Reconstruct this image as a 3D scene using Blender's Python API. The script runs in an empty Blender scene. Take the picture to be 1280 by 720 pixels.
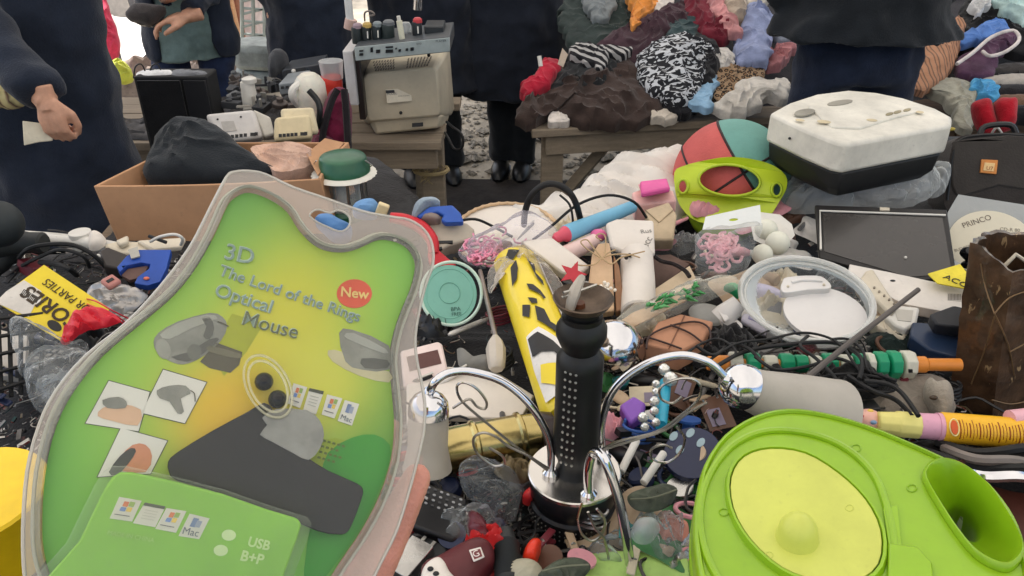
import bpy, bmesh, math, random
from mathutils import Vector, Matrix, noise, geometry
random.seed(7)
C = bpy.context.scene.collection
SC = bpy.context.scene
V = Vector
# ---------------------------------------------------------------- camera, light, exposure
F = 1004.6
CAMZ = 1.62
cam_d = bpy.data.cameras.new("camera"); cam = bpy.data.objects.new("camera", cam_d); C.objects.link(cam)
cam.location = (0, 0, CAMZ); cam.rotation_euler = (math.radians(60), 0, 0)
cam_d.sensor_width = 36; cam_d.lens = 36 * F / 1280; cam_d.clip_start = 0.02; cam_d.clip_end = 2000
SC.camera = cam
SUN_EL, SUN_AZ = 52, -52            # azimuth from +Y towards +X
world = bpy.data.worlds.new("World"); SC.world = world; world.use_nodes = True
wn = world.node_tree
sky = wn.nodes.new("ShaderNodeTexSky"); sky.sky_type = 'NISHITA'; sky.sun_disc = False
sky.sun_elevation = math.radians(SUN_EL); sky.sun_rotation = math.radians(SUN_AZ); sky.dust_density = 3.0
bg = wn.nodes["Background"]; bg.inputs[1].default_value = 0.14
wn.links.new(sky.outputs[0], bg.inputs[0])
sun_d = bpy.data.lights.new("sun", 'SUN'); sun_d.energy = 5.0; sun_d.angle = math.radians(0.5); sun_d.color = (1, .94, .85)
sun = bpy.data.objects.new("sun", sun_d); C.objects.link(sun)
_e, _a = math.radians(SUN_EL), math.radians(SUN_AZ)
SUND = V((math.sin(_a) * math.cos(_e), math.cos(_a) * math.cos(_e), math.sin(_e)))
sun.rotation_euler = SUND.to_track_quat('Z', 'Y').to_euler(); sun.location = SUND * 20
SC.view_settings.view_transform = 'Standard'; SC.view_settings.look = 'None'
SC.view_settings.exposure = 0.85; SC.view_settings.gamma = 1
# ---------------------------------------------------------------- pixel -> place helpers (photo pixels, 1280x720)
R = math.radians
FWD = V((0, math.cos(R(30)), -math.sin(R(30)))); UP = V((0, math.sin(R(30)), math.cos(R(30)))); CAM = V((0, 0, CAMZ))
def ray(px, py): return FWD + V((1, 0, 0)) * ((px - 640) / F) + UP * ((360 - py) / F)
def W(px, py, z):
    d = ray(px, py); return CAM + d * ((z - CAMZ) / d.z)
def Y(px, py, y):
    d = ray(px, py); return CAM + d * (y / d.y)
def mpp(p): return (V(p) - CAM).dot(FWD) / F
def zat(y, py): return Y(640, py, y).z
class Fr:
    def __init__(s, o, n, roll=0):
        s.o = V(o); s.n = V(n).normalized(); x = V((1, 0, 0)); s.x = (x - s.n * x.dot(s.n)).normalized(); s.y = s.n.cross(s.x)
        if roll:
            q = Matrix.Rotation(R(roll), 3, s.n); s.x = q @ s.x; s.y = q @ s.y
    def hit(s, px, py, off=0):
        d = ray(px, py); k = (s.o + s.n * off - CAM).dot(s.n) / d.dot(s.n); return CAM + d * k
    def loc(s, u, v, w=0): return s.o + s.x * u + s.y * v + s.n * w
def fr(px, py, z, t=0.0, sx=0.0, sy=0.0, roll=0):
    o = W(px, py, z); tc = (CAM - o).normalized()
    return Fr(o, V((0, 0, 1)) * (1 - t) + tc * t + V((sx, sy, 0)), roll)
def fry(px, py, y, t=0.0, sx=0.0, sy=0.0):
    o = Y(px, py, y); tc = (CAM - o).normalized()
    return Fr(o, V((0, 0, 1)) * (1 - t) + tc * t + V((sx, sy, 0)))
def smooth_loop(pts, k=3, closed=True):
    n = len(pts); out = []
    if k <= 1: return [V(p) for p in pts]
    P = [V(p) for p in pts]
    rng = range(n) if closed else range(n - 1)
    for i in rng:
        if closed: a, b, c, d = P[(i - 1) % n], P[i], P[(i + 1) % n], P[(i + 2) % n]
        else: a, b, c, d = P[max(i - 1, 0)], P[i], P[i + 1], P[min(i + 2, n - 1)]
        for j in range(k):
            t = j / k
            out.append(.5 * ((2 * b) + (c - a) * t + (2 * a - 5 * b + 4 * c - d) * t * t + (3 * b - a - 3 * c + d) * t ** 3))
    if not closed: out.append(P[-1])
    return out
# ---------------------------------------------------------------- mesh collector
class MB:
    def __init__(s): s.v = []; s.f = []
    def add(s, v, f):
        o = len(s.v); s.v += [V(p) for p in v]; s.f += [tuple(i + o for i in q) for q in f]; return s
    def box(s, c, sz, rot=None, fr=None):
        c = V(c); h = V(sz) * .5; vs = []
        for x in (-1, 1):
            for y in (-1, 1):
                for z in (-1, 1):
                    p = V((x * h.x, y * h.y, z * h.z))
                    if rot is not None: p = rot @ p
                    vs.append(c + (p if fr is None else fr.x * p.x + fr.y * p.y + fr.n * p.z))
        return s.add(vs, [(0, 1, 3, 2), (4, 6, 7, 5), (0, 4, 5, 1), (2, 3, 7, 6), (0, 2, 6, 4), (1, 5, 7, 3)])
    def tube(s, pts, r, n=8, k=1, closed=False, cap=True):
        P = smooth_loop(pts, k, closed) if k > 1 else [V(p) for p in pts]
        m = len(P); rr = r if isinstance(r, (list, tuple)) else None
        vs, fs = [], []; prev = None
        for i, p in enumerate(P):
            if closed: t = P[(i + 1) % m] - P[i - 1]
            else: t = P[min(i + 1, m - 1)] - P[max(i - 1, 0)]
            if t.length < 1e-9: t = V((0, 0, 1))
            t.normalize()
            if prev is None:
                a = V((0, 0, 1)) if abs(t.z) < .9 else V((1, 0, 0)); a = (a - t * a.dot(t)).normalized()
            else:
                a = prev - t * prev.dot(t); a = a.normalized() if a.length > 1e-6 else V((1, 0, 0))
            prev = a; b = t.cross(a)
            if rr:
                q = i / max(m - 1, 1) * (len(rr) - 1); j = min(int(q), len(rr) - 2); ra = rr[j] * (1 - q + j) + rr[j + 1] * (q - j)
            else: ra = r
            for g in range(n):
                w = 2 * math.pi * g / n; vs.append(p + (a * math.cos(w) + b * math.sin(w)) * ra)
        for i in range(m if closed else m - 1):
            for g in range(n):
                i2 = (i + 1) % m
                fs.append((i * n + g, i * n + (g + 1) % n, i2 * n + (g + 1) % n, i2 * n + g))
        if cap and not closed: fs.append(tuple(range(n))[::-1]); fs.append(tuple((m - 1) * n + g for g in range(n)))
        return s.add(vs, fs)
    def lathe(s, a, b, prof, n=24, capa=True, capb=True, flat=1.0):
        """prof: (t along a->b, radius)"""
        a, b = V(a), V(b); t = (b - a); L = t.copy(); t.normalize()
        x = V((1, 0, 0)) if abs(t.x) < .9 else V((0, 1, 0)); x = (x - t * x.dot(t)).normalized(); y = t.cross(x)
        vs, fs = [], []
        for (q, r) in prof:
            for g in range(n):
                w = 2 * math.pi * g / n; vs.append(a + L * q + (x * math.cos(w) + y * math.sin(w) * flat) * r)
        for i in range(len(prof) - 1):
            for g in range(n): fs.append((i * n + g, i * n + (g + 1) % n, (i + 1) * n + (g + 1) % n, (i + 1) * n + g))
        m = len(prof)
        if capa: fs.append(tuple(range(n))[::-1])
        if capb: fs.append(tuple((m - 1) * n + g for g in range(n)))
        return s.add(vs, fs)
    def ball(s, c, r, n=16, m=10, fr=None):
        c = V(c); r = (r, r, r) if not isinstance(r, (tuple, list)) else r
        vs = []; fs = []
        for i in range(1, m):
            th = math.pi * i / m
            for g in range(n):
                w = 2 * math.pi * g / n; p = V((r[0] * math.sin(th) * math.cos(w), r[1] * math.sin(th) * math.sin(w), r[2] * math.cos(th)))
                vs.append(c + (p if fr is None else fr.x * p.x + fr.y * p.y + fr.n * p.z))
        for p in (V((0, 0, r[2])), V((0, 0, -r[2]))): vs.append(c + (p if fr is None else fr.n * p.z))
        T, B = len(vs) - 2, len(vs) - 1
        for i in range(m - 2):
            for g in range(n): fs.append((i * n + g, (i + 1) * n + g, (i + 1) * n + (g + 1) % n, i * n + (g + 1) % n))
        for g in range(n): fs.append((T, g, (g + 1) % n)); fs.append((B, (m - 2) * n + (g + 1) % n, (m - 2) * n + g))
        return s.add(vs, fs)
    def prism(s, top, d, holes=()):
        """top: loop of points; d: vector to the other face; holes: loops"""
        loops = [[V(p) for p in top]] + [[V(p) for p in h] for h in holes]
        flat = [p for l in loops for p in l]; n = len(flat)
        tri = geometry.tessellate_polygon(loops) if (holes or len(top) > 4) else ([(0, 1, 2), (0, 2, 3)] if len(top) == 4 else [(0, 1, 2)])
        fs = [tuple(t) for t in tri] + [tuple(i + n for i in reversed(t)) for t in tri]; o = 0
        for l in loops:
            m = len(l)
            for i in range(m): fs.append((o + i, o + (i + 1) % m, n + o + (i + 1) % m, n + o + i))
            o += m
        return s.add(flat + [p + V(d) for p in flat], fs)
    def plate(s, f, outline, off=0, th=.01, k=1, holes=()):
        """px outline on frame f; thickness goes away from the frame's normal"""
        top = [f.hit(p[0], p[1], off) if len(p) == 2 else V(p) for p in outline]
        if k > 1: top = smooth_loop(top, k)
        hs = [[f.hit(p[0], p[1], off) for p in h] for h in holes]
        return s.prism(top, -f.n * th, hs)
    def loft(s, loops, capa=True, capb=True, close=True):
        m = len(loops[0]); vs = [V(p) for l in loops for p in l]; fs = []
        for i in range(len(loops) - 1):
            for g in range(m if close else m - 1): fs.append((i * m + g, i * m + (g + 1) % m, (i + 1) * m + (g + 1) % m, (i + 1) * m + g))
        if capa: fs.append(tuple(range(m))[::-1])
        if capb: fs.append(tuple((len(loops) - 1) * m + g for g in range(m)))
        return s.add(vs, fs)
    def blob(s, f, outline, H=.04, fold=.015, fs=14, seed=0, N=56, nr=16, drop=.02, off=0, power=2.2, sharp=False, ang=None, edge=.0, wob=.006, cx=None):
        rnd = random.Random(seed); so = V((rnd.random() * 50, rnd.random() * 50, rnd.random() * 50))
        P = [f.hit(p[0], p[1], off) if len(p) == 2 else V(p) for p in outline]; P = smooth_loop(P, 4)
        L = [0]
        for i in range(len(P)): L.append(L[-1] + (P[(i + 1) % len(P)] - P[i]).length)
        B = []
        j = 0
        for g in range(N):
            q = L[-1] * g / N
            while L[j + 1] < q: j += 1
            t = (q - L[j]) / max(L[j + 1] - L[j], 1e-9); B.append(P[j].lerp(P[(j + 1) % len(P)], t))
        c = sum(B, V()) / N if cx is None else f.hit(cx[0], cx[1], off)
        a = ang if ang is not None else rnd.random() * 3.14
        ca, sa = math.cos(a), math.sin(a)
        rad = sum((p - c).length for p in B) / N
        pin = []
        for _ in range(3):
            q = B[rnd.randrange(N)]; q = c.lerp(q, rnd.uniform(.75, 1.25)); d = q - f.o
            pin.append((d.dot(f.x), d.dot(f.y), rnd.choice((5, 6, 8, 9)), rnd.uniform(0, 6.3), rnd.uniform(.7, 1.1)))
        def fh(p):
            d = p - f.o; u0, v0 = d.dot(f.x), d.dot(f.y)
            u, v = u0 * ca + v0 * sa, (-u0 * sa + v0 * ca)
            if sharp:
                q = V((u * fs * .42, v * fs * 1.1, 0)) + so; w = noise.noise(q * .55 + V((9, 3, 1))) * 1.5
                r1 = 1 - abs(noise.noise(q + V((w, w * 1.7, w)))) * 2.4; r2 = 1 - abs(noise.noise(q * 2.3 + V((w * 2, 0, w)))) * 2.4
                return r1 * .6 + abs(noise.noise(q * 2.7)) * .9 + r2 * .3 - .4
            q = V((u * fs * .5, v * fs * .5, 0)) + so; w = noise.noise(q); w2 = noise.noise(q * 2.3)
            h = w * .5 + w2 * .22
            for (pu_, pv_, k_, ph, am) in pin:
                du, dv = u0 - pu_, v0 - pv_; ds = math.hypot(du, dv) / rad; th = math.atan2(dv, du)
                sn = 1 - abs(math.sin(th * k_ * .5 * 2 / 1.6 + ph + w * 2.6 + w2 * 1.2)); h += am * (sn ** 2.2) * .62 * min(1, ds * 1.6) * math.exp(-ds * .85)
            sn = 1 - abs(math.sin(v * fs * 1.1 + w * 4.2 + w2 * 1.5)); h += (sn ** 2.5) * .34 * max(0, w2 + .45)
            return h - .25
        vs = [c + f.n * (H + fold * fh(c))]
        for i in range(1, nr + 1):
            t = i / nr
            for g in range(N):
                p = c.lerp(B[g], t); h = H * max(0, 1 - t ** power) ** .6 if t < 1 else 0
                k = min(1, (1 - t) * 5) * .85 + .15
                j2 = V((noise.noise(p * 30 + so), noise.noise(p * 30 - so), 0)) * wob * t
                vs.append(p + f.x * j2.x + f.y * j2.y + f.n * (h + fold * fh(p) * k))
        if sharp:
            F_ = [(0, 1 + g, 1 + (g + 1) % N) for g in range(N)]
            for i in range(nr - 1):
                a0 = 1 + i * N; b0 = a0 + N
                for g in range(N): F_.append((a0 + g, b0 + g, b0 + (g + 1) % N, a0 + (g + 1) % N))
            return s.add(vs, F_)
        n0 = len(vs)
        for g in range(N): vs.append(vs[1 + (nr - 1) * N + g] - f.n * drop * (1) + (c - B[g]).normalized() * edge)
        F_ = [(0, 1 + g, 1 + (g + 1) % N) for g in range(N)]
        for i in range(nr):
            a0 = 1 + i * N; b0 = 1 + (i + 1) * N if i < nr - 1 else n0
            for g in range(N): F_.append((a0 + g, b0 + g, b0 + (g + 1) % N, a0 + (g + 1) % N))
        F_.append(tuple(n0 + g for g in range(N)))
        return s.add(vs, F_)
def put(o, label=None, cat=None, group=None, kind=None):
    if label: o['label'] = label
    if cat: o['category'] = cat
    if group: o['group'] = group
    if kind: o['kind'] = kind
    return o
def world_loc(o):
    l = V((0, 0, 0))
    while o is not None: l += o.location; o = o.parent
    return l
def obj(name, mb, mat, parent=None, loc=None, bevel=0, ang=38, seg=2, flat=False, label=None):
    """links the collected shape as one mesh object; vertices are given in world space"""
    me = bpy.data.meshes.new(name)
    if parent is not None: base = world_loc(parent); lo = V((0, 0, 0))
    else:
        if loc is None:
            n = len(mb.v); cx = sum(p.x for p in mb.v) / n; cy = sum(p.y for p in mb.v) / n; loc = V((cx, cy, min(p.z for p in mb.v)))
        base = V(loc); lo = V(loc)
    me.from_pydata([p - base for p in mb.v], [], mb.f)
    bm = bmesh.new(); bm.from_mesh(me); bmesh.ops.recalc_face_normals(bm, faces=bm.faces); bm.to_mesh(me); bm.free()
    if not flat:
        me.polygons.foreach_set("use_smooth", [True] * len(me.polygons)); me.set_sharp_from_angle(angle=R(ang))
    o = bpy.data.objects.new(name, me); C.objects.link(o); o.location = lo
    if mat is not None: me.materials.append(mat)
    if parent is not None: o.parent = parent
    if bevel:
        m = o.modifiers.new("bevel", 'BEVEL'); m.width = bevel; m.segments = seg; m.limit_method = 'ANGLE'; m.angle_limit = R(35); m.harden_normals = False
    if label: o['label'] = label
    return o
def thing(name, loc, label, cat, group=None):
    e = bpy.data.objects.new(name, None); C.objects.link(e); e.location = V(loc); e.empty_display_size = .05
    return put(e, label, cat, group)
def solo(name, mb, mat, label, cat, group=None, **k): return put(obj(name, mb, mat, **k), label, cat, group)
# ---------------------------------------------------------------- materials
MATS = {}
def lin(c): return tuple(((x / 255) / 12.92 if x / 255 <= .04045 else ((x / 255 + .055) / 1.055) ** 2.4) for x in c) + (1,)
def mixc(nt, fac, a, b, blend='MIX'):
    m = nt.nodes.new("ShaderNodeMix"); m.data_type = 'RGBA'; m.blend_type = blend
    for s, v in ((0, fac), (6, a), (7, b)):
        if hasattr(v, 'is_output') or isinstance(v, bpy.types.NodeSocket): nt.links.new(v, m.inputs[s])
        else: m.inputs[s].default_value = v
    return m.outputs[2]
def mat(col, rough=.55, metal=0.0, var=.18, vs=9, bump=.12, bs=60, alpha=1.0, coat=0, pat=None, trans=0, ior=1.45, spec=.5, name=None, sheen=0, sub=0):
    key = (tuple(col), rough, metal, var, vs, bump, bs, alpha, coat, pat, trans, ior, spec, sheen, sub)
    if key in MATS: return MATS[key]
    m = bpy.data.materials.new(name or "surface"); m.use_nodes = True; nt = m.node_tree; N = nt.nodes; Lk = nt.links
    b = N["Principled BSDF"]; tc = N.new("ShaderNodeTexCoord"); co = tc.outputs['Object']
    L = lin(col)
    n1 = N.new("ShaderNodeTexNoise"); n1.inputs['Scale'].default_value = vs; n1.inputs['Detail'].default_value = 6; n1.inputs['Roughness'].default_value = .65; Lk.new(co, n1.inputs['Vector'])
    mr = N.new("ShaderNodeMapRange"); mr.inputs[1].default_value = .35; mr.inputs[2].default_value = .7; Lk.new(n1.outputs[0], mr.inputs[0])
    dark = tuple(x * (1 - var * 1.6) for x in L[:3]) + (1,); lite = tuple(min(1, x * (1 + var)) for x in L[:3]) + (1,)
    colo = mixc(nt, mr.outputs[0], lite, dark)
    n3 = N.new("ShaderNodeTexNoise"); n3.inputs['Scale'].default_value = vs * 14; n3.inputs['Detail'].default_value = 3; Lk.new(co, n3.inputs['Vector'])
    m3 = N.new("ShaderNodeMapRange"); m3.inputs[1].default_value = .62; m3.inputs[2].default_value = .78; m3.inputs[4].default_value = min(1, var * 1.8); Lk.new(n3.outputs[0], m3.inputs[0])
    colo = mixc(nt, m3.outputs[0], colo, tuple(x * .45 + .02 for x in L[:3]) + (1,))
    def ramp(sock, stops, interp='CONSTANT'):
        r = N.new("ShaderNodeValToRGB"); r.color_ramp.interpolation = interp
        e = r.color_ramp.elements
        while len(e) < len(stops): e.new(.5)
        for i, (p, c) in enumerate(stops): e[i].position = p; e[i].color = c
        Lk.new(sock, r.inputs[0]); return r.outputs[0]
    if pat == 'zebra':
        w = N.new("ShaderNodeTexNoise"); w.inputs['Scale'].default_value = 17; w.inputs['Detail'].default_value = 1.5; w.inputs['Distortion'].default_value = 2.2
        mp = N.new("ShaderNodeMapping"); mp.inputs['Scale'].default_value = (1, 2.6, 1.6); mp.inputs['Rotation'].default_value = (0, 0, .7); Lk.new(co, mp.inputs[0]); Lk.new(mp.outputs[0], w.inputs['Vector'])
        colo = ramp(w.outputs[0], [(0, (.012, .013, .017, 1)), (.53, (.55, .57, .6, 1))])
    if pat == 'leopard':
        w = N.new("ShaderNodeTexVoronoi"); w.inputs['Scale'].default_value = 55; Lk.new(co, w.inputs['Vector'])
        colo = ramp(w.outputs['Distance'], [(0, (.25, .14, .07, 1)), (.28, (.02, .014, .01, 1)), (.5, (.33, .22, .13, 1))])
    if pat == 'stripes':
        w = N.new("ShaderNodeTexWave"); w.inputs['Scale'].default_value = 14; w.inputs['Distortion'].default_value = 3; w.bands_direction = 'DIAGONAL'; Lk.new(co, w.inputs['Vector'])
        colo = ramp(w.outputs['Color'], [(0, (.012, .012, .015, 1)), (.6, (.42, .41, .4, 1))])
    if pat == 'earth':
        w = N.new("ShaderNodeTexWave"); w.inputs['Scale'].default_value = 9; w.inputs['Distortion'].default_value = 2.5; w.bands_direction = 'X'; Lk.new(co, w.inputs['Vector'])
        colo = ramp(w.outputs['Color'], [(0, L), (.35, (.09, .05, .035, 1)), (.5, (.33, .2, .13, 1)), (.8, L)], 'LINEAR')
    if pat == 'lines':
        w = N.new("ShaderNodeTexWave"); w.inputs['Scale'].default_value = 60; w.inputs['Distortion'].default_value = .6; w.bands_direction = 'X'; Lk.new(co, w.inputs['Vector'])
        colo = ramp(w.outputs['Color'], [(0, L), (.72, (.16, .06, .01, 1))])
    if pat == 'wood':
        mp = N.new("ShaderNodeMapping"); mp.inputs['Scale'].default_value = (1.5, 22, 22); Lk.new(co, mp.inputs[0])
        w = N.new("ShaderNodeTexNoise"); w.inputs['Scale'].default_value = 3; w.inputs['Detail'].default_value = 8; w.inputs['Roughness'].default_value = .7; Lk.new(mp.outputs[0], w.inputs['Vector'])
        colo = mixc(nt, w.outputs[0], tuple(x * .45 for x in L[:3]) + (1,), tuple(min(1, x * 1.6) for x in L[:3]) + (1,))
    if pat == 'bark':
        w = N.new("ShaderNodeTexNoise"); w.inputs['Scale'].default_value = 90; w.inputs['Detail'].default_value = 5; w.inputs['Distortion'].default_value = 1
        mp = N.new("ShaderNodeMapping"); mp.inputs['Scale'].default_value = (1.6, 1.6, .5); Lk.new(co, mp.inputs[0]); Lk.new(mp.outputs[0], w.inputs['Vector'])
        n9 = N.new("ShaderNodeTexNoise"); n9.inputs['Scale'].default_value = 11; Lk.new(co, n9.inputs['Vector'])
        mm = N.new("ShaderNodeMath"); mm.operation = 'MULTIPLY'; Lk.new(w.outputs[0], mm.inputs[0]); Lk.new(n9.outputs[0], mm.inputs[1])
        colo = mixc(nt, ramp(mm.outputs[0], [(0, (0, 0, 0, 1)), (.33, (0, 0, 0, 1)), (.36, (1, 1, 1, 1))], 'LINEAR'), colo, (.3, .2, .1, 1))
    Lk.new(colo, b.inputs['Base Color'])
    b.inputs['Metallic'].default_value = metal; b.inputs['IOR'].default_value = ior
    b.inputs['Specular IOR Level'].default_value = spec
    if coat: b.inputs['Coat Weight'].default_value = coat; b.inputs['Coat Roughness'].default_value = .08
    if sheen: b.inputs['Sheen Weight'].default_value = sheen
    if trans: b.inputs['Transmission Weight'].default_value = trans
    if sub: b.inputs['Subsurface Weight'].default_value = sub; b.inputs['Subsurface Radius'].default_value = (.01, .004, .002); b.inputs['Subsurface Scale'].default_value = 1
    rm = N.new("ShaderNodeMapRange"); rm.inputs[3].default_value = max(.02, rough - .08); rm.inputs[4].default_value = min(1, rough + .14); Lk.new(n1.outputs[0], rm.inputs[0]); Lk.new(rm.outputs[0], b.inputs['Roughness'])
    if bump:
        n2 = N.new("ShaderNodeTexNoise"); n2.inputs['Scale'].default_value = bs; n2.inputs['Detail'].default_value = 4; Lk.new(co, n2.inputs['Vector'])
        bp = N.new("ShaderNodeBump"); bp.inputs['Strength'].default_value = bump; bp.inputs['Distance'].default_value = .004; Lk.new(n2.outputs[0], bp.inputs['Height']); Lk.new(bp.outputs[0], b.inputs['Normal'])
    if alpha < 1: b.inputs['Alpha'].default_value = alpha
    MATS[key] = m; return m
def film(col=(235, 240, 240), a=.16, rough=.12, bump=.5, bs=35, name="clear_plastic", frn=.9):
    """thin clear plastic: mostly see-through, glossy, milky by the amount a"""
    key = ('film', tuple(col), a, rough, bump, bs, frn)
    if key in MATS: return MATS[key]
    m = bpy.data.materials.new(name); m.use_nodes = True; nt = m.node_tree; N = nt.nodes; Lk = nt.links
    b = N["Principled BSDF"]; b.inputs['Base Color'].default_value = lin(col); b.inputs['Roughness'].default_value = rough; b.inputs['Specular IOR Level'].default_value = 1.0
    tr = N.new("ShaderNodeBsdfTransparent"); mx = N.new("ShaderNodeMixShader"); fn = N.new("ShaderNodeFresnel"); fn.inputs[0].default_value = 1.35
    tc = N.new("ShaderNodeTexCoord"); n2 = N.new("ShaderNodeTexNoise"); n2.inputs['Scale'].default_value = bs; n2.inputs['Detail'].default_value = 3; n2.inputs['Distortion'].default_value = .6
    Lk.new(tc.outputs['Object'], n2.inputs['Vector'])
    bp = N.new("ShaderNodeBump"); bp.inputs['Strength'].default_value = bump; bp.inputs['Distance'].default_value = .01; Lk.new(n2.outputs[0], bp.inputs['Height'])
    Lk.new(bp.outputs[0], b.inputs['Normal']); Lk.new(bp.outputs[0], fn.inputs['Normal'])
    ma = N.new("ShaderNodeMath"); ma.operation = 'MULTIPLY_ADD'; ma.inputs[1].default_value = frn; ma.inputs[2].default_value = a; ma.use_clamp = True
    Lk.new(fn.outputs[0], ma.inputs[0]); Lk.new(ma.outputs[0], mx.inputs[0]); Lk.new(tr.outputs[0], mx.inputs[1]); Lk.new(b.outputs[0], mx.inputs[2])
    Lk.new(mx.outputs[0], N["Material Output"].inputs[0]); MATS[key] = m; return m
def plastic(c, rough=.35, **k): return mat(c, rough, var=k.pop('var', .1), bump=k.pop('bump', .03), **k)
def cloth(c, **k): return mat(c, .9, var=k.pop('var', .22), vs=k.pop('vs', 14), bump=k.pop('bump', .5), bs=k.pop('bs', 220), sheen=k.pop('sheen', .15), spec=.2, **k)
CHROME = mat((215, 215, 218), .07, 1.0, var=.05, bump=.02, name="chrome")
BRASS = mat((186, 168, 112), .2, 1.0, var=.15, bump=.05, name="brass")
STEEL = mat((180, 178, 172), .3, 1.0, var=.1, bump=.03)
BLK = plastic((24, 25, 27), .4); BLKM = plastic((20, 21, 23), .75); WHT = plastic((215, 212, 204), .4); RUB = mat((22, 22, 23), .6, var=.2)
GLASS = film((225, 232, 230), .07, .05, bump=.15, bs=12); BAG = film((225, 228, 228), .3, .22, bump=.9, bs=40)
def text(s, f, a, b, m, off=.0004, parent=None, name='lettering', bold=0.0, squash=1, h=None):
    """writing between the px points a and b (baseline) on frame f"""
    A = f.hit(a[0], a[1], off); B = f.hit(b[0], b[1], off); x = (B - A); wd = x.length; x.normalize(); n = f.n; y = n.cross(x)
    cu = bpy.data.curves.new(name, 'FONT'); cu.body = s; cu.size = 1; cu.extrude = .01; cu.offset = bold; cu.resolution_u = 3
    t = bpy.data.objects.new(name, cu); C.objects.link(t); bpy.context.view_layer.update()
    me = bpy.data.meshes.new_from_object(t.evaluated_get(bpy.context.evaluated_depsgraph_get())); bpy.data.objects.remove(t)
    xs = [v.co.x for v in me.vertices]; x0 = min(xs); k = wd / max(max(xs) - x0, 1e-4)
    base = world_loc(parent) if parent else V((0, 0, 0))
    for v in me.vertices: c = v.co.copy(); v.co = A + x * ((c.x - x0) * k) + y * (c.y * k * squash) + n * (c.z * k) - base
    me.name = name; o = bpy.data.objects.new(name, me); C.objects.link(o); me.materials.clear(); me.materials.append(m)
    if parent: o.parent = parent
    return o
def rect(f, c, w, h, ang=0):
    """px-free rectangle loop on frame f around world point c"""
    ca, sa = math.cos(ang), math.sin(ang); out = []
    for u, v in ((-1, -1), (1, -1), (1, 1), (-1, 1)):
        uu, vv = u * w / 2, v * h / 2; out.append(c + f.x * (uu * ca - vv * sa) + f.y * (uu * sa + vv * ca))
    return out
def ell(cx, cy, rx, ry, n=28, rot=0):
    a = R(rot); return [(cx + rx * math.cos(t) * math.cos(a) - ry * math.sin(t) * math.sin(a), cy + rx * math.cos(t) * math.sin(a) + ry * math.sin(t) * math.cos(a)) for t in [2 * math.pi * i / n for i in range(n)]]
# ================================================================ SETTING
gm = mat((150, 142, 128), .95, var=.35, vs=2.2, bump=.9, bs=70)
g = MB()
N_ = 60
for i in range(N_ + 1):
    for j in range(N_ + 1):
        x = (i / N_ * 2 - 1); y = (j / N_ * 2 - 1); x = math.copysign(abs(x) ** 3, x) * 600; y = math.copysign(abs(y) ** 3, y) * 600 + 3
        g.v.append(V((x, y, noise.noise(V((x * .5, y * .5, 0))) * .03 if abs(x) < 30 else 0)))
for i in range(N_):
    for j in range(N_): a = i * (N_ + 1) + j; g.f.append((a, a + N_ + 1, a + N_ + 2, a + 1))
put(obj('ground', g, gm, loc=(0, 0, 0)), kind='structure')
put(obj('painted_shade_floor', MB().prism([V((-2.6, -1, .03)), V((3.4, -1, .03)), V((3.4, 3.9, .03)), (V((1.2, 3.96, .03))), V((.3, 3.86, .03)), V((-.6, 3.9, .03)), V((-1.5, 3.7, .03)), V((-2.6, 3.8, .03))], V((0, 0, -.03))), mat((50, 45, 42), .95, var=.5, vs=3, bump=.8, bs=50)), kind='structure')  # dark sheet: shade below the benches and behind the table, painted as colour
# loose stones and grit of the aisle
st = MB(); rs = random.Random(3)
for i in range(5200):
    x = rs.uniform(-1.4, 1.6); y = rs.uniform(3.8, 7.5); r = rs.uniform(.006, .028) * (1 if rs.random() < .9 else 1.8)
    vs = []
    for q in ((1, 0, 0), (-1, 0, 0), (0, 1, 0), (0, -1, 0), (0, 0, .6), (0, 0, -.6)):
        vs.append(V((x, y, r * .35)) + V(q) * r * rs.uniform(.6, 1.3))
    st.add(vs, [(0, 2, 4), (2, 1, 4), (1, 3, 4), (3, 0, 4), (2, 0, 5), (1, 2, 5), (3, 1, 5), (0, 3, 5)])
put(obj('gravel', st, mat((146, 140, 130), .9, var=.5, vs=20, bump=.4, bs=200), flat=True), kind='stuff')
# awning over the stalls (out of the picture, shades them)
aw = thing('awning', (0, 2.5, 0), 'pale canvas market awning stretched on metal poles over the stalls', 'awning')
cv = MB(); nx, ny = 26, 30; X0, X1, Y0, Y1 = -3.0, 4.4, -2.2, 7.6
for i in range(nx + 1):
    for j in range(ny + 1):
        x = X0 + (X1 - X0) * i / nx; y = Y0 + (Y1 - Y0) * j / ny
        cv.v.append(V((x, y, 2.75 + .16 * math.cos(i / nx * 6.28 * 2) * .4 + .05 * noise.noise(V((x, y, 0)) * 1.5))))
for i in range(nx):
    for j in range(ny): a = i * (ny + 1) + j; cv.f.append((a, a + ny + 1, a + ny + 2, a + 1))
cm = bpy.data.materials.new("canvas"); cm.use_nodes = True; nt = cm.node_tree
b = nt.nodes["Principled BSDF"]; b.inputs['Base Color'].default_value = (.78, .76, .72, 1); b.inputs['Roughness'].default_value = .9
t_ = nt.nodes.new("ShaderNodeBsdfTranslucent"); t_.inputs[0].default_value = (.66, .64, .60, 1); mx = nt.nodes.new("ShaderNodeMixShader"); mx.inputs[0].default_value = .55
nt.links.new(b.outputs[0], mx.inputs[1]); nt.links.new(t_.outputs[0], mx.inputs[2]); nt.links.new(mx.outputs[0], nt.nodes["Material Output"].inputs[0])
obj('canvas', cv, cm, aw)
for x in (X0, X1):
    for y in (Y0, Y1): obj('pole', MB().tube([(x, y, 0), (x, y, 2.8)], .025, 10), STEEL, aw)
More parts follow.
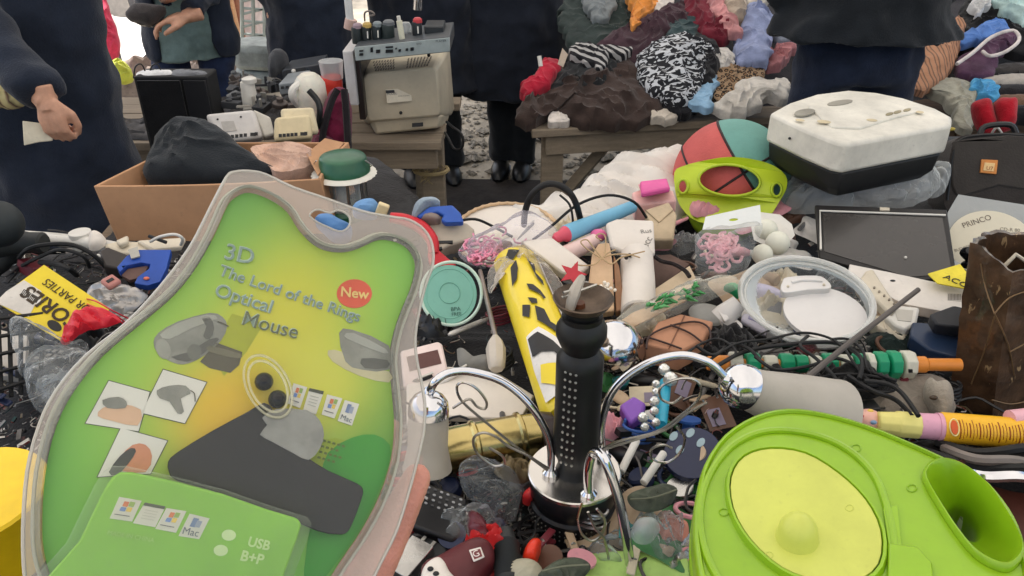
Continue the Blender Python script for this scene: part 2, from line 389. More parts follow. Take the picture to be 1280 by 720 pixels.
# ---------------------------------------------------------------- the stall table
WOOD = mat((120, 104, 86), .8, pat='wood', bump=.5, bs=90)
GWOOD = mat((128, 116, 100), .85, pat='wood', bump=.5, bs=90)
tb = thing('stall_table', (0, 1, 0), 'broad market table buried under a heap of second-hand goods', 'table')
TP = [(-1.6, .25), (1.7, .25), (1.75, 2.2), (.42, 2.12), (.2, 1.62), (-.36, 1.58), (-.38, 2.14), (-.98, 2.14), (-.94, 1.56), (-1.6, 1.53)]
obj('tabletop', MB().prism([V((x, y, .80)) for x, y in TP], V((0, 0, -.03))), WOOD, tb)
for x, y in ((-1.5, .35), (1.55, .35), (-1.5, 1.45), (1.6, 2.05), (-.45, 2.05), (-.9, 2.05), (.4, .35)):
    obj('leg', MB().box((x, y, .385), (.06, .06, .77)), WOOD, tb, bevel=.004)
tl = Fr((0, 1, .805), (0, 0, 1))
sh = MB().blob(tl, [V((x * 1.0, y, .805)) for x, y in TP], H=.02, fold=.03, fs=7, seed=4, N=150, nr=40, drop=.0, power=14, wob=.0)
put(obj('ground_sheet', sh, cloth((34, 33, 34), var=.4, vs=6)), 'dark crumpled sheet covering the table under all the goods', 'sheet')
# ================================================================ PEOPLE
SKIN = mat((196, 148, 122), .5, var=.12, vs=30, bump=.15, bs=150, sub=.08)
def hand(mb, w, d, n, curl=.6, s=1.0, side=1, spread=.0, thumb=.5):
    """w wrist, d pointing direction, n palm normal (fingers curl towards n); side: thumb towards +/- (d x n)"""
    d = V(d).normalized(); n = V(n); n = (n - d * n.dot(d)).normalized(); x = d.cross(n) * side
    P = lambda a, b_, c: w + x * a * s + d * b_ * s + n * c * s
    mb.tube([w - d * .05 * s, w, P(0, .02, 0)], [.026 * s, .025 * s, .028 * s], 10)
    for q in (-.03, -.011, .009, .028):
        mb.tube([P(q * .6, .0, 0), P(q * .95, .045, -.003), P(q, .085, 0)], [.017 * s, .016 * s, .0115 * s], 8)
    for q, ln, r in ((.030, .86, .0095), (.010, 1.0, .0098), (-.010, .93, .0093), (-.029, .74, .0083)):
        p = P(q, .085, 0); a = curl * .55; pts = [P(q, .07, 0), p]; dd = (d + x * q * spread * 10).normalized()
        for L_ in (.042, .027, .021):
            v = dd * math.cos(a) + n * math.sin(a); p = p + v * L_ * ln * s; pts.append(p); a += curl * .95
        mb.tube(pts, [r * s * 1.08, r * s * 1.05, r * s, r * s * .9, r * s * .72], 9)
        mb.ball(pts[-1], r * s * .74, 8, 6)
    t0 = P(.022, .015, .004); t1 = P(.048, .045, .012 + .015 * thumb); t2 = P(.055 - .012 * thumb, .078, .02 + .022 * thumb); t3 = P(.050 - .028 * thumb, .10, .026 + .030 * thumb)
    mb.tube([t0, t1, t2, t3], [.017 * s, .0135 * s, .0115 * s, .009 * s], 9); mb.ball(t3, .0092 * s, 8, 6)
CL = bpy.data.textures.new("folds", 'CLOUDS'); CL.noise_scale = .13; CL.noise_depth = 3
CR = bpy.data.textures.new("creases", 'MUSGRAVE'); CR.musgrave_type = 'RIDGED_MULTIFRACTAL'; CR.noise_scale = .16; CR.octaves = 2; CR.noise_intensity = .5
def rem(o, vox, disp=0, sm=4):
    m = o.modifiers.new("remesh", 'REMESH'); m.mode = 'VOXEL'; m.voxel_size = vox; m.use_smooth_shade = True
    if disp:
        m = o.modifiers.new("folds", 'DISPLACE'); m.texture = CL; m.strength = disp; m.mid_level = .5; m.texture_coords = 'GLOBAL'
        m = o.modifiers.new("creases", 'DISPLACE'); m.texture = CR; m.strength = disp * .55; m.mid_level = .5; m.texture_coords = 'GLOBAL'
    m = o.modifiers.new("smooth", 'SMOOTH'); m.iterations = sm; m.factor = .5
def oval(c, rx, ry, ax=(1, 0, 0), n=20, a0=0, a1=2 * math.pi):
    ax = V(ax).normalized(); ay = V((0, 0, 1)).cross(ax); c = V(c)
    full = abs(a1 - a0 - 2 * math.pi) < 1e-6
    return [c + ax * rx * math.cos(a0 + (a1 - a0) * i / (n if full else n - 1)) + ay * ry * math.sin(a0 + (a1 - a0) * i / (n if full else n - 1)) for i in range(n)]
def person(label, x, y, face, coat, trou, H=1.74, hem=.8, w=1.0, hands=(None, None), lean=0.0, hemw=1.0, group=None, vox=.012, shirt=None, curl=(.7, .7), palm=((0, 1, 0), (0, 1, 0)), hdir=(None, None), legs=.1, hs=1.0, disp=.05, hside=(1, -1)):
    s = H / 1.75; q = Matrix.Rotation(R(face), 3, 'Z'); base = V((x, y, 0))
    def L(a, b_, c): p = V((a, b_, c)) * s; p.y -= lean * max(0, c - .9) * s; return base + q @ p
    ax = q @ V((1, 0, 0))
    T = thing('person', base, label, 'person', group)
    bd = MB(); ct = MB(); tr = MB()
    for sg in (-1, 1):
        bd.tube([L(sg * .09, 0, .95), L(sg * legs, -.01, .5), L(sg * legs, .02, .09)], [.075, .05, .035], 10)
        tr.tube([L(sg * .085, 0, .98), L(sg * legs * .98, -.012, .72), L(sg * legs, -.015, .5), L(sg * legs, .01, .3), L(sg * legs, .02, .07)], [.1 * w, .092 * w, .078, .07, .074], 14, k=2)
    tr.loft([oval(L(0, 0, z), r_, r2, ax) for z, r_, r2 in ((.86, .17 * w, .12 * w), (.95, .175 * w, .125 * w), (1.04, .16 * w, .11 * w))])
    bd.loft([oval(L(0, 0, z), r_, r2, ax) for z, r_, r2 in ((.88, .14, .09), (1.1, .12, .085), (1.35, .16, .1), (1.45, .12, .07), (1.49, .05, .05), (1.58, .045, .05))])
    hd = L(0, -.02, 1.645); fh = Fr(hd, (0, 0, 1)); fh.x = ax; fh.y = q @ V((0, 1, 0))
    bd.ball(hd, (.075 * s, .093 * s, .115 * s), 18, 12, fr=fh); bd.tube([L(0, -.1, 1.66), L(0, -.125, 1.62), L(0, -.108, 1.615)], [.008, .014, .008], 8)
    bd.tube([L(-.02, -.103, 1.585), L(.02, -.103, 1.585)], .008, 6)
    for sg in (-1, 1): bd.ball(L(sg * .077, -.01, 1.635), (.012, .02, .032), 8, 6, fr=fh)
    # coat
    rings = [(hem, .215 * w * hemw, .15 * w * hemw), (hem + .1, .21 * w, .15 * w), (1.02, .19 * w, .135 * w), (1.2, .2 * w, .14 * w), (1.36, .205 * w, .135 * w), (1.44, .17 * w, .11 * w), (1.5, .075, .075), (1.54, .07, .07)]
    rings = [r_ for i, r_ in enumerate(rings) if i == 0 or r_[0] > rings[0][0] + .02]
    for sg, hp in ((1, hands[0]), (-1, hands[1])):
        sh_ = L(sg * .185 * w, 0, 1.42); out = q @ V((sg, 0, 0))
        hp = V(hp) if hp is not None else L(sg * .15 * w, -.02, .93)
        dv = hp - sh_; dmax = .57 * s
        if dv.length > dmax: sh_ = sh_ + dv * (1 - dmax / dv.length) * .5; 
        m_ = (sh_ + hp) / 2; hh = math.sqrt(max(0.0004, (.29 * s) ** 2 - ((hp - sh_).length / 2) ** 2))
        k_ = out * .5 + V((0, 0, -1)) + (q @ V((0, .8, 0))); dn = (hp - sh_).normalized(); k_ = (k_ - dn * k_.dot(dn)).normalized(); el = m_ + k_ * hh
        wr = hp
        i_ = 0 if sg == 1 else 1
        dr = V(hdir[i_]) if hdir[i_] is not None else (hp - el).normalized()
        bd.tube([sh_, el, wr], [.05, .038, .026], 10, k=2)
        hand(bd, wr, dr, palm[i_], curl=curl[i_], s=hs * s, side=hside[i_])
        ct.tube([sh_ + (q @ V((-sg * .06, 0, .0))), sh_, (sh_ + el) / 2 + out * .01, el, (el + wr) / 2, wr - (wr - el).normalized() * .02], [.08 * w, .086 * w, .07 * w, .062 * w, .056, .05], 14, k=2)
    o = obj('body', bd, SKIN, T); rem(o, vox, 0, 2)
    for sg in (-1, 1): obj('eye', MB().ball(L(sg * .03, -.098, 1.655), .011, 10, 8), plastic((60, 45, 38), .1), T)
    hr = MB().ball(hd + V((0, 0, .02)) + (q @ V((0, .018, 0))), (.083 * s, .095 * s, .115 * s), 18, 12, fr=fh); rem(obj('hair', hr, cloth((34, 27, 24)), T), .01, .02, 1)
    if shirt:
        st_ = MB().loft([oval(L(0, 0, z), r_ * .93, r2 * .98, ax) for z, r_, r2 in rings]); rem(obj('shirt', st_, shirt, T), vox, disp * .8)
        jk = MB(); lo = []
        for z, r_, r2 in rings[:-2]: lo.append(oval(L(0, .012, z), r_ * 1.08, r2 * 1.14, ax, n=26, a0=-math.pi * .5 + .62, a1=math.pi * 1.5 - .62))
        jk.loft(lo, False, False, False); jo = obj('jacket', jk, coat, T); sm_ = jo.modifiers.new("thickness", 'SOLIDIFY'); sm_.thickness = .02
        sb = jo.modifiers.new("smooth", 'SUBSURF'); sb.levels = sb.render_levels = 2
        d_ = jo.modifiers.new("folds", 'DISPLACE'); d_.texture = CL; d_.strength = disp; d_.texture_coords = 'GLOBAL'
        rem(obj('sleeve', ct, coat, T), vox, disp)
    else:
        ct.loft([oval(L(0, 0, z), r_, r2, ax) for z, r_, r2 in rings]); rem(obj('coat', ct, coat, T), .014, disp)
    rem(obj('trousers', tr, trou, T), .014, disp * .8)
    for sg in (-1, 1):
        sf = Fr(L(sg * legs, -.06, .05), (0, 0, 1)); sf.x = ax; sf.y = q @ V((0, 1, 0))
        obj('shoe', MB().ball(L(sg * legs, -.06, .045), (.05, .14, .05), 14, 8, fr=sf).box(L(sg * legs, -.05, .012), (.09, .24, .022), fr=sf), BLK, T)
    return T
NAVY = cloth((33, 40, 54), var=.15); BLKC = cloth((27, 31, 36), var=.15); INK = cloth((30, 35, 46), var=.15); DEN = cloth((34, 46, 74), var=.25, bump=.7); GRN = cloth((104, 124, 122), var=.15)
h1 = Y(60, 128, 1.80)
person('person in a dark navy coat holding a folded white paper beside the cardboard box', -1.30, 2.16, 8, NAVY, BLKC, H=1.76, hem=.60, w=1.12, hands=(V((-1.75, 2.05, .95)), h1),
       hdir=(None, (.12, -.15, -1)), palm=((0, 1, 0), (0.1, 1, 0)), curl=(.7, 1.45), vox=.0042, hside=(1, 1), hemw=1.28, disp=.05, legs=.12, hs=.78)
pf = MB(); fp = fry(45, 166, 1.79, 1)
pf.plate(fp, [(28, 151), (52, 154), (68, 160), (66, 176), (48, 178), (30, 182)], 0, .012)
solo('folded_paper', pf, mat((214, 206, 184), .8, bump=.3), 'folded white paper gripped in the fist of the person in navy', 'paper', bevel=.002)
h2 = Y(230, 20, 3.12); h3 = Y(205, 12, 3.13)
person('person in blue jeans, grey-green shirt and navy jacket holding a dark shoe', -1.34, 3.42, 12, NAVY, DEN, H=1.70, hem=.80, w=.84, shirt=GRN, hands=(h2 + V((.02, 0, 0)), h3 + V((.03, 0, .05))), hdir=((-1, -.2, -.15), (.6, -.5, .2)), palm=((0, 0, -1), (0, 0, 1)), vox=.0055, curl=(.6, .5))
shf = fry(180, 20, 3.08, .8)
s_ = MB().blob(shf, [(157, 14), (170, 3), (190, 5), (207, 10), (202, 20), (190, 30), (175, 28), (162, 22)], H=.04, fold=.006, seed=3, N=40, nr=10, drop=.04)
so_ = thing('shoe', Y(180, 30, 3.08), 'dark grey shoe held up by the person in jeans', 'shoe'); obj('upper', s_, cloth((66, 62, 62)), so_)
obj('sole', MB().plate(shf, [(157, 14), (162, 24), (176, 31), (191, 33), (205, 22), (203, 18), (190, 28), (175, 26)], -.02, .02), plastic((40, 40, 42)), so_)
person('person in a long dark blue coat standing behind the car stereos', -.92, 3.75, 0, NAVY, BLKC, hem=.58, w=1.0, hemw=1.0)
person('person in a black coat standing right behind the beige monitor', -.42, 3.95, 10, INK, BLKC, hem=.5, w=1.3, hemw=1.1)
person('person in a long blue-black coat standing on the bright gravel between two benches', .0, 4.02, -5, INK, BLKC, H=1.8, hem=.42, w=1.4, hemw=.92, legs=.055, hands=(None, None))
person('person in a black jacket and navy trousers beyond the white projector', 1.16, 2.72, 175, BLKC, cloth((30, 38, 56)), H=1.78, hem=1.0, w=1.2, hands=(V((1.0, 3.05, 1.2)), V((1.3, 3.05, 1.2))), hemw=1.25)
# ================================================================ FAR LEFT, IN THE SUN
wb = thing('white_board', Y(170, 90, 5.6), 'blank white board standing in full sun behind the shoe', 'board')
f5 = fry(170, 60, 5.6, 0.5, -.5, -.1); obj('panel', MB().plate(f5, [(140, 20), (186, 25), (196, 92), (162, 100)], 0, .03), mat((250, 250, 250), .6, var=.0), wb, bevel=.005)
obj('edge_strip', MB().tube([f5.hit(140, 20, .01), f5.hit(162, 100, .01)], .012), WHT, wb)
solo('pink_cloth', MB().blob(fry(140, 50, 5.2, .8), [(128, -10), (140, 20), (150, 52), (148, 72), (136, 84), (124, 80), (120, 30)], H=.08, fold=.06, seed=5), cloth((205, 62, 90)), 'bright pink cloth hanging in the sun next to the white board', 'cloth')
solo('lime_cloth', MB().blob(fry(152, 82, 5.0, .6), [(138, 78), (150, 74), (162, 84), (166, 100), (150, 104), (136, 96)], H=.05, fold=.05, seed=6), cloth((176, 180, 70)), 'yellow-green cloth lying below the pink cloth', 'cloth')
solo('concrete_post', MB().plate(fry(142, 10, 6.2, 1), [(128, -20), (152, -20), (168, 24), (146, 28), (134, 22)], 0, .2), mat((190, 186, 180), .9, bump=.5), 'grey concrete post behind the pink cloth', 'post', bevel=.01)
for k, (a, b_, c_) in enumerate((((278, -12), (292, 46), (176, 120, 90)), ((285, -12), (298, 46), (206, 160, 120)), ((293, -12), (303, 46), (150, 100, 78)))):
    solo('wooden_pole', MB().tube([Y(*a, 5.4 + .05 * k), Y(*b_, 5.3 + .05 * k)], .022, 10), mat(c_, .7, pat='wood'), ['leftmost of three thin wooden poles leaning beyond the stall', 'middle and palest of three thin wooden poles leaning beyond the stall', 'rightmost and darkest of three thin wooden poles leaning beyond the stall'][k], 'pole', 'wooden poles leaning beyond the stall')
wr = thing('wire_rack', Y(312, 60, 5.0), 'grey-green wire rack standing behind the seat cushions', 'rack')
for k in range(9): obj('wire', MB().tube([Y(302, -14 + k * 8, 5.0), Y(330, -18 + k * 8 + (6 if k % 2 else -3), 5.0)], .008, 6), mat((150, 160, 156), .5), wr)
for xx in (302, 316, 330): obj('upright', MB().tube([Y(xx, -16, 5.0), Y(xx + 1, 56, 5.0)], .012, 6), mat((160, 168, 162), .5), wr)
for k, (y0, y1) in enumerate(((46, 78), (78, 99))):
    ff = fry(312, y0 + 6, 4.3, .05); top = [(284 + 8 * k, y0 + 2), (330, y0 - 2), (372, y0), (380, y0 + 10), (330, y0 + 14), (290 + 8 * k, y0 + 12)]
    solo('seat_cushion', MB().plate(ff, top, 0, .13 if k == 0 else .1), cloth((150, 156, 152)), ['upper grey upholstered seat cushion beside the dark blue coat', 'lower grey seat cushion under another one'][k], 'cushion', 'grey seat cushions', bevel=.03)
solo('garment_rail_bundle', MB().blob(fry(250, 100, 5.6, .5), [(100, 90), (200, 84), (330, 96), (420, 110), (300, 132), (120, 130)], H=.25, fold=.12, seed=8, N=70), cloth((140, 128, 120), var=.5, vs=5), 'heap of mixed rags on the sunny ground behind the speaker cabinet', 'rags')
solo('pink_box', MB().box(Y(282, 6, 6.2), (.5, .3, .5)), mat((214, 196, 190), .8), 'pale pink carton far behind the wooden poles', 'carton', bevel=.01)
solo('parked_cart', MB().box(Y(60, -6, 6.8), (1.6, .5, .6)).tube([Y(20, 10, 6.5), Y(150, 12, 6.5)], .04), mat((120, 120, 124), .5), 'low grey cart standing far behind the person in navy', 'cart', bevel=.03)
solo('printed_bag', MB().blob(fry(6, 100, 1.95, .8), [(-30, 78), (4, 80), (12, 95), (32, 128), (2, 134), (-34, 130)], H=.03, fold=.01, seed=8), mat((220, 205, 150), .6, pat='earth'), 'pale yellow printed bag carried at the left edge by the person in navy', 'bag')
# ================================================================ LEFT BENCH AND WHAT STANDS ON IT
ZB = .64; ZL = .68
def bench(label, x0, x1, y0, y1, z, skew=0, posts=(), planks=7, m=GWOOD, gap=.006):
    T = thing('bench', ((x0 + x1) / 2, (y0 + y1) / 2, 0), label, 'bench'); w_ = (y1 - y0) / planks
    for k in range(planks):
        a = y0 + k * w_; j = random.uniform(-.03, .03)
        loop = [V((x0 + j, a, z)), V((x1 + j, a + skew, z)), V((x1 + j, a + w_ - gap + skew, z)), V((x0 + j, a + w_ - gap, z))]
        obj('plank', MB().prism([p + V((0, 0, random.uniform(-.003, .003))) for p in loop], V((0, 0, -.03))), m, T, bevel=.004)
    obj('rail', MB().prism([V((x0 + .03, y0 + .03, z - .034)), V((x1 - .03, y0 + .03 + skew, z - .034)), V((x1 - .03, y0 + .07 + skew, z - .034)), V((x0 + .03, y0 + .07, z - .034))], V((0, 0, -.075))), m, T, bevel=.003)
    for (x, y) in posts: obj('leg', MB().box((x, y, (z - .034) / 2), (.085, .06, z - .036)), m, T, bevel=.005)
    return T
lb = bench('weathered wooden bench under the beige monitor', -1.75, Y(558, 170, 2.72).x, 2.62, 3.16, ZL, 0, [(Y(538, 200, 2.72).x, 2.80), (-1.6, 2.8), (-1.6, 3.08), (-.35, 3.08)], 5)
obj('brace', MB().tube([V((-.85, 2.82, .56)), V((Y(530, 230, 2.8).x, 2.82, .2))], .03, 4), GWOOD, lb)
xs = Y(538, 215, 2.76).x; sw = MB(); rs = random.Random(5)
for k in range(26):
    a = rs.uniform(3.3, 6.1); p = V((xs + math.cos(a) * .05, 2.79 + math.sin(a) * .036, zat(2.76, 216) + rs.uniform(-.012, .012)))
    sw.tube([p, p + V((rs.uniform(-.02, .02), -.012, rs.uniform(-.02, .02))), p + V((rs.uniform(-.035, .035), -.016, rs.uniform(-.04, .03)))], .0016, 4)
sw.tube([V((xs + math.cos(a) * .062, 2.79 + math.sin(a) * .05, zat(2.76, 216))) for a in [i * .52 for i in range(12)]], .008, 6, closed=True)
solo('straw_tie', sw, mat((150, 134, 98), .8), 'frayed straw rope tied round the post of the left bench', 'rope')
rs = random.Random(11)
# speaker cabinet
def cab(name, x0, x1, ytop, ybot, yd, depth, m, T, bev=.006, top=None):
    a = Y(x0, ytop, yd); b_ = Y(x1, ytop, yd); z1 = (a.z + b_.z) / 2; z0 = Y((x0 + x1) / 2, ybot, yd).z
    return obj(name, MB().prism([V((a.x, yd, z1)), V((b_.x, yd, z1)), V((b_.x, yd + depth, z1)), V((a.x, yd + depth, z1))], V((0, 0, z0 - z1))), m, T, bevel=bev)
T = thing('speaker_cabinet', Y(215, 180, 2.5), 'large black speaker cabinet behind the dark hoodie', 'speaker')
cab('cabinet', 166, 258, 96, 188, 2.5, .1, BLKM, T); cab('grille', 170, 224, 101, 184, 2.488, .01, cloth((22, 23, 26)), T, .002); cab('front_panel', 228, 256, 101, 184, 2.49, .008, plastic((30, 31, 35)), T, .002)
for i_, (px_, lab, c_) in enumerate(((195, 'white paper sheet lying on the left of the speaker cabinet', (225, 225, 225)), (236, 'grey folded cloth lying on the right of the speaker cabinet', (110, 112, 116)))):
    solo(['paper_sheet', 'folded_cloth'][i_], MB().blob(fry(px_, 93, 2.54, 0), [(px_ - 22, 90), (px_ + 18, 89), (px_ + 22, 95), (px_ - 20, 96)], H=.012, fold=.01, fs=40, seed=i_, N=30, nr=6, drop=.01), cloth(c_), lab, ['paper', 'cloth'][i_])
for i_, px_ in enumerate((176, 196)):
    solo('wire_loop', MB().tube([Y(px_ - 9, 98, 2.55), Y(px_ - 7, 84, 2.55), Y(px_, 80, 2.55), Y(px_ + 5, 88, 2.55), Y(px_ + 6, 98, 2.55)], .0025, 6, k=4), BLK, ['left thin wire loop rising from the speaker cabinet', 'right thin wire loop rising from the speaker cabinet'][i_], 'wire', 'wire loops on the speaker cabinet')
# modems
def modem(label, quad, yd, col, name='modem'):
    T = thing(name, Y(sum(p[0] for p in quad) / 4, max(p[1] for p in quad), yd), label, 'modem'); f = fry(quad[0][0], quad[0][1], yd, .75)
    o = obj('casing', MB().plate(f, quad, 0, .055), plastic(col, .5), T, bevel=.012, seg=3)
    x0, x1 = quad[3], quad[2]
    for k in range(7):
        a = .15 + .1 * k + (.05 if k > 4 else 0); px_ = x0[0] + (x1[0] - x0[0]) * a + 1; py_ = x0[1] + (x1[1] - x0[1]) * a - 6
        obj('port', MB().plate(f, [(px_ - 2, py_ - 2), (px_ + 2 + (3 if k == 5 else 0), py_ - 2), (px_ + 2 + (3 if k == 5 else 0), py_ + 2), (px_ - 2, py_ + 2)], .002, .004), BLK, T)
    return T, f
T, f = modem('greyish white plastic device with a row of ports behind the hoodie', [(256, 142), (318, 136), (330, 172), (276, 178)], 2.25, (208, 204, 200))
obj('label_plate', MB().plate(f, [(276, 152), (292, 151), (296, 163), (280, 165)], .0025, .002), mat((180, 176, 170)), T)
for a in ((272, 149), (301, 146)): obj('screw_hole', MB().plate(f, ell(a[0], a[1], 1.5, 1.2, 8), .0025, .002), BLK, T)
obj('side_flap', MB().plate(f, [(316, 136), (338, 146), (344, 168), (330, 172)], -.02, .04), plastic((200, 196, 186)), T, bevel=.006)
T, f = modem('yellowed cream plastic device with a row of ports beside the maroon backpack', [(343, 146), (388, 142), (391, 172), (342, 176)], 2.2, (214, 198, 160))
obj('rear_shell', MB().plate(f, [(350, 135), (392, 133), (399, 166), (355, 170)], -.045, .03), plastic((220, 206, 172), .5), T, bevel=.01)
# white bottle, jug, tumbler, stereos
def up(px_, ybot, yd, H_px, prof, n=24, mbx=None):
    """upright lathe standing at pixel (px, ybot); prof: (py, half width px)"""
    mbx = mbx or MB(); p0 = Y(px_, ybot, yd); k = mpp(p0); pts = []
    for (py, hw) in prof: pts.append((zat(yd, py), hw * k))
    z0, z1 = pts[0][0], pts[-1][0]; L_ = z1 - z0
    return mbx.lathe((p0.x, yd, z0), (p0.x, yd, z1), [((z - z0) / L_, r_) for z, r_ in pts], n)
T = thing('white_tub', Y(313, 134, 2.6), 'tall white plastic beaker left of the car parts', 'beaker')
obj('cup', up(314, 134, 2.6, 0, [(134, 10), (104, 8.5), (102, 8)]), WHT, T); obj('lid', up(312, 104, 2.6, 0, [(103, 9), (98, 9), (97, 7)]), WHT, T)
T = thing('white_jug', Y(388, 138, 2.5), 'cloudy white plastic jug beside the red tumbler', 'jug')
obj('container', up(391, 140, 2.5, 0, [(145, 19), (120, 20), (104, 19), (96, 14), (92, 9)]), mat((218, 214, 200), .4, sub=.2), T); obj('handle', MB().tube([Y(374, 132, 2.48), Y(366, 122, 2.45), Y(366, 112, 2.45), Y(376, 104, 2.48)], .012, 8, k=4), WHT, T)
T = thing('tumbler', Y(414, 118, 2.7), 'clear plastic tumbler with a red lower half behind the maroon backpack', 'tumbler')
obj('cup', up(416, 100, 2.7, 0, [(98, 13), (76, 15)]), film(a=.3), T); obj('red_base', up(416, 122, 2.7, 0, [(124, 13), (104, 14), (98, 14), (95, 12)]), plastic((214, 60, 46), .4), T)
def boxy(name, label, cat, x0, x1, ytop, ybot, yd, dep, m, bev=.004, skew=0, grp=None):
    a = Y(x0, ytop + skew, yd); b_ = Y(x1, ytop - skew, yd); hz = a.z - Y(x0, ybot + skew, yd).z
    o = MB().prism([a, b_, b_ + V((0, dep, 0)), a + V((0, dep, 0))], V((0, 0, -hz))); T = thing(name, a - V((0, 0, hz)), label, cat, grp); obj('casing', o, m, T, bevel=bev); return T
T = boxy('car_stereo', 'dark car stereo lying on top of the electronics pile', 'car stereo', 352, 400, 84, 96, 2.85, .14, plastic((58, 62, 68)), skew=4)
f = fry(376, 90, 2.845, 1)
obj('face_slot', MB().plate(f, [(357, 88), (381, 84), (381, 91), (357, 95)], .004, .005), BLK, T); obj('knob', MB().ball(f.hit(367, 89, .006), .008, 10, 6), WHT, T); obj('display', MB().plate(f, [(384, 84), (397, 81), (397, 87), (384, 90)], .004, .005), plastic((30, 34, 40), .1), T)
T = boxy('cassette_player', 'light grey car stereo with buttons under the dark one', 'car stereo', 348, 377, 103, 117, 2.7, .14, plastic((136, 142, 146)), skew=2)
for k in range(4): obj('button', MB().plate(fry(360, 110, 2.695, 1), [(351 + 6 * k, 108 - k * .6), (355 + 6 * k, 107.6 - k * .6), (355 + 6 * k, 111 - k * .6), (351 + 6 * k, 111.4 - k * .6)], .003, .004), BLK, T)
solo('old_shoe', MB().blob(fry(345, 78, 2.9, .3), [(334, 82), (340, 72), (352, 68), (360, 71), (358, 77), (348, 84), (338, 88)], H=.05, fold=.006, seed=2, N=36, nr=10, drop=.03), cloth((70, 72, 76)), 'scuffed dark grey shoe beside the upper car stereo', 'shoe')
cols = [(60, 62, 66), (40, 42, 46), (96, 98, 100), (150, 146, 138), (78, 70, 66), (120, 118, 112)]
jk = [('motor_part', 'gearwheel'), ('metal_bracket', 'bracket'), ('old_radio_part', 'radio'), ('plug_block', 'plug')]
UL = set(); BLM = [((314, 115), 'white beaker'), ((388, 115), 'white jug'), ((375, 90), 'dark car stereo'), ((362, 110), 'light grey car stereo'), ((345, 78), 'old shoe'), ((300, 155), 'greyish port device')]
def ulab(x, y, head, lms, used, words=('left of', 'right of', 'behind', 'in front of')):
    for (q, nm) in sorted(lms, key=lambda l: math.hypot(l[0][0] - x, l[0][1] - y)):
        dx, dy = x - q[0], y - q[1]; rel = (words[0] if dx < 0 else words[1]) if abs(dx) > abs(dy) else (words[2] if dy < 0 else words[3])
        t = f"{head} lying {rel} the {nm}"
        if t not in used: used.add(t); return t
    return None
CN = ['dark grey', 'black', 'grey', 'cream', 'brown', 'light grey']
for k in range(30):
    px_ = rs.uniform(290, 372); py_ = rs.uniform(97, 136); yd = 3.1 - (py_ - 97) / 40 * .6; p = Y(px_, py_, yd)
    rt = Matrix.Rotation(rs.uniform(0, 3), 3, 'Z') @ Matrix.Rotation(rs.uniform(-.6, .6), 3, 'X'); kk = k % 4; q = MB(); r_ = rs.uniform(.012, .024)
    if kk == 0:
        ax_ = rt @ V((0, .4, 1)); q.lathe(p, p + ax_ * .03, [(0, r_), (.1, r_ * 1.1), (.5, r_ * 1.1), (.55, r_ * .5), (1, r_ * .5)], 12)
    elif kk == 1: q.box(p, (.06, .02, .008), rt); q.box(p + rt @ V((.026, 0, .014)), (.008, .02, .035), rt)
    elif kk == 2: q.box(p, (.07, .04, .022), rt); q.lathe(p + rt @ V((.01, 0, .011)), p + rt @ V((.01, 0, .018)), [(0, .012), (1, .01)], 10)
    else: q.box(p, (.03, .03, .03), rt); q.tube([p, p + V((.03, -.02, .02)), p + V((.06, 0, -.01))], .003, 6, k=3)
    ci = rs.randrange(6); lb_ = ulab(px_, py_, CN[ci] + ' ' + ['worn round motor part', 'small bent bracket', 'small gutted radio part', 'small square plug block'][kk], BLM, UL)
    if lb_: solo(jk[kk][0], q, plastic(cols[ci], .5), lb_, jk[kk][1], bevel=.002)
put(obj('electronic_scrap', MB().blob(Fr((0, 2.9, ZL), (0, 0, 1)), [V((-1.5, 2.66, ZL)), V((-.75, 2.66, ZL)), V((-.62, 2.9, ZL)), V((-.8, 3.1, ZL)), V((-1.12, 3.12, ZL)), V((-1.2, 2.8, ZL)), V((-1.5, 2.75, ZL))], H=.03, fold=.03, fs=26, seed=9, N=90, nr=30, sharp=True, drop=0), plastic((52, 50, 50), .6, var=.5, vs=25)), kind='stuff', label='small electronic scrap heaped on the left bench')
# maroon backpack
T = thing('backpack', Y(415, 190, 2.45), 'maroon and black backpack beside the beige monitor', 'backpack'); f = fry(415, 150, 2.45, .85)
obj('bag', MB().blob(f, [(388, 192), (391, 170), (398, 150), (412, 116), (428, 110), (438, 125), (440, 170), (436, 194), (412, 200)], H=.1, fold=.015, seed=2, ang=1.5, drop=.05), cloth((108, 28, 58)), T)
obj('pocket', MB().blob(f, [(390, 192), (394, 172), (410, 168), (420, 180), (418, 198), (400, 198)], H=.05, off=.07, fold=.01, seed=4, drop=.03), cloth((90, 26, 52)), T)
for a in (((402, 198), (404, 165), (414, 128), (422, 112)), ((436, 196), (434, 160), (432, 130), (430, 112))):
    obj('strap', MB().tube([f.hit(p[0], p[1], .11) for p in a], .011, 8, k=3), cloth((30, 26, 30)), T)
obj('handle', MB().tube([f.hit(398, 160, .1), f.hit(400, 140, .13), f.hit(397, 126, .13), f.hit(386, 113, .13)], .009, 8, k=3), BLK, T)
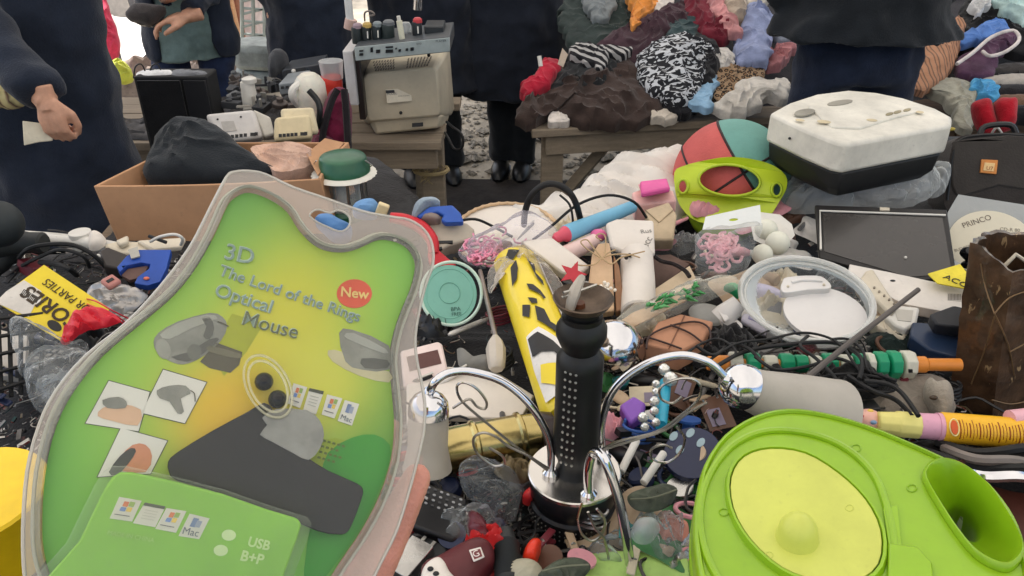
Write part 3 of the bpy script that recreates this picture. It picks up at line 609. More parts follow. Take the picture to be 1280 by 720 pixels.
# white side panel, monitor, disc player
T = boxy('white_casing', 'narrow white upright casing on the left of the beige monitor', 'casing', 428, 441, 64, 132, 2.62, .3, plastic((205, 203, 203)))
boxy('dark_casing', 'narrow black upright casing between the white casing and the beige monitor', 'casing', 442, 450, 72, 150, 2.64, .3, plastic((44, 38, 36)))
T = thing('crt_monitor', Y(505, 165, 2.75), 'beige tube monitor seen from behind under the silver disc player', 'monitor')
BEI = plastic((190, 180, 158), .5, var=.12, vs=6)
yb, yf = 2.68, 3.05
def Q(pts, yd): return [Y(p[0], p[1], yd) for p in pts]
back = Q([(460, 92), (452, 100), (459, 147), (463, 152), (548, 145), (551, 140), (546, 88), (541, 84)], yb)
mid = Q([(453, 76), (449, 84), (455, 150), (460, 155), (558, 146), (561, 140), (556, 72), (550, 68)], yb + .16)
fro = Q([(448, 66), (444, 74), (450, 146), (456, 152), (564, 144), (568, 136), (562, 60), (556, 56)], yf)
obj('shell', MB().loft([back, mid, fro]), BEI, T, bevel=.006)
f = fry(500, 115, yb, 1); fm = Fr(back[0], ((back[1] - back[0]).cross(mid[0] - back[0])))
# louvres on the sloping top of the shell
A0, A1, B0, B1 = back[0], back[7], mid[0], mid[7]
nn = (A1 - A0).cross(B0 - A0).normalized(); nn = nn if nn.z > 0 else -nn
for ra, rb in ((.12, .42), (.58, .92)):
    for rw in range(4):
        for k in range(8):
            u = ra + (rb - ra) * (k + .5) / 8; v = .2 + rw * .2; p = (A0.lerp(A1, u)).lerp(B0.lerp(B1, u), v) + nn * .0005
            ff = Fr(p, nn); obj('louvre', MB().box(p, (.0045, .022, .003), fr=ff), plastic((96, 88, 74)), T)
obj('rating_label', MB().plate(f, [(482, 112), (513, 110), (515, 126), (484, 129)], .002, .002), mat((206, 198, 178)), T)
obj('label_mark', MB().plate(f, [(482, 113), (493, 112.4), (493.5, 116), (482.5, 116.6)], .003, .002), BLK, T)
text('MODEL', f, (484, 119), (496, 118), BLK, .0032, T); text('MADE IN CHINA', f, (498, 121), (512, 120), plastic((110, 104, 92)), .0032, T)
for a in ((496, 103), (501, 141), (536, 69)): obj('screw_hole', MB().ball(f.hit(a[0], a[1], .0), .006, 8, 6), BLK, T)
obj('base', MB().loft([Q([(466, 150), (552, 143), (548, 160), (470, 168)], yb + .02), Q([(458, 150), (562, 143), (558, 158), (462, 166)], yb + .25)]), BEI, T, bevel=.008)
obj('port_slot', MB().plate(f, [(515, 154), (529, 153), (529, 158), (515, 159)], -.012, .01), BLK, T)
solo('power_cord', MB().tube([Y(558, 152, 2.66), Y(565, 158, 2.64), Y(577, 168, 2.62), Y(578, 184, 2.62), Y(568, 186, 2.64), Y(560, 172, 2.66), Y(556, 166, 2.7)], .0045, 8, k=5), BLK, 'black cord looping down beside the beige monitor', 'cord')
T = thing('disc_player', Y(505, 70, 2.6), 'silver disc player lying on top of the beige monitor', 'disc player')
a, b_ = Y(443, 58, 2.58), Y(562, 46, 2.58); zz = (a.z + b_.z) / 2; dn = V((0, 0, -.047))
obj('casing', MB().prism([a, b_, b_ + V((0, .22, .0)), a + V((0, .22, 0))], dn), plastic((70, 74, 78), .4), T, bevel=.003)
f = Fr(a + dn * .5, (0, -1, .0)); f.o = a + V((0, -.002, 0)); 
obj('front_panel', MB().prism([a + V((0, -.004, -.002)), b_ + V((0, -.004, -.002)), b_ + V((0, -.004, -.044)), a + V((0, -.004, -.044))], V((0, .006, 0))), mat((178, 190, 190), .35, .3, var=.15, bump=.05), T, bevel=.001)
f = fry(500, 60, 2.575, 1); f.n = V((0, -1, 0)); f.o = V((0, 2.575, 1))
for (x_, y_, w_, h_) in ((449, 63, 5, 2), (449, 67, 5, 3), (463, 60, 3, 6), (470, 63, 5, 4), (482, 59, 9, 2), (482, 63, 9, 4), (494, 61, 2, 2), (498, 63, 3, 3), (507, 62, 3, 3), (513, 61, 4, 4)):
    y2 = y_ - (x_ - 445) * .02
    obj('button', MB().plate(f, [(x_, y2), (x_ + w_, y2 - .4), (x_ + w_, y2 + h_ - .4), (x_, y2 + h_)], .003, .004), plastic((28, 32, 36)), T)
text('DVD', f, (521, 56), (527, 55.5), plastic((80, 84, 88)), .001, T); text('PLAYER', f, (545, 53), (558, 52), plastic((80, 84, 88)), .001, T)
for i_, (x_, w_, y0_, y1_, c_, cc) in enumerate(((447, 6.5, 54, 31, (38, 46, 48), (150, 130, 140)), (459, 6.2, 53, 30, (36, 42, 44), (190, 160, 90)), (472, 6.5, 52, 29, (36, 44, 48), (120, 130, 134)), (486, 8, 51, 27, (40, 50, 50), (100, 104, 108)), (522, 6.2, 47, 24, (38, 42, 46), (190, 60, 66)))):
    lab = ['dark battery pack with a greyish pink cap, leftmost on the disc player', 'dark battery pack with a yellowish cap on the disc player', 'dark battery pack with a pale grey cap on the disc player', 'thickest dark battery pack with a grey cap on the disc player', 'lone dark battery pack with a red cap, right of the white tube'][i_]
    T = thing('battery_pack', Y(x_, y0_, 2.66), lab, 'battery pack', 'battery packs on the disc player')
    obj('casing', up(x_, y0_, 2.66, 0, [(y0_, w_ * .95), (y0_ - 1, w_), (y1_ + 5, w_), (y1_ + 3, w_ * .9)], 14), plastic(c_, .4), T)
    obj('cap', up(x_, y1_ + 4, 2.66, 0, [(y1_ + 4, w_ * .95), (y1_, w_ * .9), (y1_ - 2, w_ * .6)], 14), plastic(cc, .4), T)
    if i_ in (1, 2, 4): obj('stripe', MB().plate(fry(x_, (y0_ + y1_) / 2, 2.645, 1), [(x_ - .5, y1_ + 9), (x_ + 1, y1_ + 9), (x_ + 1.5, y0_ - 5), (x_, y0_ - 5)], .002, .003), WHT, T)
T = thing('white_tube', Y(501, 49, 2.62), 'slim cream tube standing among the battery packs', 'tube'); obj('barrel', MB().tube([Y(503, 50, 2.62), Y(499, 26, 2.62)], .0095, 12), mat((214, 212, 190)), T); obj('cap', MB().tube([Y(499, 26, 2.62), Y(498, 20, 2.62)], .006, 10), WHT, T)
boxy('small_black_radio', 'flat black radio on the right end of the disc player', 'radio', 530, 554, 33, 43, 2.66, .1, plastic((44, 48, 52)))
solo('clear_bottle', up(508, 46, 2.7, 0, [(46, 6), (32, 7), (28, 5)]), film(a=.3), 'small clear container behind the cream tube', 'container')
T = thing('light_tube', Y(437, 34, 2.75), 'whitish upright lamp tube at the left end of the disc player', 'lamp'); obj('tube', MB().tube([Y(438, 30, 2.75), Y(432, -30, 2.75)], .013, 12), mat((206, 208, 208), .3), T); obj('socket', MB().tube([Y(437, 36, 2.75), Y(439, 24, 2.75)], .02, 12), mat((200, 170, 160)), T)
solo('gap_glint_pipe', MB().tube([Y(522, 12, 2.9), Y(524, -40, 2.9)], .016, 12), CHROME, 'shiny metal pipe added for the bright sunlit gap behind the red-capped battery pack', 'pipe')  # pipe added to stand in for the bright highlight of a sunlit gap
solo('thin_wire', MB().tube([Y(456, 26, 2.66), Y(456, 16, 2.62), Y(463, 14, 2.6), Y(468, 18, 2.6), Y(462, 20, 2.6)], .003, 6, k=4), plastic((120, 110, 104)), 'twisted thin wire sticking up from the battery packs', 'wire')
# ================================================================ RIGHT BENCH WITH CLOTHES
xa, xb = Y(672, 166, 2.9).x, Y(1000, 150, 2.9).x
bench('weathered grey plank bench under the heap of clothes', xa, xb + .35, 2.86, 3.75, ZB, .22, [(Y(690, 200, 2.95).x, 2.95), (xb + .2, 3.15), (xa + .1, 3.6), (xb + .2, 3.8)], 8)
solo('diagonal_brace', MB().tube([V((Y(700, 240, 2.95).x, 3.0, zat(3.0, 250))), V((Y(770, 185, 3.0).x, 3.08, zat(3.0, 178)))], .028, 4), GWOOD, 'slanting grey timber brace below the clothes bench', 'brace')
bench('plank bench with clothes at the right edge', Y(1185, 150, 2.9).x, 2.6, 2.95, 4.0, ZB, 0, [(1.75, 3.0), (2.5, 3.0), (1.75, 3.9), (2.5, 3.9)], 8, mat((90, 72, 56), .85, pat='wood', bump=.5))
PL = Fr((0, 2.93, ZB + .03), (0, -.35, 1)); PL.n.normalize()
hp = MB(); 
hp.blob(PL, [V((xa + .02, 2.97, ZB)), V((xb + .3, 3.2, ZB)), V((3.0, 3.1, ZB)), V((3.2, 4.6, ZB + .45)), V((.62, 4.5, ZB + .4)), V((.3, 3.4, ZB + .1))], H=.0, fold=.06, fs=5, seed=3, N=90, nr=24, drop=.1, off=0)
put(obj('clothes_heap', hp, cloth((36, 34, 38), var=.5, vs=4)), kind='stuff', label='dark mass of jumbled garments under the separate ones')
G = [ # name, label, category, colour, outline, H, lift, fold, material kw
 ('dark_green_shirt', 'dark grey-green shirt at the upper left of the clothes heap', (50, 60, 58), [(712, -6), (790, -8), (800, 30), (760, 58), (728, 66), (700, 30)], .07, .0, .03, {}),
 ('grey_garment', 'pale grey garment hanging at the top left of the heap', (120, 126, 128), [(728, -10), (768, -10), (765, 16), (748, 26), (736, 14)], .05, .05, .02, {}),
 ('plum_sweater', 'plum purple sweater across the middle of the heap', (66, 46, 54), [(742, 62), (790, 32), (830, 14), (868, -8), (900, 4), (876, 36), (836, 52), (810, 76), (770, 84)], .09, .02, .035, {}),
 ('orange_shirt', 'orange shirt at the top of the heap', (214, 140, 68), [(784, -6), (818, -8), (820, 8), (806, 20), (792, 34), (786, 26), (792, 14)], .06, .07, .03, {}),
 ('white_shirt', 'white shirt next to the orange shirt', (216, 208, 200), [(814, -10), (842, -10), (838, 6), (824, 14), (816, 8)], .04, .06, .02, {}),
 ('teal_shirt', 'dark teal shirt between the plum sweater and the maroon one', (62, 78, 80), [(832, 26), (862, 20), (880, 40), (862, 54), (834, 56)], .04, .05, .02, {}),
 ('maroon_sweater', 'maroon sweater at the top middle of the heap', (112, 36, 50), [(862, -8), (886, -6), (900, 16), (916, 40), (896, 52), (866, 34), (856, 12)], .08, .05, .03, {}),
 ('pink_garment', 'dusty pink garment draped right of the maroon sweater', (196, 138, 138), [(884, -8), (902, -6), (906, 14), (926, 34), (922, 44), (904, 34), (890, 14)], .06, .08, .03, {}),
 ('beige_bundle', 'beige bundle above the light blue shirt', (172, 158, 142), [(900, 0), (924, -6), (934, 12), (930, 26), (914, 24), (902, 12)], .06, .07, .03, {}),
 ('cream_garment', 'cream garment at the top right of the heap', (196, 188, 176), [(932, -10), (962, -10), (958, 6), (940, 10)], .05, .04, .02, {}),
 ('light_blue_shirt', 'crumpled light blue-violet shirt on the right of the heap', (142, 152, 186), [(930, 14), (946, 6), (962, 12), (968, 34), (962, 52), (962, 78), (940, 80), (920, 76), (922, 48), (928, 30)], .08, .05, .035, {}),
 ('grey_blue_shirt', 'small grey-blue shirt right of the light blue one', (128, 134, 146), [(962, 36), (976, 26), (990, 40), (984, 52), (966, 46)], .05, .05, .03, {}),
 ('pink_socks', 'rosy pink garment under the light blue shirt', (178, 120, 122), [(962, 66), (980, 52), (994, 60), (984, 74), (966, 84), (956, 80)], .05, .03, .03, {}),
 ('white_rag', 'small white rag left of the light blue shirt', (214, 210, 204), [(892, 70), (904, 58), (916, 66), (918, 80), (896, 84)], .03, .04, .02, {}),
 ('leopard_blouse', 'leopard print blouse beneath the light blue shirt', (120, 90, 60), [(892, 84), (918, 78), (952, 82), (950, 98), (926, 110), (906, 124), (892, 116)], .03, .03, .015, {'pat': 'leopard'}),
 ('black_knit', 'black knitted garment in the left of the heap', (40, 42, 44), [(688, 108), (702, 86), (724, 66), (768, 70), (790, 84), (770, 104), (730, 118), (700, 122)], .06, .02, .03, {}),
 ('striped_scarf', 'black scarf with white striped fringe on the black knit', (60, 60, 62), [(712, 62), (726, 52), (744, 60), (788, 58), (784, 66), (764, 70), (752, 86), (738, 78), (722, 72)], .035, .075, .015, {'pat': 'stripes'}),
 ('patterned_shirt', 'black shirt with white zebra-like brush strokes in the middle of the heap', (60, 60, 62), [(797, 72), (818, 52), (850, 44), (882, 50), (893, 66), (884, 92), (868, 122), (846, 128), (822, 118), (802, 100)], .11, .04, .03, {'pat': 'zebra'}),
 ('black_hat', 'black hat behind the zebra patterned shirt', (26, 26, 30), [(862, 50), (878, 42), (896, 56), (900, 72), (892, 104), (876, 108), (872, 80)], .07, .04, .02, {}),
 ('light_blue_cloth', 'light blue face mask hanging below the patterned shirt', (142, 178, 206), [(860, 124), (878, 104), (892, 92), (899, 104), (892, 120), (888, 134), (868, 130)], .03, .045, .01, {}),
 ('brown_blanket', 'large dark brown knitted blanket draped over the left end of the bench', (62, 50, 46), [(646, 148), (652, 128), (682, 118), (716, 104), (748, 86), (776, 64), (796, 84), (812, 100), (830, 128), (820, 146), (772, 156), (720, 152), (690, 140), (664, 156)], .12, .0, .04, {}),
 ('red_knit', 'red knitted garment hanging at the left end of the heap', (168, 30, 52), [(650, 106), (668, 96), (684, 74), (702, 78), (694, 98), (672, 116), (654, 124)], .06, .04, .012, {}),
 ('black_sock', 'black sock under the zebra patterned shirt', (24, 24, 28), [(832, 124), (866, 126), (874, 134), (860, 142), (836, 140)], .03, .02, .01, {}),
 ('white_towel', 'off-white shirt spread on the right front of the bench', (206, 200, 190), [(886, 134), (904, 124), (922, 104), (936, 92), (958, 100), (986, 98), (984, 124), (962, 122), (944, 136), (912, 142)], .05, .03, .02, {}),
 ('white_sock', 'small white sock at the left front corner of the clothes bench', (212, 204, 196), [(684, 142), (698, 138), (712, 146), (706, 153), (686, 150)], .02, .01, .01, {}),
 ('cream_sock', 'small cream sock on the front planks below the patterned shirt', (196, 186, 172), [(812, 140), (830, 138), (850, 146), (832, 150), (816, 148)], .018, .01, .008, {}),
 ('black_heap_garment', 'black coat lying behind the blue cloth on the right bench', (28, 28, 30), [(1196, 30), (1215, -8), (1262, -8), (1300, 30), (1300, 70), (1240, 60), (1200, 60)], .08, .0, .03, {}),
 ('aqua_cloth', 'pale aqua cloth in the top right corner', (170, 196, 194), [(1236, -10), (1290, -10), (1292, 32), (1268, 24), (1246, 8)], .07, .06, .04, {}),
 ('white_lace', 'small white lace piece left of the aqua cloth', (200, 200, 200), [(1216, 2), (1232, -8), (1240, 0), (1230, 14), (1220, 18)], .03, .07, .02, {}),
 ('earth_striped_garment', 'brown and tan striped garment hanging right of the black jacket', (176, 128, 98), [(1140, 104), (1146, 70), (1168, 50), (1200, 20), (1202, 50), (1190, 84), (1174, 104), (1154, 112)], .07, .03, .02, {'pat': 'earth'}),
 ('blue_cloth', 'bright blue cloth on the right heap', (84, 124, 190), [(1196, 46), (1222, 34), (1250, 24), (1268, 36), (1256, 44), (1228, 50), (1200, 54)], .04, .04, .015, {}),
 ('purple_hood', 'plum hood with white trim under the blue cloth', (84, 56, 78), [(1194, 78), (1214, 68), (1240, 48), (1266, 40), (1272, 50), (1256, 62), (1246, 74), (1244, 88), (1226, 98), (1204, 92)], .06, .035, .02, {}),
 ('grey_tshirt', 'grey-beige T-shirt hanging behind the projector', (156, 154, 140), [(1150, 108), (1176, 100), (1200, 98), (1222, 120), (1214, 160), (1196, 156), (1190, 132), (1168, 116)], .05, .015, .02, {}),
 ('sky_blue_cloth', 'sky blue cloth above the red bra', (84, 160, 206), [(1212, 108), (1232, 98), (1250, 112), (1248, 124), (1230, 118)], .03, .04, .02, {}),
 ('dark_fold', 'black trousers lying under the plum hood', (26, 24, 26), [(1186, 96), (1226, 98), (1262, 80), (1300, 84), (1300, 130), (1240, 120), (1200, 112)], .05, .0, .02, {}),
]
for i_, (nm, lab, c_, ol, H_, lift, fo, kw) in enumerate(G):
    m_ = cloth(c_, **kw) if not kw else mat(c_, .9, bump=.4, bs=200, **kw)
    solo(nm, MB().blob(PL, ol, H=H_ * .55, fold=fo * 1.55, fs=15, seed=20 + i_, off=lift + H_ * .1, drop=.03, N=110, nr=34, wob=.02, power=2.6), m_, lab, nm.split('_')[-1])
def trim(f, pts, off, r, m, name, lab, cat): return solo(name, MB().tube([f.hit(p[0], p[1], off) for p in pts], r, 8, k=4), m, lab, cat)
trim(PL, [(1196, 80), (1216, 66), (1240, 46), (1266, 38), (1274, 50), (1258, 64), (1238, 70), (1228, 64)], .11, .007, cloth((206, 198, 194)), 'white_piping', 'white piping edging the plum hood', 'piping')
T = thing('red_bra', PL.hit(1240, 166, .0), 'bright red bra hanging from the front of the right heap', 'bra')
for a in ([(1214, 132), (1226, 124), (1240, 126), (1246, 160), (1230, 168), (1218, 156)], [(1243, 128), (1262, 122), (1272, 126), (1268, 158), (1252, 166), (1246, 158)]):
    obj('cup', MB().blob(fry(1240, 146, 2.72, .7), a, H=.05, fold=.004, seed=3, N=36, nr=10, drop=.01), cloth((170, 22, 38)), T)
obj('clip', MB().tube([Y(1240, 166, 2.64), Y(1246, 159, 2.62), Y(1252, 166, 2.64)], .004, 6, k=3), WHT, T)
tg = MB().plate(fry(702, 72, 3.1, .9), [(697, 80), (703, 60), (710, 68), (704, 84)], .05, .003)
solo('price_tag', tg, mat((196, 178, 160), .8), 'beige paper tag on the red knitted garment', 'tag')
solo('white_clip', MB().tube([fry(675, 75, 3.05, .9).hit(674, 70, .05), fry(675, 75, 3.05, .9).hit(676, 83, .05)], .008, 8), WHT, 'small white peg left of the red knitted garment', 'peg')
for k in range(5):
    px_ = 1225 + k * 14; solo('folded_trousers', MB().blob(PL, [(1216 + 6 * k, 88 + 12 * k), (1258, 82 + 13 * k), (1300, 84 + 13 * k), (1300, 96 + 13 * k), (1250, 96 + 13 * k), (1222 + 6 * k, 98 + 12 * k)], H=.03, fold=.006, seed=70 + k, N=40, nr=10, off=.02, drop=.03), cloth([(60, 56, 54), (176, 168, 158), (34, 32, 34), (110, 84, 66), (26, 26, 28)][k]), ['grey', 'pale', 'black', 'brown', 'lowest black'][k] + ' folded trousers at the right edge beside the plum hood', 'trousers', 'folded trousers at the right edge')
# ================================================================ FAR ROW OF THE TABLE
CARD = mat((186, 142, 106), .8, var=.12, vs=5, bump=.15, bs=40); CARDL = mat((206, 186, 158), .8, var=.1, bump=.15); KRAFT = mat((204, 172, 138), .85, var=.12, bump=.2)
PAP = mat((218, 210, 200), .75, var=.07, vs=6, bump=.1); CREAM = plastic((206, 196, 176), .5)
# cardboard box
T = thing('cardboard_box', W(260, 290, .84), 'open brown cardboard box holding a black hoodie behind the blister pack', 'box')
A = Y(120, 233, 1.6); B = Y(392, 214, 1.64); D_ = Y(398, 176, 2.15); E = Y(185, 196, 2.1)
A.z = B.z = D_.z = E.z = A.z; zb = .805; wt = .007
B = Y(402, 236, 1.64); B.z = A.z
D_ = V((B.x + .02, 1.87, A.z)); E = V((A.x + .09, 1.87, A.z))
def wall(p, q, nm='side_panel', m=CARD, zt=None, bow=0.0):
    d = (q - p).normalized(); n = V((-d.y, d.x, 0)) * wt; mb = MB(); L0, L1 = [], []
    for i in range(9):
        t = i / 8; c = p.lerp(q, t) + V((-d.y, d.x, 0)) * bow * math.sin(t * 3.14); L0.append(c)
    loops = [[c for c in L0] + [c + n for c in reversed(L0)]]
    bt = [V((v.x, v.y, zb)) + (V((.02, .0, 0))) for v in loops[0]]
    mb.loft([loops[0], bt]); return obj(nm, mb, m, T, bevel=.0015)
wall(A, B, bow=-.012); wall(A, E); wall(E, D_); wall(B, D_, bow=.008)
obj('bottom_panel', MB().prism([V((A.x + .02, A.y, zb + .005)), V((B.x, B.y, zb + .005)), V((D_.x, D_.y, zb + .005)), V((E.x, E.y, zb + .005))], V((0, 0, -.004))), CARD, T)
ff = Fr(A, (0, -1, 0)); ff.n = V(((B - A).y, -(B - A).x, 0)).normalized()
obj('crease', MB().tube([ff.hit(180, 232, .006), ff.hit(184, 292, .004)], .0012, 5), mat((150, 108, 78)), T)
obj('flap', MB().prism([B + V((-.01, .02, .002)), D_ + V((-.01, 0, .002)), D_ + V((-.05, -.02, .02)), B + V((-.05, .10, .022))], V((0, 0, -.004))), CARD, T, bevel=.001)
solo('hoodie', MB().blob(Fr(V((-.62, 1.74, A.z)), (0, -.4, 1)), [(183, 222), (186, 190), (200, 162), (222, 148), (252, 150), (282, 168), (318, 196), (344, 212), (300, 222), (240, 226)], H=.03, fold=.034, fs=11, seed=4, drop=.08, N=70, ang=.5), cloth((34, 38, 42), var=.1), 'black hoodie stuffed into the cardboard box', 'hoodie')
solo('beige_lining', MB().blob(Fr(V((-.4, 1.76, A.z + .01)), (0, -.2, 1)), [(312, 186), (330, 180), (372, 178), (396, 190), (390, 206), (352, 214), (330, 204)], H=.0, fold=.034, fs=20, seed=6, drop=.05, N=80, nr=24), cloth((200, 166, 146)), 'pinkish beige cloth inside the right corner of the cardboard box', 'cloth')
# lantern
T = thing('camping_lantern', Y(431, 262, 1.72), 'camping lantern with green metal top and white scalloped collar', 'lantern'); yl = 1.72
def upp(px_, yd, prof, n=32): return up(px_, prof[0][0], yd, 0, prof, n)
obj('cap', upp(430, yl, [(214, 33), (207, 32.5), (204, 30), (197, 29), (195, 27), (194, 20), (192, 8)]), plastic((44, 92, 66), .3, var=.2), T)
p = Y(430, 215, yl); k = mpp(p); cl = MB(); lp = []
for rr_, dz in ((30, .004), (38, .001), (40.5, -.004), (38, -.007)): lp.append([V((p.x + math.cos(a) * rr_ * k * (1 + (.018 * math.cos(a * 28) if rr_ > 35 else 0)), p.y + math.sin(a) * rr_ * k, p.z + dz)) for a in [i * 2 * math.pi / 112 for i in range(112)]])
cl.loft(lp); obj('collar', cl, plastic((222, 218, 206), .4), T)
obj('globe', upp(431, yl, [(262, 22), (218, 22)]), film(a=.28, rough=.2), T); obj('inner_tube', upp(431, yl, [(262, 8), (218, 8)]), mat((190, 186, 178), .4), T)
for a in range(8): obj('rod', MB().tube([V((p.x + math.cos(a * .785 + .3) * 25 * k, p.y + math.sin(a * .785 + .3) * 25 * k, z)) for z in (p.z - .006, p.z - .09)], .0035, 8), STEEL, T)
obj('base', upp(432, yl, [(270, 26), (262, 27), (258, 24)]), plastic((44, 92, 66), .3), T)
for sx_ in (-1, 1): obj('bail_wire', MB().tube([V((p.x + sx_ * 31 * k, p.y, p.z + .01)), V((p.x + sx_ * 37 * k, p.y - .01, p.z + .02)), V((p.x + sx_ * 30 * k, p.y - .02, p.z + .035))], .0016, 6), STEEL, T)
# white crinkled sack behind the ball
solo('white_sack', MB().blob(fr(740, 240, .87, .15), [(586, 300), (600, 282), (640, 272), (700, 262), (730, 236), (770, 210), (830, 192), (868, 194), (872, 250), (840, 285), (760, 310), (660, 320)], H=.05, fold=.03, fs=9, seed=9, sharp=True, N=90, nr=26, drop=.04), mat((214, 208, 200), .45, var=.06, bump=.5, bs=25), 'big crumpled white plastic sack lying behind the coloured wands', 'sack')
# round paper plate with scalloped edge
T = thing('scalloped_tray', W(640, 290, .88), 'round white tray with scalloped tan rim at the far edge of the table', 'tray'); f = fr(630, 300, .885, .1)
ol = []
for i in range(120):
    a = i * 2 * math.pi / 120; r_ = 1 + .012 * math.cos(a * 40); ol.append((634 + 66 * math.cos(a) * r_, 294 - 40 * math.sin(a) * r_))
obj('plate', MB().plate(f, ol, 0, .006), PAP, T); obj('rim', MB().tube([f.hit(p[0], p[1], .004) for p in ol], .004, 6, closed=True), mat((206, 176, 140), .7), T)
# basketball
bp_ = Y(914, 222, 1.74); rb_ = 72 * mpp(bp_)
T = thing('basketball', bp_ - V((0, 0, rb_)), 'red and teal basketball resting behind the lime green goggle frame', 'basketball')
ball = MB().ball(bp_, rb_, 120, 80); me_o = obj('ball', ball, mat((196, 88, 84), .6, bump=.25, bs=260, var=.1), T, ang=80)
tealm = mat((104, 156, 146), .6, bump=.25, bs=260, var=.1); me_o.data.materials.append(tealm)
vr = (CAM - bp_).normalized(); ax1 = (V((1, 0, 0)) * .80 + V((0, 0, 1)) * .62 - V((0, .1, 0))).normalized()
cq = bp_ - world_loc(T)
for pl_ in me_o.data.polygons:
    d = (V(pl_.center) - cq).normalized()
    if d.dot(ax1) > .30: pl_.material_index = 1
def seam(ax, off):
    a = V(ax).normalized(); x = a.orthogonal().normalized(); y = a.cross(x); r_ = math.sqrt(1 - off * off)
    return MB().tube([bp_ + (a * off + (x * math.cos(t) + y * math.sin(t)) * r_) * rb_ * 1.001 for t in [i * 2 * math.pi / 60 for i in range(60)]], .0028, 6, closed=True)
for ax, of in ((ax1, .30), (ax1, -.42), ((V((0, 0, 1)) * .8 + V((-.62, 0, 0)) + V((0, .6, 0))), -.12)): obj('seam', seam(ax, of), plastic((46, 30, 32), .6), T)
solo('black_support', MB().blob(fr(985, 205, .9, .3), [(972, 196), (985, 174), (1000, 178), (1012, 230), (996, 262), (976, 250)], H=.05, fold=.02, seed=3, drop=.06), cloth((26, 26, 30)), 'black cloth wedged between the basketball and the white projector', 'cloth')
# goggle frame: curved lime shell with three openings
T = thing('goggle_frame', W(912, 290, .86), 'lime green plastic mask frame with one large and two small holes before the basketball', 'toy frame')
f = fr(912, 250, .93, .85)
out_ = [(842, 212), (855, 204), (880, 199), (910, 195), (940, 197), (968, 204), (984, 216), (985, 232), (974, 252), (962, 269), (938, 279), (900, 281), (872, 276), (856, 264), (845, 244)]
gh = [ell(912, 225, 39, 20, 26, 4), ell(853, 231, 6.5, 9, 14), ell(972, 235, 6.5, 9, 14, 8)]
LIME = plastic((186, 206, 44), .32, var=.06)
def curved(f, outl, holes, th, cx_, bend, off=0):
    mbx = MB().plate(f, outl, off, th, 1, holes)
    for p in mbx.v:
        d = p - f.o; u = d.dot(f.x) - cx_; w_ = d.dot(f.y); p -= f.n * (bend * u * u + (bend * .5) * w_ * w_)
    return mbx
so2 = [(p[0], p[1]) for p in out_]; 
n2 = []
for i in range(len(so2)):
    a, b_, c_, d_ = [V((*so2[(i + j) % len(so2)], 0)) for j in (-1, 0, 1, 2)]
    for j in range(3):
        t = j / 3; q = .5 * ((2 * b_) + (c_ - a) * t + (2 * a - 5 * b_ + 4 * c_ - d_) * t * t + (3 * b_ - a - 3 * c_ + d_) * t ** 3); n2.append((q.x, q.y))
obj('shell', curved(f, n2, gh, .012, 0, 2.2), LIME, T, bevel=.003, seg=3)
for h_ in gh:
    mb = MB().tube([f.hit(p[0], p[1], .002) for p in h_], .0032, 8, closed=True)
    for p in mb.v: d = p - f.o; u = d.dot(f.x); w_ = d.dot(f.y); p -= f.n * (2.2 * u * u + 1.1 * w_ * w_)
    obj('rim', mb, plastic((168, 190, 36), .35), T)
obj('lower_shell', MB().blob(f, [(858, 262), (880, 274), (912, 280), (945, 276), (962, 260), (955, 285), (925, 300), (895, 300), (870, 288)], H=.03, fold=.0, off=-.05, drop=.03, wob=0), plastic((150, 180, 40), .35), T)
# projector
T = thing('projector', Y(1080, 238, 1.95), 'big off-white device with black underside standing on plastic bags', 'device')
zt_ = 1.095; fT = Fr(W(1080, 150, zt_), (0.02, -.05, 1))
tp = [(962, 141), (986, 128), (1020, 117), (1060, 112), (1095, 115), (1130, 122), (1170, 135), (1191, 146), (1190, 156), (1060, 180), (1045, 177), (1010, 163)]
PW = plastic((216, 212, 200), .42, var=.16, vs=9, bump=.08)
tps = [fT.hit(*p) for p in tp]; zdn = V((0, 0, -1))
hh = [.066] * len(tp)
obj('upper_shell', MB().loft([[p + V((0, 0, .0)) for p in tps], [p + V((0, 0, -.062)) for p in tps]]), PW, T, bevel=.008, seg=3)
cen = sum(tps, V()) / len(tps)
obj('lower_shell', MB().loft([[cen.lerp(p, .965) + V((0, 0, -.0625)) for p in tps], [cen.lerp(p, .93) + V((0, 0, -.10)) for p in tps], [cen.lerp(p, .80) + V((0, 0, -.125)) for p in tps]]), plastic((30, 31, 32), .5), T, bevel=.004)
for a, w_, h_ in (((1030, 152), 9, 2), ((1090, 150), 7, 1.6), ((1150, 140), 5, 1.5), ((1000, 150), 6, 1.5)): obj('stain', MB().plate(fT, ell(a[0], a[1], w_, h_, 14, rp.uniform(-20, 20) if 'rp' in globals() else 5), .0048, .0004), mat((196, 182, 150), .6), T)
obj('raised_cover', MB().plate(fT, [(1010, 133), (1060, 122), (1110, 126), (1150, 139), (1120, 146), (1075, 160), (1040, 158)], .004, .01), PW, T, bevel=.003)
for a, w_, h_ in (((1006, 140), 13, 4), ((1050, 128), 16, 3)):
    obj('grip_dent', MB().plate(fT, ell(a[0], a[1], w_, h_, 20, -8), .0055, .003), mat((150, 146, 134)), T)
for a in ((1112, 142), (1122, 139.5), (1134, 137)): obj('vent', MB().plate(fT, ell(a[0], a[1], 5, 1.6, 12, -12), .0055, .004), mat((150, 140, 112)), T)
def onside(p, dz, r_=.004, m=BLK, nm='screw_hole', sx=1):
    a = fT.hit(*p); return obj(nm, MB().ball(a + V((0, -.001, dz)), (r_ * sx, r_, r_), 10, 8), m, T)
onside((1126, 166), -.035, .004); onside((1190, 154), -.012, .004, mat((170, 150, 60)), 'mark', 2.5)
onside((990, 155), -.03, .003)
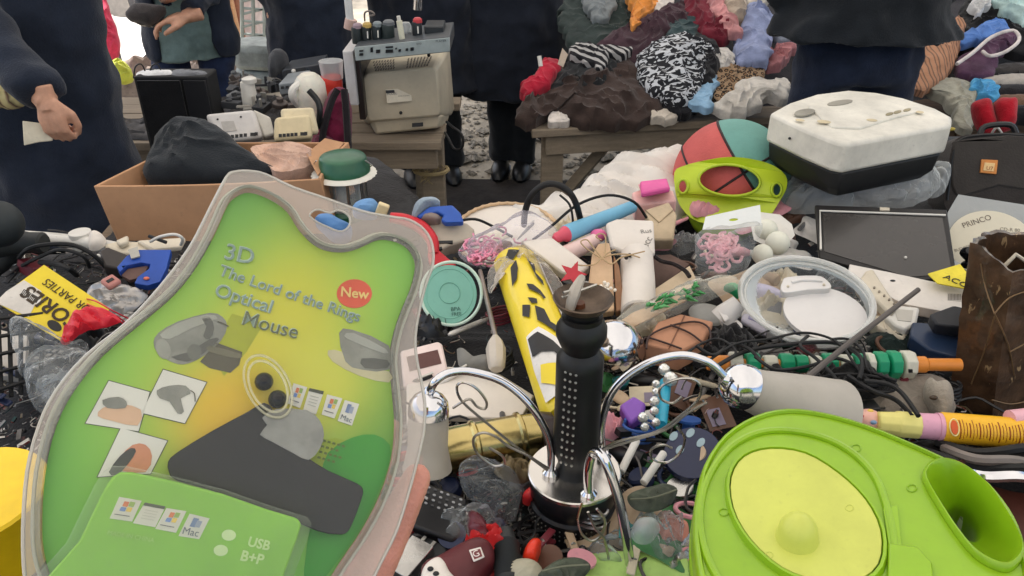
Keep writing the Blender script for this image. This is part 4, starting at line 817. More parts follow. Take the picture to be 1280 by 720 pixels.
# crumpled clear bags below it
for i_, (ol, H_, sd) in enumerate((([(975, 262), (980, 232), (1000, 222), (1040, 236), (1070, 250), (1060, 262), (1000, 268)], .05, 2), ([(1030, 248), (1060, 232), (1120, 225), (1165, 216), (1172, 238), (1130, 262), (1060, 262)], .06, 5), ([(1150, 222), (1170, 212), (1186, 216), (1182, 240), (1160, 248)], .03, 8))):
    solo('clear_bag', MB().blob(fr(ol[0][0], 250, .90, .25), ol, H=H_, fold=.025, fs=15, seed=sd, sharp=True, off=0), film((224, 228, 226), .3, .30, bump=1, bs=40), ['cloudy crumpled clear bag on the left under the white device', 'long cloudy crumpled clear bag in front of the white device', 'small cloudy clear bag beside the black briefcase'][i_], 'bag', 'crumpled clear bags under the white device')
# black briefcase
T = thing('briefcase', Y(1240, 262, 1.75), 'black laptop briefcase with a square orange badge', 'briefcase'); f = Fr(Y(1240, 215, 1.72), (-.12, -1, .55))
ol = [(1180, 256), (1184, 215), (1190, 184), (1198, 172), (1215, 168), (1255, 166), (1310, 170), (1330, 200), (1330, 280), (1250, 282), (1200, 270)]
obj('case', MB().plate(f, ol, 0, .09, 3), cloth((56, 52, 50), var=.1, bump=.25), T, bevel=.015, seg=4)
obj('flap', MB().plate(f, [(1192, 186), (1202, 174), (1320, 172), (1330, 240), (1250, 232), (1204, 246), (1190, 232)], .004, .008, 2), cloth((62, 58, 55), var=.1, bump=.25), T, bevel=.004)
f2 = Fr(f.o + f.n * .005, f.n); bq = [(1227, 199), (1248, 200), (1246, 218), (1225, 216)]
bo = obj('badge', MB().plate(f2, bq, .003, .005), mat((196, 128, 66), .35, .4), T, bevel=.0015)
obj('emblem', MB().plate(f2, [(1231, 203), (1244, 204), (1242, 214), (1229, 213)], .0045, .002), mat((226, 190, 130), .4), bo)
text('U7', f2, (1233, 212), (1241, 213), mat((160, 90, 40)), .0052, bo)
obj('handle', MB().tube([f.hit(1225, 168, -.04), f.hit(1232, 158, -.04), f.hit(1262, 156, -.04), f.hit(1270, 167, -.04)], .007, 8, k=4), BLK, T)
obj('piping', MB().tube([f.hit(1184, 250, .001), f.hit(1188, 215, .001), f.hit(1193, 188, .001), f.hit(1200, 175, .001), f.hit(1216, 170, .001), f.hit(1256, 168, .001), f.hit(1300, 171, .001)], .003, 6, k=3), BLK, T)
# LCD panel
T = thing('screen_panel', W(1100, 335, .87), 'bare laptop screen with black bezel and white edge strip', 'screen'); f = fr(1100, 300, .93, .30)
obj('backing', MB().plate(f, [(1019, 256), (1184, 262), (1196, 345), (1140, 352), (1024, 322)], 0, .012), plastic((34, 32, 32), .5), T, bevel=.002)
obj('glass_sheet', MB().plate(f, [(1028, 266), (1178, 272), (1190, 342), (1136, 346), (1030, 314)], .001, .003), mat((62, 59, 57), .25, var=.12, vs=4, bump=.02, coat=.3), T)
obj('light_strip', MB().tube([f.hit(1026, 312, .003), f.hit(1025, 263.5, .003), f.hit(1182, 269, .003)], .0022, 6), WHT, T)
obj('latch', MB().plate(f, [(1100, 259), (1112, 259.5), (1112, 263), (1100, 262.5)], .003, .004), CREAM, T); obj('chip', MB().ball(f.hit(1132, 322, .002), .003, 8, 6), WHT, T)
# disc in sleeve
T = thing('disc', W(1232, 330, .98), 'round white printed disc in a clear sleeve leaning behind the bark vase', 'disc'); f = Fr(Y(1232, 300, 1.42), (-.25, -1, 1.1))
obj('sleeve', MB().plate(f, [(1168, 294), (1198, 243), (1320, 262), (1340, 330), (1300, 360), (1180, 335)], -.002, .0015), film((220, 224, 222), .35, .25, bump=.3), T)
dd = obj('platter', MB().plate(f, ell(1240, 306, 56, 42, 48, 12), .002, .0015), mat((214, 206, 184), .45, var=.03), T)
text('PRINCO', f, (1205, 285), (1240, 274), mat((110, 100, 88)), .0025, dd); text('BUDGET', f, (1194, 315), (1214, 309), mat((130, 120, 106)), .0025, dd); text('CD-R 80', f, (1250, 288), (1275, 290), mat((130, 120, 106)), .0025, dd)
solo('sleeve_tab', MB().plate(f, [(1172, 326), (1178, 318), (1206, 332), (1202, 340)], .004, .001), film(a=.5), 'torn clear strip at the lower left of the disc sleeve', 'plastic strip')
T = thing('bulldog_clip', W(1210, 325, 1.0), 'shiny black clip in front of the disc sleeve', 'clip'); f3 = Fr(Y(1212, 322, 1.36), (0, -1, .6))
obj('jaw', MB().blob(f3, [(1202, 318), (1208, 311), (1216, 312), (1220, 320), (1212, 326)], H=.012, fold=.003, N=24, nr=8, drop=.01), plastic((24, 24, 28), .15), T); obj('lever', MB().blob(f3, [(1202, 328), (1210, 324), (1218, 328), (1216, 336), (1206, 334)], H=.01, fold=.003, N=24, nr=8, drop=.01), plastic((24, 24, 28), .15), T)
T = thing('yellow_card', W(1188, 350, .93), 'small yellow card showing the letters AC beside the bark vase', 'card'); f = fr(1188, 346, .935, .2)
obj('sheet', MB().plate(f, [(1160, 342), (1200, 330), (1216, 350), (1214, 362), (1172, 354)], 0, .002), mat((226, 208, 52), .5), T); text('ACC', f, (1178, 347), (1206, 359), mat((40, 34, 20)), .001, T, squash=1.0)
# ================================================================ MIDDLE: WHITE AND BEIGE THINGS
f = fr(1150, 370, .90, .15)
T = thing('plastic_strip', W(1150, 390, .88), 'long white plastic panel with a small barcode in front of the screen', 'panel')
obj('board', MB().plate(f, [(1062, 330), (1112, 340), (1214, 362), (1212, 384), (1196, 392), (1130, 380), (1060, 345)], .012, .02), plastic((220, 214, 206), .45), T, bevel=.005)
bcd = obj('barcode', MB().plate(f, [(1184, 366), (1202, 368), (1202, 377), (1184, 375)], .0125, .0008), mat((196, 190, 182)), T)
for k in range(9): obj('bar', MB().plate(f, [(1185.5 + k * 1.8, 367.4), (1186.4 + k * 1.8, 367.5), (1186.4 + k * 1.8, 375), (1185.5 + k * 1.8, 374.8)], .0130, .0004), mat((110, 106, 102)), bcd)
obj('plug_hole', MB().ball(f.hit(1116, 351, .012), (.005, .003, .002), 10, 6), BLK, T)
def slab(name, label, cat, ol, z, t, th, m, bev=.004, k=1, grp=None, sx=0, sy=0, seg=2):
    cx_ = sum(p[0] for p in ol) / len(ol); cy_ = sum(p[1] for p in ol) / len(ol); f_ = fr(cx_, cy_, z, t, sx, sy)
    T_ = thing(name, f_.o - V((0, 0, th)), label, cat, grp); obj('body_shell', MB().plate(f_, ol, 0, th, k), m, T_, bevel=bev, seg=seg); return T_, f_
T, f = slab('remote_control', 'cream remote control with a row of small buttons next to the round clear bowl', 'remote', [(1082, 338), (1092, 336), (1122, 382), (1116, 392), (1108, 388), (1072, 352)], .935, .2, .02, CREAM)
for k in range(5): obj('button', MB().plate(f, ell(1093 + k * 6.2, 361 + k * 5.0 - 2, 1.6, 1.2, 8), .002, .003), plastic((130, 120, 104)), T)
T, f = slab('white_switch_plate', 'white plastic switch frame right of the clear bowl', 'switch', [(1112, 380), (1150, 384), (1146, 404), (1132, 412), (1118, 406), (1104, 392)], .92, .2, .02, WHT)
obj('recess', MB().plate(f, [(1118, 386), (1142, 388), (1139, 402), (1122, 400)], .001, .002), plastic((186, 182, 172)), T)
T, f = slab('cream_cover', 'cream cover with slanted ribs below the white panel', 'cover', [(1086, 392), (1108, 396), (1140, 408), (1130, 424), (1100, 410), (1082, 402)], .905, .15, .02, CREAM)
for k in range(3): obj('rib', MB().tube([f.hit(1092 + k * 12, 396 + k * 4, .001), f.hit(1096 + k * 12, 408 + k * 4, .001)], .0015, 6), CREAM, T)
T, f = slab('navy_box', 'flat glossy navy blue box beside the bark vase', 'box', [(1140, 402), (1206, 406), (1204, 448), (1160, 436), (1138, 420)], .92, .2, .03, plastic((36, 52, 78), .3)); 
T, f = slab('black_case', 'pointed black case lying on the navy box', 'case', [(1162, 392), (1192, 381), (1214, 386), (1212, 410), (1170, 405)], .955, .2, .022, plastic((30, 32, 38), .45))
solo('dark_green_pad', MB().blob(fr(1110, 430, .88, .2), [(1085, 420), (1110, 410), (1140, 422), (1150, 440), (1110, 446), (1088, 440)], H=.02, fold=.01, seed=8), cloth((34, 46, 44)), 'dark green pad in front of the navy box', 'pad')
# round clear bowl with white lid inside
T = thing('round_clear_bowl', W(1010, 420, .87), 'round clear plastic bowl lying tilted with a white lid inside it', 'bowl'); f = fr(1009, 375, .955, .45)
def ring(cx, cy, rx, ry, off, rot=0, n=48): return [f.hit(p[0], p[1], off) for p in ell(cx, cy, rx, ry, n, rot)]
obj('wall', MB().loft([ring(1009, 374, 85, 50, 0, 12), ring(1011, 380, 82, 50, -.02, 12), ring(1014, 390, 74, 46, -.05, 12), ring(1015, 396, 62, 38, -.062, 12)], False, True), film(a=.14, rough=.06, bump=.1), T, ang=60)
obj('rim', MB().tube(ring(1009, 374, 85, 50, .002, 12), .0042, 8, closed=True), film((235, 235, 230), .45, .08, bump=.1), T)
obj('inner_rim', MB().tube(ring(1010, 377, 80, 46, -.006, 12), .0025, 8, closed=True), film((235, 235, 230), .4, .08, bump=.1), T)
T = thing('white_flip_lid', W(1035, 410, .90), 'white round flip-top lid lying in the clear bowl', 'lid'); f = fr(1033, 390, .935, .4)
WL = plastic((222, 218, 214), .4, var=.04)
obj('disc', MB().plate(f, ell(1032, 392, 54, 32, 40, 14), 0, .01), WL, T, bevel=.004, seg=3)
obj('flip_cap', MB().plate(f, [(978, 352), (984, 346), (1020, 344), (1034, 350), (1038, 360), (1010, 362), (982, 366), (976, 360)], .012, .014, 3), WL, T, bevel=.004)
obj('hinge', MB().tube([f.hit(990, 353, .013), f.hit(1004, 350, .013), f.hit(1028, 351, .013)], .0028, 8, k=3), WL, T)
for a in ((985, 358), (1030, 356)): obj('pin', MB().ball(f.hit(a[0], a[1], .013), .0025, 8, 6), CREAM, T)
solo('lilac_soap_bar', MB().blob(fr(955, 366, .90, .3), ell(957, 366, 28, 8, 12, 16), H=.014, fold=.001, fs=8, N=30, nr=10, drop=.012, wob=0), plastic((196, 190, 214), .4), 'long lilac bar seen through the clear bowl', 'soap bar')
T, f = slab('lilac_carton', 'pale lilac printed carton seen through the clear bowl', 'carton', [(934, 372), (966, 378), (958, 418), (926, 400)], .885, .3, .012, plastic((196, 192, 206), .4))
for a in ([(942, 378), (958, 382), (956, 388), (940, 384)], [(938, 388), (954, 393), (951, 404), (935, 398)]): obj('print', MB().plate(f, a, .001, .0015), plastic((150, 146, 178)), T)
solo('grey_divider', MB().plate(fr(975, 395, .89, .6), [(962, 374), (978, 378), (972, 430), (952, 418)], 0, .004), plastic((110, 108, 110)), 'dark grey plate standing in the clear bowl', 'plate')
# small white spout, grey plate
T = thing('white_spout', W(912, 395, .88), 'small white plastic spout with hinge left of the clear bowl', 'spout')
f = fr(912, 392, .915, .4); obj('cone', MB().lathe(f.hit(900, 400, -.01), f.hit(924, 378, .01), [(0, .020), (.3, .02), (1, .014)], 18), WL, T); obj('hinge_plate', MB().plate(f, [(897, 388), (903, 386), (912, 398), (906, 402)], .012, .006), WL, T, bevel=.002); obj('flange', MB().plate(f, ell(914, 404, 15, 7, 20, 20), -.004, .004), WL, T)
solo('grey_saucer', MB().blob(fr(885, 395, .885, .2), ell(886, 394, 26, 14, 16, 14), H=.006, fold=.001, N=36, nr=8, wob=0, drop=.004), plastic((150, 150, 146)), 'grey saucer under the small white spout', 'saucer')
solo('green_cap', MB().blob(fr(915, 362, .92, .4), [(904, 358), (916, 355), (926, 360), (922, 370), (914, 364)], H=.012, fold=.004, N=24, nr=8, drop=.01), plastic((40, 150, 96)), 'small emerald green scrap above the white spout', 'scrap')
# bowl cradle with three white balls
T = thing('white_dish', W(965, 300, .9), 'small white plastic dish holding white balls beside the lime goggle frame', 'dish'); f = fr(962, 288, .93, .45)
do = [(936, 270), (950, 265), (975, 268), (990, 280), (994, 294), (984, 306), (962, 310), (942, 300)]
obj('dish_shell', MB().loft([[f.hit(*p) for p in do], [f.hit(p[0] * .8 + 964 * .2, p[1] * .8 + 288 * .2, -.03) for p in do], [f.hit(p[0] * .74 + 964 * .26, p[1] * .74 + 288 * .26, -.026) for p in do], [f.hit(p[0] * .93 + 964 * .07, p[1] * .93 + 288 * .07, .0) for p in do]], True, False), WHT, T, bevel=.001)
for i_, (a, r_) in enumerate((((958, 288), 14), ((972, 304), 15), ((953, 318), 13))):
    p = fr(a[0], a[1], .93, 0).o; k_ = mpp(p) * r_
    solo('white_ball', MB().ball(p, k_, 20, 14), plastic((222, 222, 206), .5, var=.05), ['white plastic ball sitting deepest in the white dish', 'largest white plastic ball at the front lip of the white dish', 'white plastic ball lying below the white dish by the clear bowl'][i_], 'ball', 'white plastic balls')
# header bag with pink scrunchie
T = thing('scrunchie_bag', W(905, 320, .93), 'small clear bag with white header card holding a pale pink scrunchie', 'bag'); f = fr(905, 300, .97, .55)
obj('header', MB().plate(f, [(882, 271), (950, 256), (952, 281), (916, 286), (878, 287)], .002, .001, 1, [ell(917, 274.5, 6, 1.8, 10, -6)]), mat((224, 226, 222), .35, var=.04), T)
obj('pouch', MB().blob(f, [(878, 286), (916, 284), (952, 279), (944, 310), (930, 344), (896, 356), (872, 340), (868, 310)], H=.03, fold=.012, fs=22, sharp=True, seed=4, drop=.002, off=-.01), film(a=.12, rough=.15), T)
pk = MB(); rp = random.Random(4)
for k in range(46):
    a = rp.uniform(0, 6.28); r_ = rp.uniform(0, 20); cx_, cy_ = 900 + math.cos(a) * r_ * 1.2, 312 + math.sin(a) * r_ * 1.1; a2 = rp.uniform(0, 6.28)
    pk.tube([f.hit(cx_ + math.cos(a2 + t) * 7, cy_ + math.sin(a2 + t) * 6, -.012 + .022 * math.cos(r_ / 20 * 1.5) + rp.uniform(-.004, .006)) for t in (0, 1.2, 2.4, 3.6)], .0030, 5, k=3)
obj('scrunchie', pk, cloth((236, 176, 184), var=.1, bump=.2), T)
# pink strings in bag
T = thing('pink_ribbon_bag', W(620, 310, .92), 'clear cellophane bag with curly pink ribbons next to the cyan lid', 'bag'); f = fr(640, 300, .95, .35)
obj('pouch', MB().blob(f, [(572, 312), (600, 296), (640, 276), (662, 268), (690, 282), (700, 304), (660, 318), (628, 326), (602, 334), (582, 328)], H=.03, fold=.014, fs=18, sharp=True, seed=6, drop=.004), film((232, 226, 236), .24, .2, bump=.8), T)
pk = MB()
for k in range(60):
    cx_, cy_ = rp.gauss(604, 14), rp.gauss(310, 7); a2 = rp.uniform(0, 6.28)
    pk.tube([f.hit(cx_ + math.cos(a2 + t) * 9 * (1 - t * .1), cy_ + math.sin(a2 + t) * 6, .012 + rp.uniform(-.004, .012)) for t in (0, 1.1, 2.2, 3.0)], .0019, 5, k=3)
obj('ribbon_curl', pk, plastic((232, 150, 176), .4), T)
# coloured wands
def rod(name, label, cat, a, b_, za, zb_, ra, rb, m, grp=None, tipm=None, tip=None, n=18, extra=()):
    A_, B_ = W(a[0], a[1], za), W(b_[0], b_[1], zb_); T_ = thing(name, (A_ + B_) / 2, label, cat, grp); mp_ = (mpp(A_) + mpp(B_)) / 2
    obj('shaft', MB().lathe(A_, B_, [(0, ra * .8 * mp_), (.02, ra * mp_), (.5, (ra + rb) / 2 * mp_), (.98, rb * mp_), (1, rb * .8 * mp_)], n), m, T_)
    if tip: obj('tip', MB().lathe(A_ + (A_ - B_).normalized() * tip[0] * mp_, A_ + (B_ - A_).normalized() * 2 * mp_, [(0, tip[1] * .5 * mp_), (.2, tip[1] * .9 * mp_), (.6, tip[1] * mp_), (1, ra * .95 * mp_)], n), tipm, T_)
    return T_, A_, B_, mp_
rod('toy_wand', 'light blue plastic wand with a red tip on the white sack', 'wand', (706, 293), (792, 258), .965, .965, 11, 8, plastic((116, 178, 208), .5), 'plastic wands', plastic((214, 84, 104)), (18, 7))
rod('toy_wand', 'pale pink plastic wand with a hot pink end beneath the light blue one', 'wand', (700, 322), (745, 300), .94, .95, 12, 9, plastic((226, 196, 190), .5), 'plastic wands', plastic((222, 168, 168)), (14, 10))
solo('wand_tip', MB().ball(W(748, 294, .955), (.016, .012, .012), 14, 10), plastic((228, 110, 160)), 'hot pink knob beside the kraft paper sheath', 'knob')
# black arch handle and cords
solo('black_arch', MB().tube([W(655, 281, .93), W(657, 262, .99), W(666, 242, 1.03), W(684, 230, 1.05), W(704, 234, 1.045), W(718, 250, 1.02), W(726, 276, .95)], .0062, 10, k=5), RUB, 'thick black rubber arch standing up from the white sack', 'handle')
def cable(label, pts, r=.0028, m=RUB, name='cable', cat='cable', grp=None, k=5): return solo(name, MB().tube([W(*p) for p in pts], r, 7, k=k), m, label, cat, grp)
cable('thin black cable arching over the light blue wand', [(666, 300, .95), (690, 282, .97), (722, 256, 1.0), (760, 244, 1.01), (792, 252, 1.0), (808, 272, .96)])
cable('thin black cable in front of the scalloped tray', [(574, 276, .93), (594, 274, .95), (614, 282, .93), (640, 296, .92)])
cable('short grey cable right of the black arch', [(700, 244, .99), (712, 256, .98), (716, 276, .95), (714, 286, .93)], .0024)
# kraft boxes, envelope, roll
T, f = slab('pink_gift_box', 'hot pink lidded cardboard box with pale pink front beside the goggle frame', 'gift box', [(800, 226), (834, 222), (838, 234), (802, 241)], 1.0, .0, .012, plastic((214, 84, 150), .5))
obj('front_face', MB().prism([f.hit(802, 243, -.012), f.hit(838, 236, -.012), f.hit(838, 236, -.05), f.hit(802, 243, -.05)], V((0, .05, 0))), mat((226, 160, 160), .6, var=.2, vs=30), T)
T, f = slab('pale_pink_box', 'pale pink box under the hot pink lid', 'box', [(790, 240), (802, 236), (842, 238), (846, 250), (795, 256)], .965, .0, .04, mat((222, 176, 170), .6))
T, f = slab('beige_paper_bag', 'folded beige paper bag left of the goggle frame', 'paper bag', [(806, 262), (836, 252), (846, 268), (842, 300), (816, 300)], .955, .45, .035, mat((196, 176, 146), .8)); obj('fold_line', MB().tube([f.hit(806, 262, .001), f.hit(824, 278, .001), f.hit(842, 262, .001)], .0012, 5), mat((160, 140, 112)), T)
T, f = slab('white_envelope', 'white padded envelope with handwritten letters', 'envelope', [(757, 279), (772, 273), (817, 275), (819, 316), (798, 322), (764, 308)], .975, .35, .012, PAP)
text('Rus', f, (802, 292), (815, 290), mat((130, 126, 120)), .0008, T); text('ecc', f, (809, 310), (816, 298), mat((130, 126, 120)), .0008, T)
T = thing('white_roll', W(795, 370, .9), 'white paper roll below the handwritten envelope', 'roll'); p0, p1 = W(796, 318, .955), W(798, 392, .92)
obj('roll_sheet', MB().lathe(p0, p1, [(0, .026), (.02, .0285), (.5, .03), (.98, .029), (1, .026)], 28), PAP, T); obj('core', MB().lathe(p0 + (p0 - p1) * .01, p0, [(0, .012), (1, .012)], 16), KRAFT, T)
T = thing('kraft_sheath', W(757, 360, .9), 'tan kraft paper sheath tied with a twine bow', 'paper sheath'); f = fr(757, 345, .955, .45)
obj('paper', MB().plate(f, [(740, 318), (748, 304), (762, 303), (766, 330), (768, 388), (740, 392), (736, 350)], 0, .02), KRAFT, T, bevel=.003)
obj('side_face', MB().plate(f, [(767, 318), (774, 332), (782, 386), (770, 389)], -.004, .02), mat((150, 112, 84), .85), T, bevel=.002)
TW = mat((178, 152, 116), .9); tw = []
for pts in ([(750, 322), (738, 314), (730, 308), (726, 302), (734, 300), (742, 310), (752, 322)], [(752, 322), (744, 330), (730, 332), (718, 330)], [(752, 322), (768, 318), (786, 318), (800, 322)], [(752, 322), (764, 330), (776, 322), (790, 318), (806, 314)], [(752, 324), (760, 316), (770, 312)], [(752, 300), (745, 296), (750, 292), (757, 297), (756, 322)]):
    obj('twine', MB().tube([f.hit(p[0], p[1], .008) for p in pts], .0013, 5, k=4), TW, T)
pr = MB()
for k in range(26): pr.ball(f.hit(rp.gauss(756, 4), rp.gauss(362, 7), .005 + rp.uniform(0, .006)), .0032, 8, 6)
solo('pearl_beads', pr, plastic((232, 222, 206), .2, coat=.5), 'cluster of small white pearl beads lying on the kraft sheath', 'beads')
T = thing('open_dark_box', W(820, 350, .9), 'open cardboard box corner with dark brown inside', 'box'); f = fr(822, 345, .93, .25)
obj('inner_floor', MB().plate(f, [(790, 322), (838, 318), (862, 330), (820, 362), (800, 372), (794, 360)], -.02, .004), mat((92, 72, 64), .8, var=.3), T)
obj('edge_panel', MB().plate(f, [(820, 360), (862, 332), (870, 348), (866, 364), (806, 392), (800, 376)], .0, .006), CARDL, T, bevel=.001)
obj('black_lace', MB().tube([f.hit(*p, .012) for p in [(780, 318), (796, 314), (812, 316), (826, 326), (842, 330), (856, 338), (862, 346)]], .004, 6, k=4), cloth((36, 30, 30)), T)
for a in ((783, 322), (787, 319)): solo('black_bead', MB().ball(W(a[0], a[1], .975), .0038, 10, 8), BLK, ('left' if a[0] == 783 else 'right') + ' tiny black bead on the twine beside the white envelope', 'bead', 'black beads on the twine')
# green plant packet
T = thing('plant_packet', W(840, 385, .92), 'long cellophane packet with artificial green sprigs', 'packet'); f = fr(840, 380, .945, .3)
obj('wrapper', MB().blob(f, [(764, 404), (790, 386), (850, 362), (905, 344), (926, 350), (922, 362), (880, 378), (830, 400), (790, 420), (774, 418)], H=.02, fold=.010, fs=22, sharp=True, seed=3, drop=.006), film((226, 222, 206), .24, .18, bump=.9), T)
obj('backing_card', MB().plate(f, [(768, 406), (792, 390), (856, 366), (860, 374), (800, 404), (780, 416)], -.001, .003), mat((206, 170, 130), .7), T)
for k in range(34):
    cx_ = rp.uniform(800, 872); cy_ = 392 - (cx_ - 800) * .42 + rp.uniform(-7, 7); a = -.45 + rp.uniform(-.7, .7); L_ = rp.uniform(9, 18)
    q0, q1 = f.hit(cx_, cy_, .014), f.hit(cx_ + math.cos(a) * L_, cy_ + math.sin(a) * L_ * .8, .02 + rp.uniform(0, .008))
    obj('leaf', MB().tube([q0, (q0 + q1) / 2 + f.n * .003, q1], [.0012, .0034, .0006], 5), plastic(rp.choice([(60, 140, 76), (48, 120, 62), (90, 160, 96)]), .45), T)
# brown carton with cord
T = thing('brown_carton', W(845, 430, .86), 'small brown cardboard carton tied with dark cord', 'carton'); f = fr(845, 415, .935, .15)
obj('body_shell', MB().plate(f, [(822, 402), (850, 392), (892, 402), (880, 424), (850, 440), (806, 430)], 0, .04), mat((176, 128, 100), .8, var=.12), T, bevel=.003)
obj('seam_line', MB().tube([f.hit(856, 394, .001), f.hit(836, 436, .001)], .0010, 5), mat((120, 82, 62)), T)
for pts in ([(808, 436), (812, 420), (836, 408), (868, 402), (886, 410), (888, 430)], [(802, 430), (808, 422), (830, 428), (852, 436)], [(838, 406), (862, 416), (880, 430)]): obj('cord', MB().tube([f.hit(p[0], p[1], .004) for p in pts], .0016, 7, k=4), plastic((52, 30, 26), .5), T)
# white box with red star
T, f = slab('long_white_box', 'long white carton with a red star printed at its near end', 'carton', [(650, 300), (690, 296), (738, 332), (722, 344), (702, 340)], .955, .25, .02, PAP)
sf_ = fr(714, 345, .965, .75); star = []
for i in range(10): a = i * math.pi / 5 - 1.2; r_ = 19 if i % 2 == 0 else 8; star.append((716 + math.cos(a) * r_ * .95, 342 + math.sin(a) * r_ * .9))
obj('star', MB().plate(sf_, star, .006, .003), plastic((200, 54, 66), .5), T)
# cyan lid, rod with plug
T = thing('cyan_lid', W(562, 400, .9), 'round sea-green plastic lid with a white rim', 'lid'); f = fr(562, 368, .93, .8)
obj('disc', MB().plate(f, ell(561, 368, 35, 37, 44), .0, .006), plastic((120, 178, 160), .4, var=.06), T, bevel=.001); obj('rim', MB().tube([f.hit(p[0], p[1], 0) for p in ell(564, 367, 38, 39.5, 44)], .0028, 8, closed=True), plastic((200, 222, 206), .4), T)
obj('ridge', MB().tube([f.hit(p[0], p[1], 0) for p in ell(562, 366, 13, 13, 30)], .0014, 6, closed=True), plastic((112, 170, 152), .4), T)
obj('step_ring', MB().tube([f.hit(p[0], p[1], 0) for p in ell(562, 367, 29, 31, 36)], .001, 6, closed=True), plastic((120, 178, 160), .4), T)
text('BPA', f, (564, 389), (576, 388), plastic((46, 90, 80)), .001, T); text('FREE', f, (565, 395), (577, 394), plastic((46, 90, 80)), .001, T)
T, A_, B_, mp_ = rod('shower_rod', 'thin rod ending in a greyish white plastic plug', 'rod', (622, 432), (600, 338), .92, .93, 3, 3, mat((150, 140, 134), .4, .5))
obj('plug', MB().lathe(W(621, 462, .905), W(619, 420, .93), [(0, .010), (.05, .0125), (.3, .0145), (.62, .0155), (.85, .011), (1, .005)], 8), plastic((196, 186, 172), .5), T)
# red hooked thing, blue clamp, grey iron
RED = plastic((196, 24, 40), .3, var=.12)
T = thing('hooked_tool', W(530, 310, .93), 'curved glossy red plastic handle behind the top right corner of the blister pack', 'handle'); f = fr(530, 300, .955, .5)
obj('grip', MB().tube([f.hit(*p, 0) for p in [(488, 272), (506, 275), (526, 284), (540, 300), (542, 318)]], [.010, .012, .013, .012, .01], 10, k=4), RED, T)
obj('jaw', MB().plate(f, [(534, 316), (544, 308), (560, 322), (571, 330), (564, 334), (544, 332), (536, 328)], .004, .012), RED, T, bevel=.003)
T = thing('grey_iron', W(560, 290, .92), 'sand grey plastic tool body with two slots', 'tool'); f = fr(560, 290, .95, .3)
obj('body_shell', MB().plate(f, [(538, 276), (584, 278), (594, 294), (582, 300), (560, 306), (548, 312), (538, 300)], .01, .03, 2), plastic((176, 166, 150), .5), T, bevel=.006, seg=3)
for a in ([(544, 301), (566, 300.5), (566, 303.5), (544, 304)], [(548, 309), (552, 308), (553, 311), (549, 312)]): obj('slot', MB().plate(f, a, .012, .004), BLK, T)
T = thing('blue_clamp', W(560, 270, .95), 'bright blue plastic clamp lying on the sand grey tool', 'clamp'); f = fr(556, 268, .985, .45)
obj('jaw', MB().plate(f, [(520, 270), (536, 258), (566, 256), (576, 266), (580, 277), (556, 278), (551, 274), (555, 268), (546, 264), (532, 268), (524, 272)], .004, .014), plastic((42, 88, 176), .35), T, bevel=.004, seg=3)
obj('rag', MB().blob(f, [(513, 268), (516, 258), (532, 249), (546, 248), (549, 254), (532, 262), (518, 273)], H=.02, fold=.006, N=34, nr=8, drop=.01), cloth((146, 160, 172)), T)
obj('lens', MB().blob(f, [(520, 271), (534, 265), (550, 270), (546, 276), (532, 274)], H=.008, fold=.002, N=24, nr=8, off=-.004), plastic((140, 124, 116)), T)
solo('blue_sponge', MB().blob(fr(450, 258, .98, .6), [(440, 256), (452, 249), (468, 250), (474, 258), (468, 270), (444, 268)], H=.02, fold=.005, N=34, nr=10, drop=.02), plastic((106, 150, 196), .6), 'light blue sponge piece behind the top of the blister pack', 'sponge')
solo('blue_bottle', MB().blob(fr(415, 280, .93, .6), [(395, 272), (410, 268), (432, 280), (442, 290), (432, 300), (408, 294)], H=.03, fold=.004, N=34, nr=10, drop=.02), plastic((84, 132, 186), .5), 'blue plastic piece seen through the hanging hole of the blister pack', 'plastic piece')
solo('cream_block', MB().box(W(478, 262, .98), (.022, .012, .026), Matrix.Rotation(.4, 3, 'Y')), plastic((226, 206, 160)), 'small cream block beside the light blue sponge', 'block', bevel=.003)
# ================================================================ LEFT SIDE OF THE TABLE
solo('white_pipe', MB().tube([W(22, 296, .89), W(95, 302, .89), W(150, 312, .89)], .014, 12, k=3), WHT, 'long white pipe at the far left edge of the table', 'pipe')
T = thing('hair_dryer', W(20, 300, .93), 'black hair dryer entering at the left edge', 'hair dryer')
obj('barrel', MB().lathe(W(-40, 300, .93), W(56, 304, .93), [(0, .034), (.35, .036), (.55, .026), (.8, .02), (.97, .021), (1, .017)], 22), mat((44, 46, 44), .6), T)
obj('motor_housing', MB().ball(W(-2, 280, 1.0), .042, 20, 14), mat((40, 46, 48), .6), T); obj('handle', MB().tube([W(-6, 305, .92), W(10, 318, .9), W(-10, 336, .88)], .02, 10, k=3), mat((36, 38, 38), .6), T)
solo('white_cup', up(106, 312, 1.46, 0, [(314, 12), (300, 14), (290, 13)]), WHT, 'white plastic cup beside the cardboard box corner', 'cup')
solo('crumpled_tissue', MB().blob(fr(122, 302, .91, .4), [(110, 296), (120, 291), (130, 298), (128, 310), (114, 312)], H=.02, fold=.01, sharp=True, N=30, nr=8), PAP, 'crumpled white tissue right of the white cup', 'tissue')
for i_, (ol, z) in enumerate((([(128, 306), (150, 300), (200, 304), (196, 318), (150, 316)], .90), ([(144, 300), (160, 293), (160, 302), (150, 306)], .915), ([(170, 300), (232, 296), (226, 308), (190, 312)], .905))):
    slab('plastic_piece', ['flat cream plastic piece in front of the cardboard box', 'small pointed cream plastic piece at the foot of the cardboard box', 'cream plastic piece under the thin white loop'][i_], 'plastic piece', ol, z, .2, .012, CREAM, grp='cream plastic pieces before the cardboard box')
solo('white_loop', MB().tube([W(188, 302, .92), W(200, 296, .935), (W(218, 293, .94)), W(228, 298, .93), W(226, 306, .91)], .003, 8, k=5), WHT, 'thin white plastic loop by the cardboard box', 'loop')
